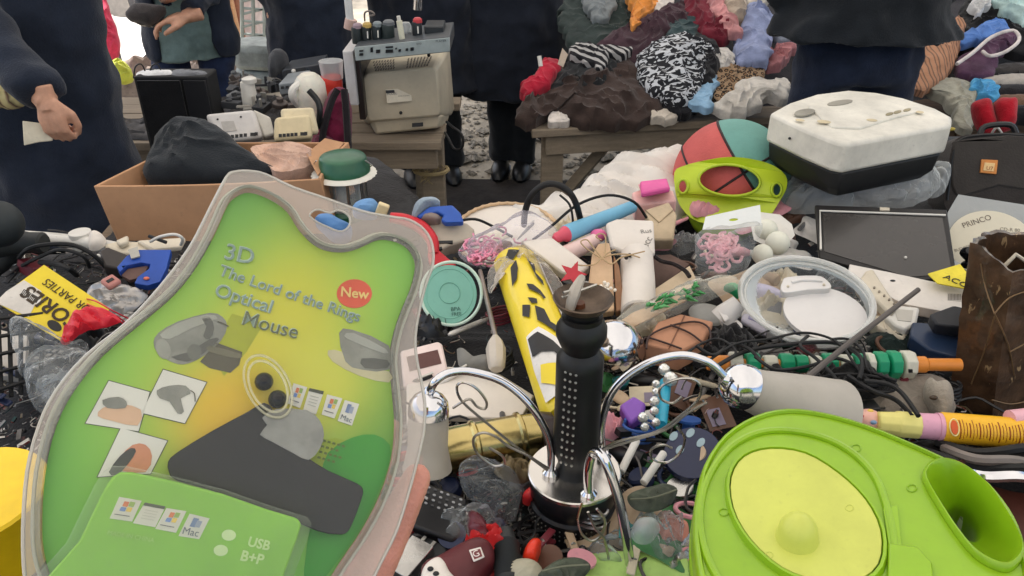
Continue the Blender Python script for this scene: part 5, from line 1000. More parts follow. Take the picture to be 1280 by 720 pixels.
solo('black_pen', MB().tube([W(186, 295, .93), W(208, 303, .92)], .0035, 8), BLK, 'short black stick across the white loop', 'stick')
T, f = slab('dark_adapter', 'dark square power adapter left of the blue trigger', 'adapter', [(122, 314), (134, 308), (160, 318), (150, 336), (130, 332)], .915, .3, .03, plastic((52, 46, 44), .5)); obj('stud', MB().ball(f.hit(123, 320, .003), .004, 10, 8), WHT, T)
BLU = plastic((36, 78, 166), .35, var=.1)
T = thing('blue_trigger', W(185, 345, .9), 'bright blue curved plastic handle with an orange dot', 'handle'); f = fr(185, 332, .93, .5)
obj('grip', MB().plate(f, [(146, 334), (158, 320), (172, 312), (214, 312), (208, 336), (200, 352), (184, 357), (168, 354), (172, 346), (186, 336), (188, 330), (176, 328), (158, 332), (150, 340)], .0, .018), BLU, T, bevel=.004, seg=3)
obj('dot', MB().ball(f.hit(183, 348, .001), (.0055, .004, .003), 12, 8), plastic((222, 118, 92)), T); obj('inner_plate', MB().plate(f, [(152, 344), (160, 336), (186, 332), (178, 346), (162, 350)], -.01, .01), mat((112, 86, 78), .6), T)
obj('clip', MB().plate(f, [(160, 312), (172, 308), (175, 320), (164, 323)], .006, .004), mat((180, 176, 164)), T)
T = thing('metal_box', W(160, 375, .88), 'crumpled shiny grey foil tray under the blue handle', 'foil tray'); f = fr(160, 366, .90, .3)
obj('tray', MB().blob(f, [(114, 360), (132, 352), (170, 362), (184, 372), (160, 396), (130, 390), (112, 374)], H=.015, fold=.014, fs=26, sharp=True, seed=7, N=50), mat((180, 176, 172), .3, .6), T)
T, f = slab('pink_buckle', 'dusty pink plastic buckle in the left clutter', 'buckle', [(124, 350), (140, 341), (152, 350), (136, 360)], .93, .3, .01, plastic((178, 120, 112), .5)); obj('slot', MB().plate(f, [(132, 351), (140, 346.5), (143, 349), (135, 353.5)], .001, .003), BLK, T)
for i_, (pts, lab) in enumerate((([(24, 322, .91), (34, 312, .94), (56, 306, .95), (90, 306, .95), (116, 318, .93), (132, 334, .9)], 'uppermost black cable arching over the left clutter'), ([(28, 332, .9), (48, 322, .93), (76, 312, .95), (104, 320, .94), (112, 334, .91)], 'second black cable arching over the left clutter'), ([(50, 328, .92), (70, 330, .93), (86, 336, .93), (96, 344, .9)], 'short thick black cable below the two arched ones'))): cable(lab, pts, [.0042, .0036, .005][i_], name='black_cable', grp='black cables in the left clutter')
# yellow ACCESSORIES card
T = thing('yellow_packet', W(80, 385, .94), 'yellow upside-down header packet reading accessories for parties with a white barcode end', 'packet'); f = fr(80, 380, .965, .45)
obj('header', MB().plate(f, [(55, 331), (138, 386), (80, 428), (-4, 378), (12, 362)], .0, .0025), mat((226, 200, 44), .4, var=.06), T)
obj('white_section', MB().plate(f, [(30, 350), (52, 364), (36, 396), (-6, 378), (8, 364)], .0008, .0008), mat((206, 200, 190), .4), T)
bcd = obj('barcode', MB().plate(f, [(30, 360), (52, 372), (48, 382), (24, 369)], .0016, .0004), mat((222, 218, 210)), T)
for k in range(12): obj('bar', MB().plate(f, [(30 + k * 1.7, 361 + k * .95), (31 + k * 1.7, 361.5 + k * .95), (26.5 + k * 1.7, 368.5 + k * .95), (25.5 + k * 1.7, 368 + k * .95)], .002, .0003), mat((60, 56, 50)), bcd)
DKT = mat((52, 36, 14), .5)
text('CORIES', f, (105, 402), (38, 357), DKT, .0014, T, bold=.02, squash=1.0); text('FOR PARTIES', f, (120, 388), (60, 348), DKT, .0014, T, squash=1.1)
obj('hang_hole', MB().plate(f, ell(68, 407, 10, 6, 14, 30), .0006, .0008), BLK, T)
solo('packet_pouch', MB().blob(fr(60, 450, .93, .4), [(14, 400), (40, 404), (80, 428), (112, 430), (104, 470), (70, 500), (40, 480), (20, 450)], H=.03, fold=.018, fs=20, sharp=True, seed=5), film(a=.07, rough=.08, bump=.9), 'crumpled clear pouch hanging under the yellow packet', 'pouch')
solo('red_ribbon', MB().blob(fr(100, 402, .965, .4), [(74, 424), (90, 400), (112, 388), (136, 392), (148, 404), (120, 412), (98, 420), (82, 434)], H=.015, fold=.018, fs=30, sharp=True, seed=9, N=50), plastic((208, 40, 54), .35), 'crumpled red cellophane beside the yellow packet', 'cellophane')
for i_ in range(3): cable(['upper', 'middle', 'lower'][i_] + ' thin red string trailing from the red cellophane', [(96 + 8 * i_, 372 + 6 * i_, .95), (118, 376 + 8 * i_, .97), (140 + 4 * i_, 388 + 6 * i_, .96), (160, 398 + 8 * i_, .93)], .0012, plastic((206, 52, 66)), 'red_string', 'string', 'red strings')
# wire basket
T = thing('wire_basket', W(20, 480, .85), 'black plastic mesh basket at the left edge', 'basket'); f = fr(20, 440, .93, .6)
for k in range(7): obj('bar', MB().tube([f.hit(-30 + k * 14, 398 + k * 2, 0), f.hit(-22 + k * 12, 505 - k * 3, -.01)], .0032, 6), RUB, T)
for k in range(5): obj('bar', MB().tube([f.hit(-34, 402 + k * 24, .001), f.hit(54 - k * 2, 392 + k * 20, .001)], .0034, 6), RUB, T)
solo('white_cartons', MB().plate(fr(10, 430, .9, .5), [(-20, 408), (34, 420), (30, 470), (-20, 470)], 0, .02), PAP, 'white carton inside the black mesh basket', 'carton')
solo('clear_wrap', MB().blob(fr(90, 470, .92, .3), [(40, 446), (80, 436), (112, 444), (120, 480), (96, 520), (50, 516), (30, 480)], H=.03, fold=.02, fs=22, sharp=True, seed=12), film(a=.09, rough=.08, bump=1), 'crumpled clear wrapping left of the blister pack', 'wrapping')
T = thing('yellow_bucket', W(-10, 620, .85), 'bright yellow plastic tub with a black base at the lower left edge', 'tub')
p0 = W(-8, 690, .93); obj('tub_shell', MB().lathe(p0 + V((0, 0, -.01)), p0 + V((0, 0, .085)), [(0, .056), (.1, .062), (.92, .073), (.96, .076), (1, .074)], 36), plastic((236, 196, 16), .35), T); obj('base', MB().lathe(p0 + V((0, 0, -.06)), p0 + V((0, 0, -.012)), [(0, .05), (1, .058)], 30), BLK, T)
# ================================================================ FRONT: LAMP, TUBES, GREEN LID
# tall yellow printed bag
T = thing('yellow_tube_package', W(660, 450, .88), 'long yellow roll package with black shapes and a black-white checked lower end', 'package'); f = fr(655, 410, .935, .25)
A_, B_ = W(642, 322, .955), W(716, 520, .915)
dirv = (B_ - A_).normalized(); L_ = (B_ - A_).length
obj('roll', MB().lathe(A_, B_, [(0, .028), (.015, .034), (.04, .0385), (.96, .042), (1, .036)], 40, flat=.8), mat((232, 206, 40), .38, var=.05, coat=.3), T)
side = dirv.cross(V((0, 0, 1))).normalized(); nrm = side.cross(dirv); nrm = nrm if nrm.z > 0 else -nrm
def patch(poly, m, off=.0012, nm='print_patch'):
    """shape printed on the roll: poly in (t along, angle in rad), bent round the roll"""
    mb = MB(); P = [V((a, b_, 0)) for a, b_ in poly]; tri = geometry.tessellate_polygon([P])
    bm = bmesh.new(); vs = [bm.verts.new(p) for p in P]
    for t in tri:
        try: bm.faces.new([vs[i] for i in t])
        except Exception: pass
    bmesh.ops.subdivide_edges(bm, edges=bm.edges, cuts=4, use_grid_fill=True)
    bmesh.ops.triangulate(bm, faces=bm.faces); bm.verts.index_update()
    def R_(t): return .0385 + (.0035 * t)
    out = []
    for lay in (off, -.001):
        for v in bm.verts:
            t, an = v.co.x, v.co.y; r_ = R_(t) + lay; out.append(A_ + dirv * L_ * t + side * math.sin(an) * r_ * (1) + nrm * math.cos(an) * (r_ * .8 + .0006 + (lay if lay > 0 else 0)))
    n = len(bm.verts); fs = [tuple(v.index for v in f_.verts) for f_ in bm.faces]; bm.free()
    mb.add(out, fs); return obj(nm, mb, m, T)
YB = mat((28, 26, 26), .45); YW = mat((222, 218, 212), .45)
for pl_ in ([(.07, -.1), (.05, .35), (.10, .62), (.13, .3), (.10, .1)], [(.14, .2), (.18, .55), (.30, .75), (.27, .45), (.2, .25)], [(.17, -.55), (.15, -.3), (.27, -.38), (.33, -.58), (.29, -.65), (.24, -.42)], [(.33, -.1), (.32, .15), (.36, .12), (.40, -.25), (.43, -.3), (.42, -.42), (.37, -.3)], [(.42, .1), (.41, .3), (.45, .24), (.46, .02), (.43, -.02)], [(.46, .3), (.44, .6), (.5, .75), (.53, .5)], [(.50, -.15), (.47, .15), (.56, .25), (.66, -.35), (.68, -.62), (.62, -.55), (.58, -.2)]): patch(pl_, YB)
patch([(.62, .9), (.60, .3), (.68, -.2), (.84, -.75), (.97, -.9), (.97, 1.0), (.8, 1.05)], YW)
patch([(.64, .85), (.63, .4), (.70, 0), (.84, -.5), (.88, -.35), (.76, .1), (.74, .5), (.74, .9)], YB, .0022)
patch([(.82, .2), (.80, .7), (.88, .9), (.92, .5), (.97, .1), (.9, -.1)], mat((232, 206, 40), .38, var=.05), .0022)
for i in range(4):
    for j in range(5):
        if (i + j) % 2 == 0: patch([(.92 + i * .018, -.7 + j * .14), (.938 + i * .018, -.7 + j * .14), (.938 + i * .018, -.56 + j * .14), (.92 + i * .018, -.56 + j * .14)], YB, .003, 'check')
patch([(.04, -1.15), (.98, -1.2), (.98, -.98), (.04, -.9)], YW, .0018)
solo('roll_wrapper', MB().blob(Fr(A_ + V((.02, -.04, .01)), (0, -.3, 1)), [(608, 352), (616, 330), (640, 312), (668, 318), (700, 352), (712, 378), (694, 392), (676, 352), (648, 326), (622, 340), (614, 368)], H=.016, fold=.012, fs=30, sharp=True, seed=14, N=70, cx=(655, 328)), film((224, 214, 200), .22, .2, bump=1), 'crinkled clear wrapping round the top of the yellow roll package', 'wrapping')
# pink device, white sheet
T, f = slab('pink_reader', 'small pinkish white device with a brown window beside the blister pack', 'device', [(500, 438), (548, 426), (553, 430), (560, 462), (556, 470), (504, 484)], .90, .35, .014, plastic((226, 206, 200), .45)); obj('window', MB().plate(f, [(508, 446), (547, 437), (552, 454), (512, 464)], .001, .002), mat((86, 50, 46), .4), T)
T = thing('white_sheet_box', W(610, 500, .87), 'large flat white carton under the left lamp arm', 'carton'); f = fr(610, 490, .885, .12)
obj('body_shell', MB().plate(f, [(508, 470), (560, 458), (620, 464), (668, 494), (650, 524), (560, 520), (508, 530)], 0, .012), PAP, T, bevel=.002)
solo('grey_paper_tent', MB().blob(fr(590, 452, .90, .3), [(572, 438), (578, 440), (592, 450), (614, 450), (612, 462), (576, 460)], H=.015, fold=.01, sharp=True, N=30, nr=8), mat((120, 118, 112), .7), 'torn grey paper between the pink device and the white plug', 'paper')
# gold cylinder
T = thing('gold_cylinder', W(610, 570, .87), 'shiny gold tin cylinder lying under the left lamp arm', 'cylinder')
a_, b_ = W(548, 566, .905), W(672, 542, .905)
obj('barrel', MB().lathe(a_, b_, [(0, .030), (.03, .033), (.05, .031), (.32, .031), (.34, .034), (.37, .034), (.39, .031), (.78, .031), (.80, .034), (.83, .034), (.85, .03), (1, .028)], 40), BRASS, T)
obj('end_sleeve', MB().lathe(a_ + (a_ - b_) * .24, a_, [(0, .026), (.2, .032), (1, .034)], 36, False, False), film((214, 206, 186), .35, .3, bump=.5), T)
obj('dark_end', MB().lathe(b_, b_ + (b_ - a_) * .16, [(0, .031), (1, .026)], 30), plastic((44, 30, 28), .3), T)
# ---------------- lamp
bc = W(718, 588, .935); yb_ = bc.y; bx = bc.x; kb = mpp(bc)
T = thing('table_lamp', V((bx, yb_, .86)), 'three-armed chrome lamp with a studded black turned column and a bowl on top', 'lamp')
def Z(py): return zat(yb_, py)
def ring_prof(rows): z0 = Z(rows[0][0]); z1 = Z(rows[-1][0]); return (bx, yb_, z0), (bx, yb_, z1), [((Z(py) - z0) / (z1 - z0), hw * mpp((bx, yb_, Z(py)))) for py, hw in rows]
col = [(606, 24), (598, 26), (590, 25), (580, 21), (572, 22), (565, 26), (556, 28.5), (545, 29), (500, 29), (455, 30), (446, 30), (441, 26), (436, 22), (428, 27), (418, 32), (408, 32), (400, 27), (392, 21), (384, 22)]
obj('column', MB().lathe(*ring_prof(col), 48), plastic((20, 21, 22), .42, var=.15, vs=20), T)
obj('collar', MB().lathe((bx, yb_, Z(398)), (bx, yb_, Z(392)), [(0, .0225), (1, .0225)], 30), plastic((16, 16, 17), .4), T)
zr = Z(372); kr = mpp((bx, yb_, zr)); 
bw = obj('bowl', MB().loft([oval((bx, yb_, Z(388)), .012, .012, n=40), oval((bx, yb_, Z(386)), 22 * kr, 22 * kr, n=40), oval((bx, yb_, Z(381)), 32 * kr, 32 * kr, n=40), oval((bx, yb_, zr), 38.5 * kr, 38.5 * kr, n=40), oval((bx, yb_, zr + .001), 37 * kr, 37 * kr, n=40), oval((bx, yb_, Z(380)), 28 * kr, 28 * kr, n=40), oval((bx, yb_, Z(383)), 12 * kr, 12 * kr, n=40)]), mat((98, 84, 72), .45, .7, var=.35, vs=25, bump=.2), T)
obj('candle_stub', MB().lathe((bx - .004, yb_, Z(384)), (bx - .004, yb_, Z(378)), [(0, .007), (1, .006)], 14), mat((92, 52, 30), .5), bw)
for r_ in range(13):
    for c_ in (-1, 0, 1):
        py = 452 + r_ * 9.2; a = -.12 + c_ * .24 - .35; rr_ = 29.4 * mpp((bx, yb_, Z(py)))
        obj('stud', MB().ball((bx + math.sin(a) * rr_, yb_ - math.cos(a) * rr_, Z(py)), .0019, 6, 4), STEEL, T)
obj('base_disc', MB().lathe((bx, yb_, .929), (bx, yb_, .9355), [(0, .0555), (.2, .057), (.8, .057), (1, .0555)], 48), mat((206, 202, 196), .22, 1.0, var=.04, bump=.01), T)
obj('drum', MB().lathe((bx, yb_, .852), (bx, yb_, .928), [(0, .047), (.08, .053), (.5, .054), (.55, .051), (.62, .051), (.68, .054), (.95, .054), (1, .052)], 48), plastic((22, 22, 24), .35), T)
for k in range(26):
    for j in range(3):
        a = k * .12 - 1.56; obj('drum_stud', MB().ball((bx + math.sin(a) * .054, yb_ - math.cos(a) * .054, .868 + j * .0075), .0012, 5, 4), STEEL, T)
def arm(pts, r=.0048): return obj('arm', MB().tube([V(p) for p in pts], r, 14, k=8), CHROME, T)
def AP(px, py, y): return Y(px, py, y)
s0 = W(688, 592, .937)
arm([s0, Y(687, 552, s0.y + .005), Y(664, 508, s0.y + .01), Y(630, 478, s0.y + .02), Y(590, 465, s0.y + .02), Y(562, 466, s0.y + .01), Y(545, 476, s0.y + .0), Y(538, 488, s0.y)])
obj('arm_foot', MB().lathe(s0 - V((0, 0, .002)), s0 + V((0, 0, .008)), [(0, .010), (.5, .010), (1, .006)], 18), CHROME, T)
y1_ = s0.y
def shade(px, py, yd, r_px, tilt, shade_px, m, ln=.06):
    c0 = Y(px, py, yd); k = mpp(c0); ax = V(tilt).normalized(); R0 = r_px * k
    cp = obj('cup', MB().lathe(c0 - ax * R0 * .35, c0 + ax * R0 * .85, [(0, R0 * .2), (.04, R0 * .42), (.2, R0 * .72), (.45, R0 * .93), (.75, R0), (1, R0 * 1.0)], 36, True, False), CHROME, T)
    obj('nut', MB().lathe(c0 - ax * R0 * .55, c0 - ax * R0 * .33, [(0, R0 * .2), (.5, R0 * .26), (1, R0 * .3)], 16), CHROME, cp)
    obj('shade', MB().lathe(c0 + ax * R0 * .8, c0 + ax * (R0 * .8 + ln), [(0, R0 * .92), (.15, R0 * 1.0), (.6, shade_px * k * .85), (.9, shade_px * k), (1, shade_px * k * 1.06)], 36, False, False), m, T)
shade(536, 498, y1_, 26, (-.05, -.25, -1), 30, mat((180, 172, 158), .35, alpha=.75, var=.05, bump=.1), .07)
# right arm
s1 = W(754, 572, .937)
arm([s1, Y(752, 530, s1.y), Y(768, 486, s1.y + .005), Y(806, 456, s1.y + .01), Y(850, 444, s1.y + .01), Y(884, 452, s1.y), Y(905, 470, s1.y - .005)])
obj('arm_foot', MB().lathe(s1 - V((0, 0, .002)), s1 + V((0, 0, .008)), [(0, .010), (.5, .010), (1, .006)], 18), CHROME, T)
shade(914, 478, s1.y, 29, (.98, .15, -.5), 50, mat((170, 164, 154), .45, var=.08, bump=.12, bs=30), .135)
# front arm, close to the camera
s2 = W(736, 618, .937)
arm([s2, Y(735, 590, s2.y - .005), Y(742, 566, s2.y - .01), Y(756, 575, s2.y - .03), Y(772, 620, s2.y - .045), Y(783, 672, s2.y - .055), Y(792, 740, s2.y - .06)], .0058)
obj('arm_foot', MB().lathe(s2 - V((0, 0, .002)), s2 + V((0, 0, .008)), [(0, .010), (.5, .010), (1, .006)], 18), CHROME, T)
# curly wires
WIRE = mat((190, 186, 178), .25, 1.0, var=.1)
for pts, y_ in (([(686, 586), (650, 562), (610, 530), (578, 502), (571, 484), (580, 478), (596, 486), (608, 502), (606, 511), (596, 508), (586, 499), (566, 510)], s0.y - .01),
                ([(684, 588), (660, 570), (636, 558), (620, 546), (604, 541), (592, 548), (596, 566), (616, 582), (630, 580), (628, 570), (612, 560)], s0.y - .015),
                ([(746, 566), (772, 552), (820, 540), (850, 520), (872, 500), (876, 484), (866, 474), (846, 474), (826, 484), (826, 498), (840, 504), (852, 496)], s1.y - .01),
                ([(760, 560), (800, 548), (834, 536), (860, 516), (884, 503)], s1.y - .012), ([(846, 534), (856, 548), (850, 566), (834, 578), (816, 574), (814, 562), (828, 556), (840, 560)], s1.y - .015),
                ([(735, 640), (744, 660), (756, 676), (764, 720), (768, 760)], s2.y - .05), ([(728, 628), (722, 650), (728, 668), (740, 676), (752, 668), (756, 650), (746, 636)], s2.y - .03)):
    obj('curled_wire', MB().tube([Y(p[0], p[1], y_) for p in pts], .0016, 7, k=5), WIRE, T)
# back cup with brown stem
T = thing('lamp_cup', W(765, 450, .9), 'chrome dome lamp cup with a brown stem behind the column', 'lamp cup')
c0 = W(764, 432, .93); ax = (CAM - c0).normalized() * .75 + V((-.2, 0, .3)); ax.normalize(); k = mpp(c0)
obj('dome', MB().lathe(c0 + ax * 22 * k, c0 - ax * 22 * k, [(0, 3 * k), (.05, 14 * k), (.2, 25 * k), (.5, 34 * k), (.8, 38 * k), (1, 39 * k)], 44, True, False), CHROME, T)
obj('stem', MB().tube([c0 + ax * 20 * k + V((-.01, 0, .005)), Y(749, 404, yb_ + .13), Y(744, 380, yb_ + .12)], .006, 10, k=3), mat((104, 80, 62), .4, .4), T)
obj('nut', MB().ball(c0 + ax * 22 * k + V((-.01, 0, .0)), (.012, .012, .008), 14, 8), mat((150, 130, 110), .3, .8), T)
# feather/straw on the bowl
T = thing('straw_tie', Y(716, 378, yb_), 'grey twisted ribbon end lying over the rim of the lamp bowl', 'ribbon')
obj('ribbon', MB().tube([Y(712, 388, yb_ - .01), Y(718, 366, yb_), Y(728, 346, yb_ + .02)], [.005, .007, .004], 6, k=4), mat((168, 160, 148), .5), T)
for a, b_ in (((702, 372), (746, 356)), ((704, 366), (728, 360))): obj('stick', MB().tube([Y(a[0], a[1], yb_ - .005), Y(b_[0], b_[1], yb_ + .01)], .0018, 6), STEEL, T)
# ---------------- drum stick with beads
T = thing('bead_stick', W(1030, 455, .94), 'orange plastic rod threaded with green and white segments', 'toy rod'); a_, b_ = W(884, 454, .925), W(1200, 456, .925); d_ = (b_ - a_)
OR = plastic((226, 140, 56), .4); GR = plastic((22, 148, 104), .35); SW = plastic((206, 204, 188), .4)
obj('rod', MB().lathe(a_, b_, [(0, .010), (.02, .012), (.08, .012), (.09, .007), (.8, .007), (.81, .012), (.86, .0125), (.87, .0095), (1, .0095)], 20), OR, T)
segs = [(.085, .05, SW, .018), (.15, .055, GR, .017), (.22, .055, SW, .013), (.285, .055, GR, .016), (.345, .05, GR, .014), (.40, .05, SW, .013), (.455, .055, GR, .017), (.52, .05, SW, .015), (.575, .045, GR, .017), (.625, .03, SW, .018), (.66, .045, GR, .020), (.712, .045, GR, .0215), (.765, .05, SW, .0215)]
for t0, ln, m_, r_ in segs: obj('segment', MB().lathe(a_ + d_ * t0, a_ + d_ * (t0 + ln), [(0, r_ * .85), (.12, r_), (.88, r_), (1, r_ * .85)], 8), m_, T, bevel=.001)
f = Fr(a_ + d_ * .79 + V((0, -.0215, 0)), (0, -1, .2)); obj('mark', MB().plate(f, [(1136, 462), (1141, 462), (1141, 466), (1136, 466)], .001, .002), BLK, T)
# black cable tangle
rc = random.Random(21)
tang = [[(884, 452), (920, 430), (960, 424), (1000, 416), (1030, 420), (1052, 432), (1066, 452), (1080, 470), (1098, 484)], [(890, 462), (930, 440), (990, 430), (1040, 428), (1066, 438), (1078, 452), (1074, 474)],
        [(1010, 420), (1000, 432), (1020, 448), (1042, 470), (1050, 486), (1030, 492)], [(1040, 424), (1060, 424), (1078, 438), (1084, 460), (1090, 474), (1082, 480)], [(960, 470), (1000, 478), (1044, 468), (1090, 470), (1120, 480), (1110, 490), (1060, 486)],
        [(1060, 470), (1090, 488), (1120, 500), (1140, 520)], [(1080, 476), (1110, 480), (1128, 492), (1148, 520)], [(860, 440), (880, 428), (900, 424), (920, 440), (900, 456), (876, 456)], [(870, 432), (892, 444), (914, 430), (936, 436), (950, 450)], [(930, 470), (960, 484), (1000, 488), (1040, 494), (1060, 480)],
        [(1084, 452), (1094, 470), (1106, 478), (1090, 482), (1070, 476)], [(944, 446), (970, 462), (1010, 458), (1046, 448), (1080, 462), (1120, 476)]]
words = ['longest upper', 'second upper', 'steep crossing', 'small looping', 'low flat', 'short slanting', 'lower right forked', 'left end looping', 'left end wavy', 'lowest left', 'knotted right', 'middle wavy']
for i_, pts in enumerate(tang):
    cable(words[i_] + ' black flat cable in the tangle over the green beaded rod', [(p[0], p[1], .955 + rc.uniform(-.008, .012)) for p in pts], rc.choice([.002, .0026, .0032]), RUB, 'black_cable', 'cable', 'black cables over the beaded rod')
solo('black_bundle', MB().blob(fr(1040, 482, .915, .2), [(940, 476), (980, 466), (1040, 466), (1100, 470), (1120, 486), (1080, 500), (1020, 505), (960, 492)], H=.022, fold=.022, fs=26, seed=17, N=70, sharp=True), cloth((30, 30, 30), var=.4), 'bundle of black straps below the green beaded rod', 'straps')
solo('black_net_left', MB().blob(fr(905, 434, .90, .2), [(862, 452), (880, 420), (910, 412), (936, 420), (950, 440), (930, 452), (890, 462)], H=.02, fold=.02, fs=34, seed=19, N=60, sharp=True), cloth((28, 28, 30), var=.4), 'black crumpled strap bundle right of the brown carton', 'straps')
solo('grey_stick', MB().tube([W(985, 492, .97), W(1060, 430, 1.0), W(1148, 362, 1.03)], [.0048, .004, .0038], 8), mat((84, 78, 74), .5), 'long grey stick leaning across the cables', 'stick')
# bark vase
T = thing('bark_vase', W(1240, 515, .85), 'dark brown square vase with gold-flecked bark texture at the right edge', 'vase')
BK = mat((74, 54, 38), .3, var=.5, vs=18, bump=1.0, bs=32, pat='bark', coat=.6)
def vr_(pts, z): return [W(p[0], p[1], z) for p in pts]
top_ = [Y(1212, 302, 1.02), Y(1266, 340, .97), Y(1350, 330, 1.0), Y(1320, 290, 1.13), Y(1236, 288, 1.12)]
bot_ = [Y(1188, 508, 1.0), Y(1240, 520, .955), Y(1330, 520, .99), Y(1310, 470, 1.1), Y(1200, 470, 1.1)]
def rib(a, b_, n=9):
    o_ = []
    for i in range(len(a)):
        for j in range(n): t = j / n; o_.append(a[i].lerp(a[(i + 1) % len(a)], t))
    return o_
loops = []
for j in range(17):
    t = j / 16; lp = [p.lerp(q, t) for p, q in zip(bot_, top_)]; lp = rib(lp, None); c_ = sum(lp, V()) / len(lp)
    loops.append([p + (p - c_).normalized() * (.007 * noise.noise(p * 45) + .005 * noise.noise(p * 120)) + V((0, 0, .006 * noise.noise(p * 50) if j == 16 else 0)) for p in lp])
c_ = sum(loops[-1], V()) / len(loops[-1]); inn = [[p.lerp(c_, .1) + V((0, 0, -.002)) for p in loops[-1]], [p.lerp(c_, .16) - V((0, 0, .03)) for p in loops[-1]], [p.lerp(c_, .4) - V((0, 0, .14)) for p in loops[-1]]]
obj('vase_wall', MB().loft(loops + inn), BK, T, ang=50)
fv = Fr(bot_[0], (bot_[1] - bot_[0]).cross(top_[0] - bot_[0])); fv.n = fv.n if fv.n.y < 0 else -fv.n
fw = Fr(bot_[1], (bot_[2] - bot_[1]).cross(top_[1] - bot_[1])); fw.n = fw.n if fw.n.y < 0 else -fw.n
GV = mat((122, 96, 66), .4, .3)
for pts in ([(1243, 392), (1262, 372), (1290, 362)], [(1243, 392), (1232, 360), (1226, 330)], [(1243, 392), (1260, 430), (1268, 470)], [(1243, 396), (1230, 440), (1214, 480)], [(1262, 440), (1290, 425)], [(1240, 500), (1262, 505), (1282, 502)]):
    obj('vein', MB().tube([(fv if p[0] < 1240 else fw).hit(p[0], p[1], .003) for p in pts], .0011, 5, k=4), GV, T)
obj('white_stick', MB().tube([Y(1256, 332, 1.03), Y(1270, 318, 1.03), Y(1284, 328, 1.03)], .003, 6), mat((200, 190, 170)), T)
# grey cloth and small toy
solo('grey_rag', MB().blob(fr(1130, 490, .89, .2), [(1010, 470), (1060, 466), (1120, 468), (1180, 472), (1192, 510), (1160, 530), (1080, 524), (1020, 510)], H=.02, fold=.016, seed=5, N=70), cloth((136, 128, 118)), 'grey rag lying in front of the bark vase', 'rag')
T = thing('toy_cat', W(1172, 490, .9), 'small grey toy animal head peeking out beside the bark vase', 'toy'); f = fr(1172, 490, .92, .5)
obj('head', MB().blob(f, [(1156, 484), (1160, 474), (1170, 478), (1184, 474), (1192, 484), (1190, 510), (1178, 522), (1164, 506)], H=.02, fold=.003, seed=3, drop=.02), cloth((150, 142, 130)), T)
obj('eye', MB().ball(f.hit(1167, 497, .022), (.006, .004, .003), 12, 8), plastic((60, 44, 24), .15), T)
# toy tube
T = thing('toy_tube', W(1190, 545, .9), 'yellow toy tube with dense brown print, pink section and pale yellow cap', 'toy tube')
a_, b_ = W(1096, 528, .935), W(1330, 546, .935); d_ = b_ - a_; rr_ = 17.5 * mpp(W(1190, 538, .935))
obj('cap', MB().lathe(a_, a_ + d_ * .23, [(0, rr_ * .7), (.05, rr_ * .82), (.45, rr_ * .9), (.5, rr_ * .98), (.95, rr_ * .98), (1, rr_ * .9)], 10), plastic((228, 218, 130), .4), T, bevel=.0015)
obj('pink_section', MB().lathe(a_ + d_ * .225, a_ + d_ * .345, [(0, rr_ * .92), (.8, rr_ * .95), (.82, rr_ * 1.03), (1, rr_ * 1.03)], 30), plastic((218, 160, 182), .4), T)
yt = obj('printed_barrel', MB().lathe(a_ + d_ * .345, b_, [(0, rr_ * 1.06), (.01, rr_ * 1.1), (1, rr_ * 1.1)], 36), mat((236, 180, 40), .35, var=.04), T)
dn = d_.normalized(); sd = V((0, -.72, .69)); 
for k in range(34):
    t = .41 + k * .0172; c = a_ + d_ * t; ln = rc.uniform(.55, .95); pts = []
    for j in range(7):
        an = (-.15 + ln * 1.5 * (j / 6 - .5)); u = V((0, -math.cos(an + .75), math.sin(an + .75))); pts.append(c + u * rr_ * 1.103)
    obj('print_line', MB().tube(pts, .00055 if k % 3 else .0009, 4), mat((150, 70, 14), .5), yt)
c = a_ + d_ * .375 + V((0, -.75, .66)) * rr_ * 1.1; fe = Fr(c, (0, -.75, .66)); obj('emblem', MB().prism([fe.loc(math.cos(t) * .0045, math.sin(t) * .009, .0008) for t in [i * .5236 for i in range(12)]], -fe.n * .001), mat((214, 90, 40)), yt); obj('emblem_ring', MB().tube([fe.loc(math.cos(t) * .006, math.sin(t) * .011, .0005) for t in [i * .5236 for i in range(12)]], .0008, 4, closed=True), mat((240, 220, 160)), yt)
kb_ = obj('knob', MB().ball(W(1085, 526, .93), (.019, .016, .016), 22, 16), plastic((228, 176, 160), .4), T)
for a, c_ in (((1076, 520), (206, 60, 60)), ((1088, 514), (236, 200, 90)), ((1092, 528), (120, 150, 180)), ((1072, 528), (240, 210, 200))): 
    q = W(a[0], a[1], .945); obj('dot', MB().ball(q, (.0045, .003, .003), 10, 6), plastic(c_), kb_)
solo('pink_tube_end', MB().tube([W(1262, 524, .95), W(1330, 516, .95)], .012, 14), plastic((224, 170, 180)), 'pale pink tube end at the right edge above the yellow tube', 'tube')
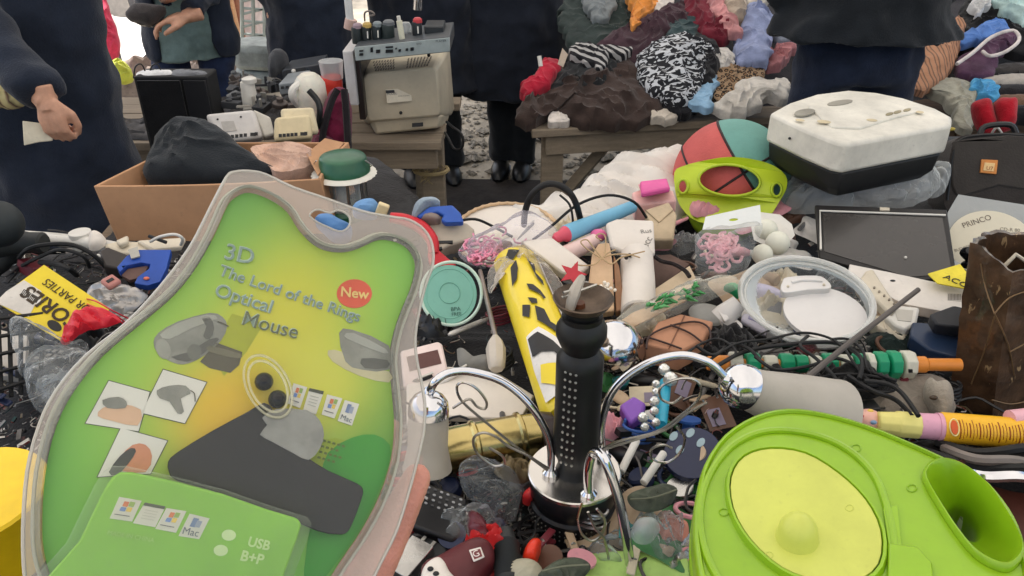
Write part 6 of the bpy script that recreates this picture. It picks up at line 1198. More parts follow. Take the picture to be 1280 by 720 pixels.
# lower right dark things
solo('brown_bowl', MB().loft([oval(W(1275, 650, .9), .085, .085, n=40), oval(W(1275, 650, .93), .1, .1, n=40), oval(W(1275, 650, .935), .102, .102, n=40), oval(W(1275, 650, .93), .095, .095, n=40), oval(W(1275, 650, .89), .07, .07, n=40)]), mat((72, 38, 30), .35, var=.3), 'dark reddish brown bowl at the lower right edge', 'bowl')
for i_, (pts, m_) in enumerate((([(1180, 560, .92), (1220, 574, .94), (1270, 576, .94), (1330, 590, .93)], mat((120, 112, 106))), ([(1170, 552, .92), (1220, 566, .93), (1280, 560, .94), (1330, 556, .94)], RUB), ([(1200, 588, .93), (1230, 596, .95), (1275, 596, .95), (1320, 606, .94)], CHROME), ([(1130, 556, .91), (1180, 572, .92), (1230, 585, .93), (1300, 584, .94)], RUB))):
    cable(['grey strap below the yellow tube', 'upper black strap below the yellow tube', 'shiny curved rim strip below the yellow tube', 'long black strap running behind the green lid'][i_], pts, .0065, m_, 'strap', 'strap', 'straps below the yellow tube')
solo('black_fabric_right', MB().blob(fr(1240, 590, .90, .2), [(1120, 556), (1200, 552), (1330, 560), (1330, 620), (1240, 612), (1170, 590)], H=.02, fold=.02, seed=31, N=60), cloth((32, 30, 30)), 'black crumpled fabric under the yellow tube', 'fabric')
# ---------------- green lid with spout
LG = plastic((142, 184, 26), .3, var=.10, vs=7, bump=.06, bs=25, coat=.3, sub=.06); LY = plastic((200, 206, 96), .42, var=.08, vs=11, bump=.05)
fl = Fr(W(1040, 630, 1.10), (-.10, -.06, 1))
T = thing('salad_spinner_lid', W(1040, 640, .86), 'big lime green lid with paler disc, round knob and open spout', 'lid')
lo_ = [(866, 653), (870, 618), (880, 580), (904, 545), (942, 521), (983, 512), (1029, 517), (1083, 532), (1142, 556), (1190, 578), (1228, 598), (1256, 628), (1275, 660), (1286, 700), (1290, 760), (1250, 820), (1150, 850), (1020, 850), (930, 810), (880, 740), (868, 690)]
spt = [(1157, 604), (1160, 590), (1171, 583), (1186, 582), (1204, 589), (1222, 602), (1238, 619), (1252, 640), (1265, 662), (1274, 684), (1272, 698), (1258, 710), (1238, 706), (1216, 692), (1196, 668), (1176, 638)]
P0 = smooth_loop([fl.hit(*p) for p in lo_], 3); S0 = smooth_loop([fl.hit(*p) for p in spt], 3)
cl_ = sum(P0, V()) / len(P0)
def shr(P, c, k, dz): return [c.lerp(p, k) + fl.n * dz for p in P]
# top sheet with the spout hole
obj('lid_plate', MB().prism(shr(P0, cl_, .965, 0), -fl.n * .004, [S0]), LG, T)
obj('outer_rim', MB().loft([shr(P0, cl_, .955, .0005), shr(P0, cl_, .965, .0035), shr(P0, cl_, .985, .0030), shr(P0, cl_, 1.0, -.002), shr(P0, cl_, 1.008, -.010), shr(P0, cl_, 1.008, -.022), shr(P0, cl_, .985, -.022), shr(P0, cl_, .97, -.006)], False, False), LG, T, ang=60)
obj('lower_rim', MB().loft([shr(P0, cl_, 1.0, -.025), shr(P0, cl_, 1.018, -.027), shr(P0, cl_, 1.02, -.036), shr(P0, cl_, .99, -.038)], False, False), LG, T, ang=60)
sc_ = sum(S0, V()) / len(S0); hole = [fl.hit(p[0], p[1], -.055) for p in ell(1200, 662, 22, 13, len(S0), 55)]
import itertools
# align the hole loop with the spout loop by angle
def byang(P, c): return sorted(P, key=lambda p: math.atan2((p - c).dot(fl.y), (p - c).dot(fl.x)))
SA = byang(S0, sc_); hc = sum(hole, V()) / len(hole); HA = byang(hole, hc)
obj('spout', MB().loft([[sc_.lerp(p, 1.075) + fl.n * .0005 for p in SA], [sc_.lerp(p, 1.06) + fl.n * .0065 for p in SA], [sc_.lerp(p, 1.01) + fl.n * .008 for p in SA], [sc_.lerp(p, .965) + fl.n * .005 for p in SA], [sc_.lerp(p, .90) - fl.n * .008 for p in SA], [sc_.lerp(p, .5).lerp(h_, .55) for p, h_ in zip(SA, HA)], [h_ for h_ in HA], [h_ - fl.n * .02 for h_ in HA]], False, False), LG, T, ang=70)
GD = [(875, 650), (884, 600), (912, 560), (952, 540), (1000, 540), (1050, 556), (1090, 590), (1110, 640), (1118, 700), (1100, 760), (1020, 790), (940, 770), (890, 710)]
obj('raised_ring', MB().tube([fl.hit(*p, .001) for p in GD], .0035, 8, k=4, closed=True), LG, T)
RD = [(911, 600), (928, 573), (962, 563), (1006, 569), (1048, 594), (1083, 628), (1103, 668), (1100, 712), (1066, 736), (1020, 732), (976, 716), (936, 680), (914, 640)]
RP = smooth_loop([fl.hit(*p) for p in RD], 3); rc_ = sum(RP, V()) / len(RP)
obj('disc_collar', MB().loft([[rc_.lerp(p, 1.05) + fl.n * 0 for p in RP], [rc_.lerp(p, 1.02) + fl.n * .006 for p in RP], [rc_.lerp(p, .985) + fl.n * .006 for p in RP], [rc_.lerp(p, .97) for p in RP]], False, False), LG, T, ang=60)
obj('disc', MB().prism([rc_.lerp(p, .965) + fl.n * .005 for p in RP], -fl.n * .006), LY, T, bevel=.001)
kn = fl.hit(997, 668, .009); kk = mpp(kn)
obj('knob', MB().lathe(kn - fl.n * .006, kn + fl.n * .022, [(0, 27 * kk), (.1, 26 * kk), (.2, 24.5 * kk), (.5, 23 * kk), (.75, 18 * kk), (.92, 10 * kk), (1, 2 * kk)], 32), LY, T, ang=60)
obj('step_panel', MB().plate(fl, [(1104, 634), (1122, 630), (1128, 690), (1112, 690)], .003, .004), LG, T, bevel=.001)
obj('step_panel', MB().plate(fl, [(1110, 678), (1146, 682), (1166, 704), (1172, 760), (1110, 760)], .0052, .005), LG, T, bevel=.002)
for a in ((1062, 640), (960, 700)): obj('mould_mark', MB().tube([rc_.lerp(fl.hit(*p), .98) + fl.n * .0052 for p in ell(a[0], a[1], 5, 4, 16)], .0004, 4, closed=True), LY, T)
for a in ((1070, 560), (905, 640), (1140, 610)): obj('mould_mark', MB().tube([fl.hit(p[0], p[1], .0006) for p in ell(a[0], a[1], 6, 4.5, 16)], .0006, 4, closed=True), LG, T)
obj('clear_tub', MB().loft([shr(P0, cl_, .985, -.036), shr(P0, cl_, .975, -.1), shr(P0, cl_, .93, -.2)], False, False), film((220, 226, 200), .28, .12, bump=.2), T, ang=60)
# ---------------- small things front centre
T, f = slab('phone_handset', 'black cordless phone handset with small keys beside the fingertips', 'phone', [(514, 602), (522, 598), (584, 622), (578, 668), (566, 677), (500, 652)], .905, .3, .02, plastic((24, 24, 26), .35))
for r_ in range(4):
    for c_ in range(8): obj('key', MB().plate(f, ell(520 + c_ * 8 - r_ * 1.2, 603 + c_ * 3.0 + r_ * 6.5, 2.2, 1.3, 8, 20), .0012, .002), plastic((150, 150, 150)) if (r_ + c_) % 3 else plastic((70, 70, 72)), T)
T, f = slab('black_tray', 'matt black plastic tray below the phone handset', 'tray', [(490, 662), (560, 680), (560, 730), (480, 740)], .885, .2, .02, plastic((38, 40, 42), .6))
for i_, a in enumerate(((500, 706), (511, 711), (496, 716))): obj('terminal', MB().box(f.hit(a[0], a[1], .004), (.009, .005, .006)), STEEL if i_ else BLK, T)
T = thing('maroon_toy', W(575, 700, .88), 'maroon and cream toy mouse case with a square white logo', 'toy case'); f = fr(578, 696, .925, .35)
obj('shell', MB().blob(f, [(530, 730), (528, 706), (548, 696), (580, 678), (600, 672), (614, 680), (618, 700), (606, 716), (590, 736), (560, 745)], H=.018, fold=.001, seed=2, N=50, drop=.02, wob=0), mat((92, 34, 38), .4), T)
obj('face', MB().blob(f, [(526, 730), (530, 708), (546, 696), (556, 702), (562, 714), (570, 726), (560, 745), (536, 745)], H=.008, fold=.0, seed=2, N=40, off=.014, drop=.01, wob=0), plastic((222, 214, 204)), T)
for a in ((538, 711), (545, 717)): obj('eye', MB().ball(f.hit(a[0], a[1], .022), (.0035, .003, .002), 10, 6), BLK, T)
lg = obj('logo_plate', MB().plate(f, [(586, 687), (601, 683), (606, 696), (592, 702)], .019, .002), plastic((224, 214, 206)), T, bevel=.001); obj('logo_frame', MB().plate(f, [(589, 689), (600, 686), (603, 695), (593, 699)], .0195, .0012), mat((120, 60, 62)), lg); text('G', f, (593, 697), (600, 694), plastic((230, 220, 214)), .020, lg)
T = thing('ribbed_hose', W(635, 690, .89), 'ribbed dark grey plug sleeve beside the maroon toy', 'hose'); a_, b_ = W(636, 730, .91), W(632, 664, .91); pr_ = [(0, .013)]
for k in range(12): pr_ += [(.05 + k * .06, .0155), (.05 + k * .06 + .03, .0125)]
obj('sleeve', MB().lathe(a_, b_, pr_ + [(.8, .012), (1, .009)], 18), plastic((44, 46, 46), .5), T)
T = thing('pointed_plug', W(670, 690, .9), 'orange-red pointed plastic cap near the base of the lamp', 'cap'); f = fr(668, 690, .91, .5); obj('cap_shell', MB().blob(f, [(654, 698), (656, 684), (666, 674), (678, 674), (676, 690), (672, 708), (658, 706)], H=.015, fold=.002, N=30, nr=8), plastic((224, 56, 30), .3), T)
solo('red_clip', MB().blob(fr(665, 616, .90, .5), [(656, 622), (660, 612), (668, 608), (670, 618), (664, 626)], H=.008, fold=.003, N=24, nr=6), plastic((210, 50, 50)), 'small red clip left of the lamp base', 'clip')
solo('maroon_pouch', MB().blob(fr(600, 660, .90, .3), [(584, 640), (600, 644), (612, 662), (620, 684), (600, 676), (586, 664)], H=.014, fold=.01, N=36, nr=10), mat((98, 36, 46), .4), 'crumpled maroon pouch above the maroon toy', 'pouch')
solo('dark_cellophane', MB().blob(fr(612, 618, .905, .3), [(574, 580), (600, 572), (640, 590), (652, 620), (640, 656), (622, 664), (600, 636), (580, 612)], H=.025, fold=.022, fs=26, sharp=True, seed=41, N=60), film((200, 204, 204), .10, .1, bump=1), 'crinkled dark cellophane between the phone and the lamp base', 'cellophane')
solo('straw_tuft', MB().blob(fr(640, 590, .90, .4), [(616, 586), (640, 572), (664, 580), (660, 600), (640, 604), (622, 598)], H=.015, fold=.02, fs=40, sharp=True, seed=43, N=44), mat((120, 104, 74), .8), 'dry straw tuft under the lamp arm', 'straw')
solo('beige_lump', MB().blob(fr(655, 715, .91, .4), [(630, 720), (640, 706), (660, 703), (676, 710), (680, 735), (640, 740)], H=.02, fold=.004, N=36), plastic((170, 164, 142), .5), 'grey-beige rounded plastic at the bottom edge of the picture', 'plastic piece')
LF = mat((70, 78, 62), .45, var=.4, vs=30)
def leaf(label, ol, z, seed, vein):
    T = thing('fabric_leaf', fr(ol[0][0], ol[0][1], z).o, label, 'leaf', 'artificial leaves'); f = fr(ol[0][0], ol[0][1], z, .45); obj('blade', MB().blob(f, ol, H=.008, fold=.006, seed=seed, N=44, nr=10, drop=.001), LF, T); obj('midrib', MB().tube([f.hit(p[0], p[1], .013) for p in vein], .0011, 6, k=3), mat((110, 112, 92)), T)
leaf('grey-green artificial leaf at the bottom edge below the lamp base', [(674, 716), (700, 698), (724, 696), (738, 706), (726, 722), (700, 735), (680, 730)], .93, 1, [(678, 714), (704, 708), (736, 706)])
leaf('grey-green artificial leaf left of the green lid', [(786, 622), (806, 607), (834, 606), (848, 612), (834, 632), (810, 640), (794, 636)], .92, 2, [(788, 624), (816, 622), (846, 612)])
T, f = slab('lime_card', 'lime green printed sheet under the lamp arm at the bottom edge', 'sheet', [(712, 694), (770, 688), (860, 690), (864, 740), (716, 740)], .885, .1, .004, mat((170, 206, 110), .5))
T, f = slab('purple_block', 'violet plastic block beside the crystal beads', 'block', [(774, 506), (792, 494), (808, 504), (804, 518), (788, 530)], .92, .4, .025, plastic((134, 84, 180), .4))
solo('turquoise_tube', MB().tube([W(832, 478, .92), W(826, 532, .92)], .0085, 14), plastic((44, 160, 190), .35), 'turquoise plastic tube beside the crystal beads', 'tube')
T = thing('crystal_strand', W(822, 500, .92), 'strand of clear crystal beads left of the turquoise tube', 'beads')
for i_, (a, r_) in enumerate((((830, 462), .009), ((838, 474), .011), ((820, 480), .006), ((820, 490), .006), ((818, 502), .0075), ((818, 514), .0065), ((804, 522), .0075), ((806, 534), .006), ((820, 528), .006))): obj('crystal', MB().ball(W(a[0], a[1], .935), r_, 8, 6), mat((222, 222, 216), .06, .55, var=.2, vs=60), T, flat=True)
T = thing('navy_plate', W(862, 560, .9), 'navy blue plate with pale painted spots behind the green lid', 'plate'); f = fr(862, 560, .905, .2); obj('plate', MB().plate(f, ell(866, 566, 36, 32, 36), 0, .008), plastic((30, 38, 70), .3), T, bevel=.003)
for a in ((842, 545), (863, 541), (876, 553), (850, 562)): obj('spot', MB().plate(f, ell(a[0], a[1], 4.5, 6.5, 12, 40), .001, .0015), mat((150, 172, 180)), T)
for i_, (a, b_) in enumerate((((796, 550), (776, 590)), ((830, 566), (804, 604)))): rod('white_clothespin', ['left white plastic peg above the grey-green leaf', 'right white plastic peg above the grey-green leaf'][i_], 'peg', a, b_, .925, .915, 5, 5, WHT, 'white pegs')
solo('navy_cup', MB().blob(fr(852, 618, .9, .3), [(816, 650), (836, 648), (862, 656), (858, 682), (830, 686), (814, 670)], H=.01, fold=.008, seed=4), mat((196, 130, 110), .6), 'pinkish orange crumpled paper left of the green lid', 'paper')
solo('clear_pebble', MB().blob(fr(806, 662, .93, .4), [(790, 668), (798, 652), (816, 650), (824, 664), (812, 680), (796, 680)], H=.02, fold=.01, sharp=True, seed=6), film(a=.3, bump=.8), 'crumpled clear plastic piece under the grey-green leaf', 'plastic piece')
cn = MB()
for k in range(0): cn.tube([W(rp.gauss(716, 10), rp.gauss(640 + k * .9, 5), .93 + rp.uniform(0, .02)) for _ in range(2)], .0012, 5)
# ================================================================ LOOSE CLUTTER ON THE TABLE
def island_mat(cols, rough=.45, metal=0.0):
    m = bpy.data.materials.new("mixed_scrap"); m.use_nodes = True; nt = m.node_tree; N = nt.nodes
    g_ = N.new("ShaderNodeNewGeometry"); r_ = N.new("ShaderNodeValToRGB"); r_.color_ramp.interpolation = 'CONSTANT'; e = r_.color_ramp.elements
    while len(e) < len(cols): e.new(.5)
    for i, c in enumerate(cols): e[i].position = i / len(cols); e[i].color = lin(c)
    nt.links.new(g_.outputs['Random Per Island'], r_.inputs[0]); nt.links.new(r_.outputs[0], N["Principled BSDF"].inputs['Base Color']); N["Principled BSDF"].inputs['Roughness'].default_value = rough; N["Principled BSDF"].inputs['Metallic'].default_value = metal
    return m
rc = random.Random(77)
def inpoly(x, y, P):
    r_ = False; j = len(P) - 1
    for i in range(len(P)):
        if (P[i][1] > y) != (P[j][1] > y) and x < (P[j][0] - P[i][0]) * (y - P[i][1]) / (P[j][1] - P[i][1]) + P[i][0]: r_ = not r_
        j = i
    return r_
REG = {'A': [(0, 318), (120, 312), (235, 318), (200, 400), (110, 520), (60, 560), (0, 560)],
       'B': [(490, 540), (560, 530), (690, 540), (700, 620), (690, 740), (480, 740)],
       'C': [(745, 470), (880, 460), (905, 520), (870, 620), (860, 740), (700, 740), (730, 640)],
       'D': [(600, 300), (700, 280), (860, 250), (1010, 270), (1060, 330), (1060, 410), (880, 420), (760, 420), (690, 350), (600, 350)],
       'E': [(860, 430), (1200, 410), (1200, 530), (1280, 560), (1280, 620), (1180, 590), (1100, 540), (940, 500), (870, 490)],
       'F': [(1010, 330), (1210, 350), (1200, 440), (1080, 430)],
       'G': [(490, 290), (620, 300), (640, 440), (700, 520), (500, 540), (510, 430)]}
scr = MB()
def shard(mb, p, s_, rnd):
    rt = Matrix.Rotation(rnd.uniform(0, 6.28), 3, 'Z') @ Matrix.Rotation(rnd.uniform(-.7, .7), 3, 'X') @ Matrix.Rotation(rnd.uniform(-.5, .5), 3, 'Y'); k = rnd.random()
    if k < .38: mb.box(p, (s_ * rnd.uniform(.5, 2.6), s_ * rnd.uniform(.4, 1.1), s_ * rnd.uniform(.1, .7)), rt)
    elif k < .62: mb.tube([p + rt @ V((s_ * 1.3 * math.cos(t), s_ * 1.3 * math.sin(t), t * s_ * .05)) for t in [i * .7 for i in range(rnd.randint(4, 9))]], s_ * .14, 5)
    elif k < .8: mb.lathe(p, p + rt @ V((0, .3, 1)) * s_ * rnd.uniform(.5, 2.2), [(0, s_ * .5), (.6, s_ * .55), (.62, s_ * .35), (1, s_ * .3)], 8)
    else: mb.tube([p, p + rt @ V((s_ * 2, s_ * .6, s_ * .5)), p + rt @ V((s_ * 4, -s_ * .8, 0))], s_ * .16, 5, k=3)
for key, n in (('A', 420), ('B', 620), ('C', 700), ('D', 260), ('E', 620), ('F', 160), ('G', 120)):
    P = REG[key]; xs = [p[0] for p in P]; ys = [p[1] for p in P]; c = 0
    while c < n:
        x, y = rc.uniform(min(xs), max(xs)), rc.uniform(min(ys), max(ys))
        if not inpoly(x, y, P): continue
        c += 1; shard(scr, W(x, y, .835 + rc.uniform(0, .035)), rc.uniform(.004, .010), rc)
put(obj('small_scrap', scr, island_mat([(30, 30, 32), (52, 50, 50), (24, 24, 28), (96, 92, 88), (40, 36, 36), (150, 144, 136), (26, 28, 34), (190, 184, 174), (70, 44, 38), (34, 34, 34), (120, 60, 54), (60, 66, 76), (110, 96, 70), (206, 200, 190), (30, 60, 60), (80, 78, 76)]), flat=False), kind='stuff', label='small plastic and metal scrap filling the gaps between the goods')
wr_ = MB()
for key, n in (('A', 26), ('B', 34), ('C', 30), ('D', 16), ('E', 40)):
    P = REG[key]; xs = [p[0] for p in P]; ys = [p[1] for p in P]; c = 0
    while c < n:
        x, y = rc.uniform(min(xs), max(xs)), rc.uniform(min(ys), max(ys))
        if not inpoly(x, y, P): continue
        c += 1; p = W(x, y, .87); a = rc.uniform(0, 6.28); pts = [p]
        for _ in range(6): a += rc.uniform(-1.1, 1.1); p = p + V((math.cos(a) * .03, math.sin(a) * .024, rc.uniform(-.012, .014))); p.z = min(max(p.z, .855), .91); pts.append(p)
        wr_.tube(pts, rc.uniform(.0013, .0024), 5, k=3)
put(obj('loose_wires', wr_, island_mat([(24, 24, 26), (30, 30, 32), (60, 58, 56), (26, 26, 28), (170, 164, 156), (40, 38, 38), (90, 84, 80), (22, 22, 24)])), kind='stuff', label='thin loose wires tangled through the goods')
LM = [((715, 600), 'lamp base'), ((715, 480), 'studded lamp column'), ((545, 640), 'phone handset'), ((575, 700), 'maroon toy'), ((610, 560), 'gold cylinder'), ((610, 490), 'flat white carton'), ((530, 450), 'pink device'), ((562, 368), 'sea-green lid'),
      ((640, 390), 'yellow roll package'), ((765, 430), 'chrome dome cup'), ((845, 415), 'brown corded carton'), ((820, 370), 'plant packet'), ((795, 350), 'white paper roll'), ((757, 345), 'kraft paper sheath'), ((905, 320), 'pink scrunchie bag'),
      ((965, 290), 'white dish of balls'), ((1010, 375), 'round clear bowl'), ((1030, 450), 'green beaded rod'), ((1150, 365), 'long white panel'), ((1175, 425), 'navy box'), ((1230, 440), 'bark vase'), ((1190, 540), 'yellow toy tube'), ((915, 478), 'right chrome lamp cup'),
      ((865, 560), 'spotted navy plate'), ((790, 512), 'violet block'), ((815, 622), 'grey-green leaf'), ((1000, 640), 'lime green lid'), ((80, 380), 'yellow packet'), ((185, 335), 'blue trigger handle'), ((20, 450), 'black mesh basket'), ((105, 405), 'red cellophane'), ((20, 300), 'black hair dryer'),
      ((630, 440), 'white plug'), ((780, 270), 'light blue wand'), ((835, 430), 'dark cord loops'), ((912, 240), 'lime goggle frame'), ((550, 290), 'sand grey tool'), ((620, 310), 'pink ribbon bag')]
COLS = {'black': (28, 28, 30), 'dark grey': (60, 60, 62), 'grey': (120, 118, 116), 'white': (214, 210, 204), 'cream': (206, 194, 168), 'brown': (96, 66, 50), 'maroon': (104, 34, 44), 'navy': (34, 44, 74), 'silver': (180, 178, 174), 'red': (196, 44, 44), 'teal': (40, 120, 120), 'beige': (184, 160, 132), 'pink': (216, 150, 160), 'green': (60, 120, 66), 'orange': (220, 120, 50), 'blue': (50, 90, 160)}
def k_adapter(mb, p, rt): mb.box(p, (.05, .032, .024), rt); return [('prong', MB().box(p + rt @ V((.03, .007, 0)), (.014, .004, .002), rt).box(p + rt @ V((.03, -.007, 0)), (.014, .004, .002), rt), STEEL)]
def k_bottle(mb, p, rt): a = rt @ V((1, 0, 0)); mb.lathe(p - a * .03, p + a * .022, [(0, .010), (.05, .012), (.75, .012), (1, .006)], 14); return [('cap', MB().lathe(p + a * .022, p + a * .034, [(0, .007), (1, .0065)], 12), WHT)]
def k_spool(mb, p, rt): a = rt @ V((.2, .3, 1)); a.normalize(); mb.lathe(p - a * .012, p + a * .012, [(0, .017), (.15, .017), (.16, .009), (.84, .009), (.85, .017), (1, .017)], 18); return []
def k_remote(mb, p, rt):
    mb.box(p, (.10, .034, .014), rt); r_ = MB()
    for i in range(5):
        for j in range(3): r_.box(p + rt @ V((-.036 + i * .017, -.010 + j * .010, .0075)), (.009, .006, .003), rt)
    return [('button', r_, plastic((150, 148, 144)))]
def k_ring(mb, p, rt): mb.tube([p + rt @ V((math.cos(t) * .019, math.sin(t) * .019, 0)) for t in [i * .393 for i in range(16)]], .0032, 7, closed=True); return []
def k_coil(mb, p, rt): mb.tube([p + rt @ V((math.cos(t) * (.024 + .003 * math.sin(t * .37)), math.sin(t) * .018, t * .0009)) for t in [i * .45 for i in range(56)]], .0022, 6); return [('plug', MB().box(p + rt @ V((.03, .004, .012)), (.02, .012, .009), rt), BLK)]
def k_cap(mb, p, rt): a = rt @ V((.3, 0, 1)); a.normalize(); mb.lathe(p - a * .008, p + a * .008, [(0, .017), (.8, .016), (1, .013)], 20); return []
def k_pen(mb, p, rt): a = rt @ V((1, .0, .05)); mb.lathe(p - a * .05, p + a * .045, [(0, .002), (.06, .0045), (.95, .0045), (1, .003)], 10); return [('clip', MB().box(p + rt @ V((.035, 0, .007)), (.025, .003, .002), rt), STEEL)]
def k_block(mb, p, rt): mb.box(p, (.032, .024, .018), rt); return [('knob', MB().lathe(p + rt @ V((0, 0, .008)), p + rt @ V((0, 0, .016)), [(0, .007), (1, .006)], 12), STEEL)]
def k_spoon(mb, p, rt):
    fr_ = Fr(p, rt @ V((0, 0, 1))); fr_.x = rt @ V((1, 0, 0)); fr_.y = rt @ V((0, 1, 0)); mb.ball(p + rt @ V((.03, 0, 0)), (.02, .012, .004), 14, 8, fr=fr_); mb.tube([p + rt @ V((.014, 0, 0)), p + rt @ V((-.02, 0, .006)), p + rt @ V((-.06, 0, .0))], [.002, .0025, .0035], 8, k=3); return []
def k_clip(mb, p, rt): mb.box(p, (.05, .010, .005), rt @ Matrix.Rotation(.14, 3, 'Y')); mb.box(p + rt @ V((0, 0, .008)), (.05, .010, .004), rt @ Matrix.Rotation(-.14, 3, 'Y')); return [('spring', MB().tube([p + rt @ V((0, -.006, .004)), p + rt @ V((.003, 0, .011)), p + rt @ V((0, .006, .004))], .0016, 6, k=3), STEEL)]
def k_card(mb, p, rt): mb.box(p, (.058, .04, .0016), rt); return [('print', MB().box(p + rt @ V((-.008, .004, .0015)), (.03, .02, .0006), rt), plastic((130, 120, 140)))]
def k_wad(mb, p, rt):
    f_ = Fr(p, V((0, 0, 1))); a0 = rc.uniform(0, 6); mb.blob(f_, [p + V((math.cos(a0 + t * .785) * rc.uniform(.026, .048), math.sin(a0 + t * .785) * rc.uniform(.02, .04), 0)) for t in range(8)], H=.018, fold=.02, fs=40, sharp=True, seed=rc.randint(0, 9999), N=34, nr=9, drop=.008); return []
def k_sheet(mb, p, rt):
    f_ = Fr(p, V((0, 0, 1))); a0 = rc.uniform(0, 6); w_, h_ = rc.uniform(.04, .065), rc.uniform(.028, .045)
    mb.blob(f_, [p + rt @ V((sx_ * w_, sy_ * h_, 0)) for sx_, sy_ in ((-1, -1), (0, -1.02), (1, -1), (1.01, 0), (1, 1), (0, 1), (-1, 1), (-1.02, 0))], H=.006, fold=.008, fs=18, sharp=True, seed=rc.randint(0, 9999), N=44, nr=9, drop=.002); return []
KINDS_ = {'adapter': (k_adapter, 'plug-in adapter'), 'bottle': (k_bottle, 'small bottle'), 'spool': (k_spool, 'empty spool'), 'remote': (k_remote, 'remote control'), 'ring': (k_ring, 'plastic ring'), 'cable_coil': (k_coil, 'coiled cable'), 'lid': (k_cap, 'round screw lid'), 'pen': (k_pen, 'pen'), 'switch_block': (k_block, 'switch block'), 'spoon': (k_spoon, 'spoon'), 'hair_clip': (k_clip, 'clip'), 'card': (k_card, 'printed card'), 'plastic_wad': (k_wad, 'crumpled wad'), 'paper_sheet': (k_sheet, 'creased sheet')}
SPEC = {'A': (18, ['adapter', 'cable_coil', 'plastic_wad', 'remote', 'pen', 'card', 'hair_clip', 'spool'], ['black', 'dark grey', 'white', 'grey', 'navy', 'maroon', 'silver']),
        'B': (26, ['cable_coil', 'adapter', 'plastic_wad', 'spool', 'hair_clip', 'ring', 'switch_block', 'lid', 'bottle', 'pen'], ['black', 'dark grey', 'black', 'brown', 'maroon', 'grey', 'red', 'silver', 'navy']),
        'C': (42, ['plastic_wad', 'paper_sheet', 'ring', 'lid', 'spoon', 'hair_clip', 'plastic_wad', 'pen', 'bottle', 'switch_block', 'spool', 'card', 'cable_coil'], ['silver', 'white', 'dark grey', 'black', 'cream', 'brown', 'pink', 'navy', 'teal', 'green', 'beige', 'blue']),
        'D': (54, ['paper_sheet', 'paper_sheet', 'plastic_wad', 'plastic_wad', 'card', 'ring', 'pen', 'bottle', 'lid'], ['white', 'cream', 'beige', 'white', 'pink', 'cream', 'grey', 'brown', 'cream']),
        'E': (38, ['cable_coil', 'adapter', 'plastic_wad', 'remote', 'hair_clip', 'spool', 'switch_block', 'pen', 'ring', 'lid'], ['black', 'dark grey', 'grey', 'black', 'brown', 'navy', 'cream', 'maroon', 'beige']),
        'F': (10, ['paper_sheet', 'card', 'plastic_wad', 'lid', 'switch_block'], ['white', 'cream', 'beige', 'grey']),
        'G': (12, ['adapter', 'cable_coil', 'plastic_wad', 'ring', 'hair_clip', 'pen'], ['black', 'dark grey', 'grey', 'white', 'maroon'])}
seen = set()
for key, (n, ks, cs) in SPEC.items():
    P = REG[key]; xs = [p[0] for p in P]; ys = [p[1] for p in P]; c = 0; tries = 0; placed = []
    while c < n and tries < 4000:
        tries += 1; x, y = rc.uniform(min(xs), max(xs)), rc.uniform(min(ys), min(max(ys), 716))
        if not inpoly(x, y, P) or any(math.hypot(x - a, y - b_) < 17 for a, b_ in placed): continue
        kd = rc.choice(ks); cn_ = rc.choice(cs); fn, ph = KINDS_[kd]; lab = None
        near = sorted(LM, key=lambda l: math.hypot(l[0][0] - x, l[0][1] - y))[:3]
        for (q, nm) in near[:2]:
            dx, dy = x - q[0], y - q[1]; rel = ('left of' if dx < 0 else 'right of') if abs(dx) > abs(dy) else ('behind' if dy < 0 else 'in front of')
            t_l = f"{cn_} {ph} lying {rel} the {nm}"
            if t_l not in seen: lab = t_l; break
        if lab is None: continue
        seen.add(lab); placed.append((x, y)); c += 1
        p = W(x, y, .868 + rc.uniform(0, .022)); rt = Matrix.Rotation(rc.uniform(0, 6.28), 3, 'Z') @ Matrix.Rotation(rc.uniform(-.35, .35), 3, 'X') @ Matrix.Rotation(rc.uniform(-.3, .3), 3, 'Y')
        mb = MB(); parts = fn(mb, p, rt); cc = tuple(min(255, max(0, int(v * rc.uniform(.9, 1.1)))) for v in COLS[cn_])
        m_ = mat(COLS[cn_], .25, 1.0) if cn_ == 'silver' else (film(a=.10, rough=.08, bump=1) if kd == 'plastic_wad' and cn_ in ('white', 'silver', 'grey', 'dark grey') else plastic(COLS[cn_], rc.choice([.35, .5]), var=.18))
        if parts:
            T = thing(kd, p, lab, ph); obj('casing' if kd not in ('card', 'pen', 'bottle') else 'body_shell', mb, m_, T, bevel=.0015 if kd in ('adapter', 'remote', 'switch_block', 'hair_clip') else 0)
            for nm, pm, mm in parts: obj(nm, pm, mm, T)
        else: solo(kd, mb, m_, lab, ph)
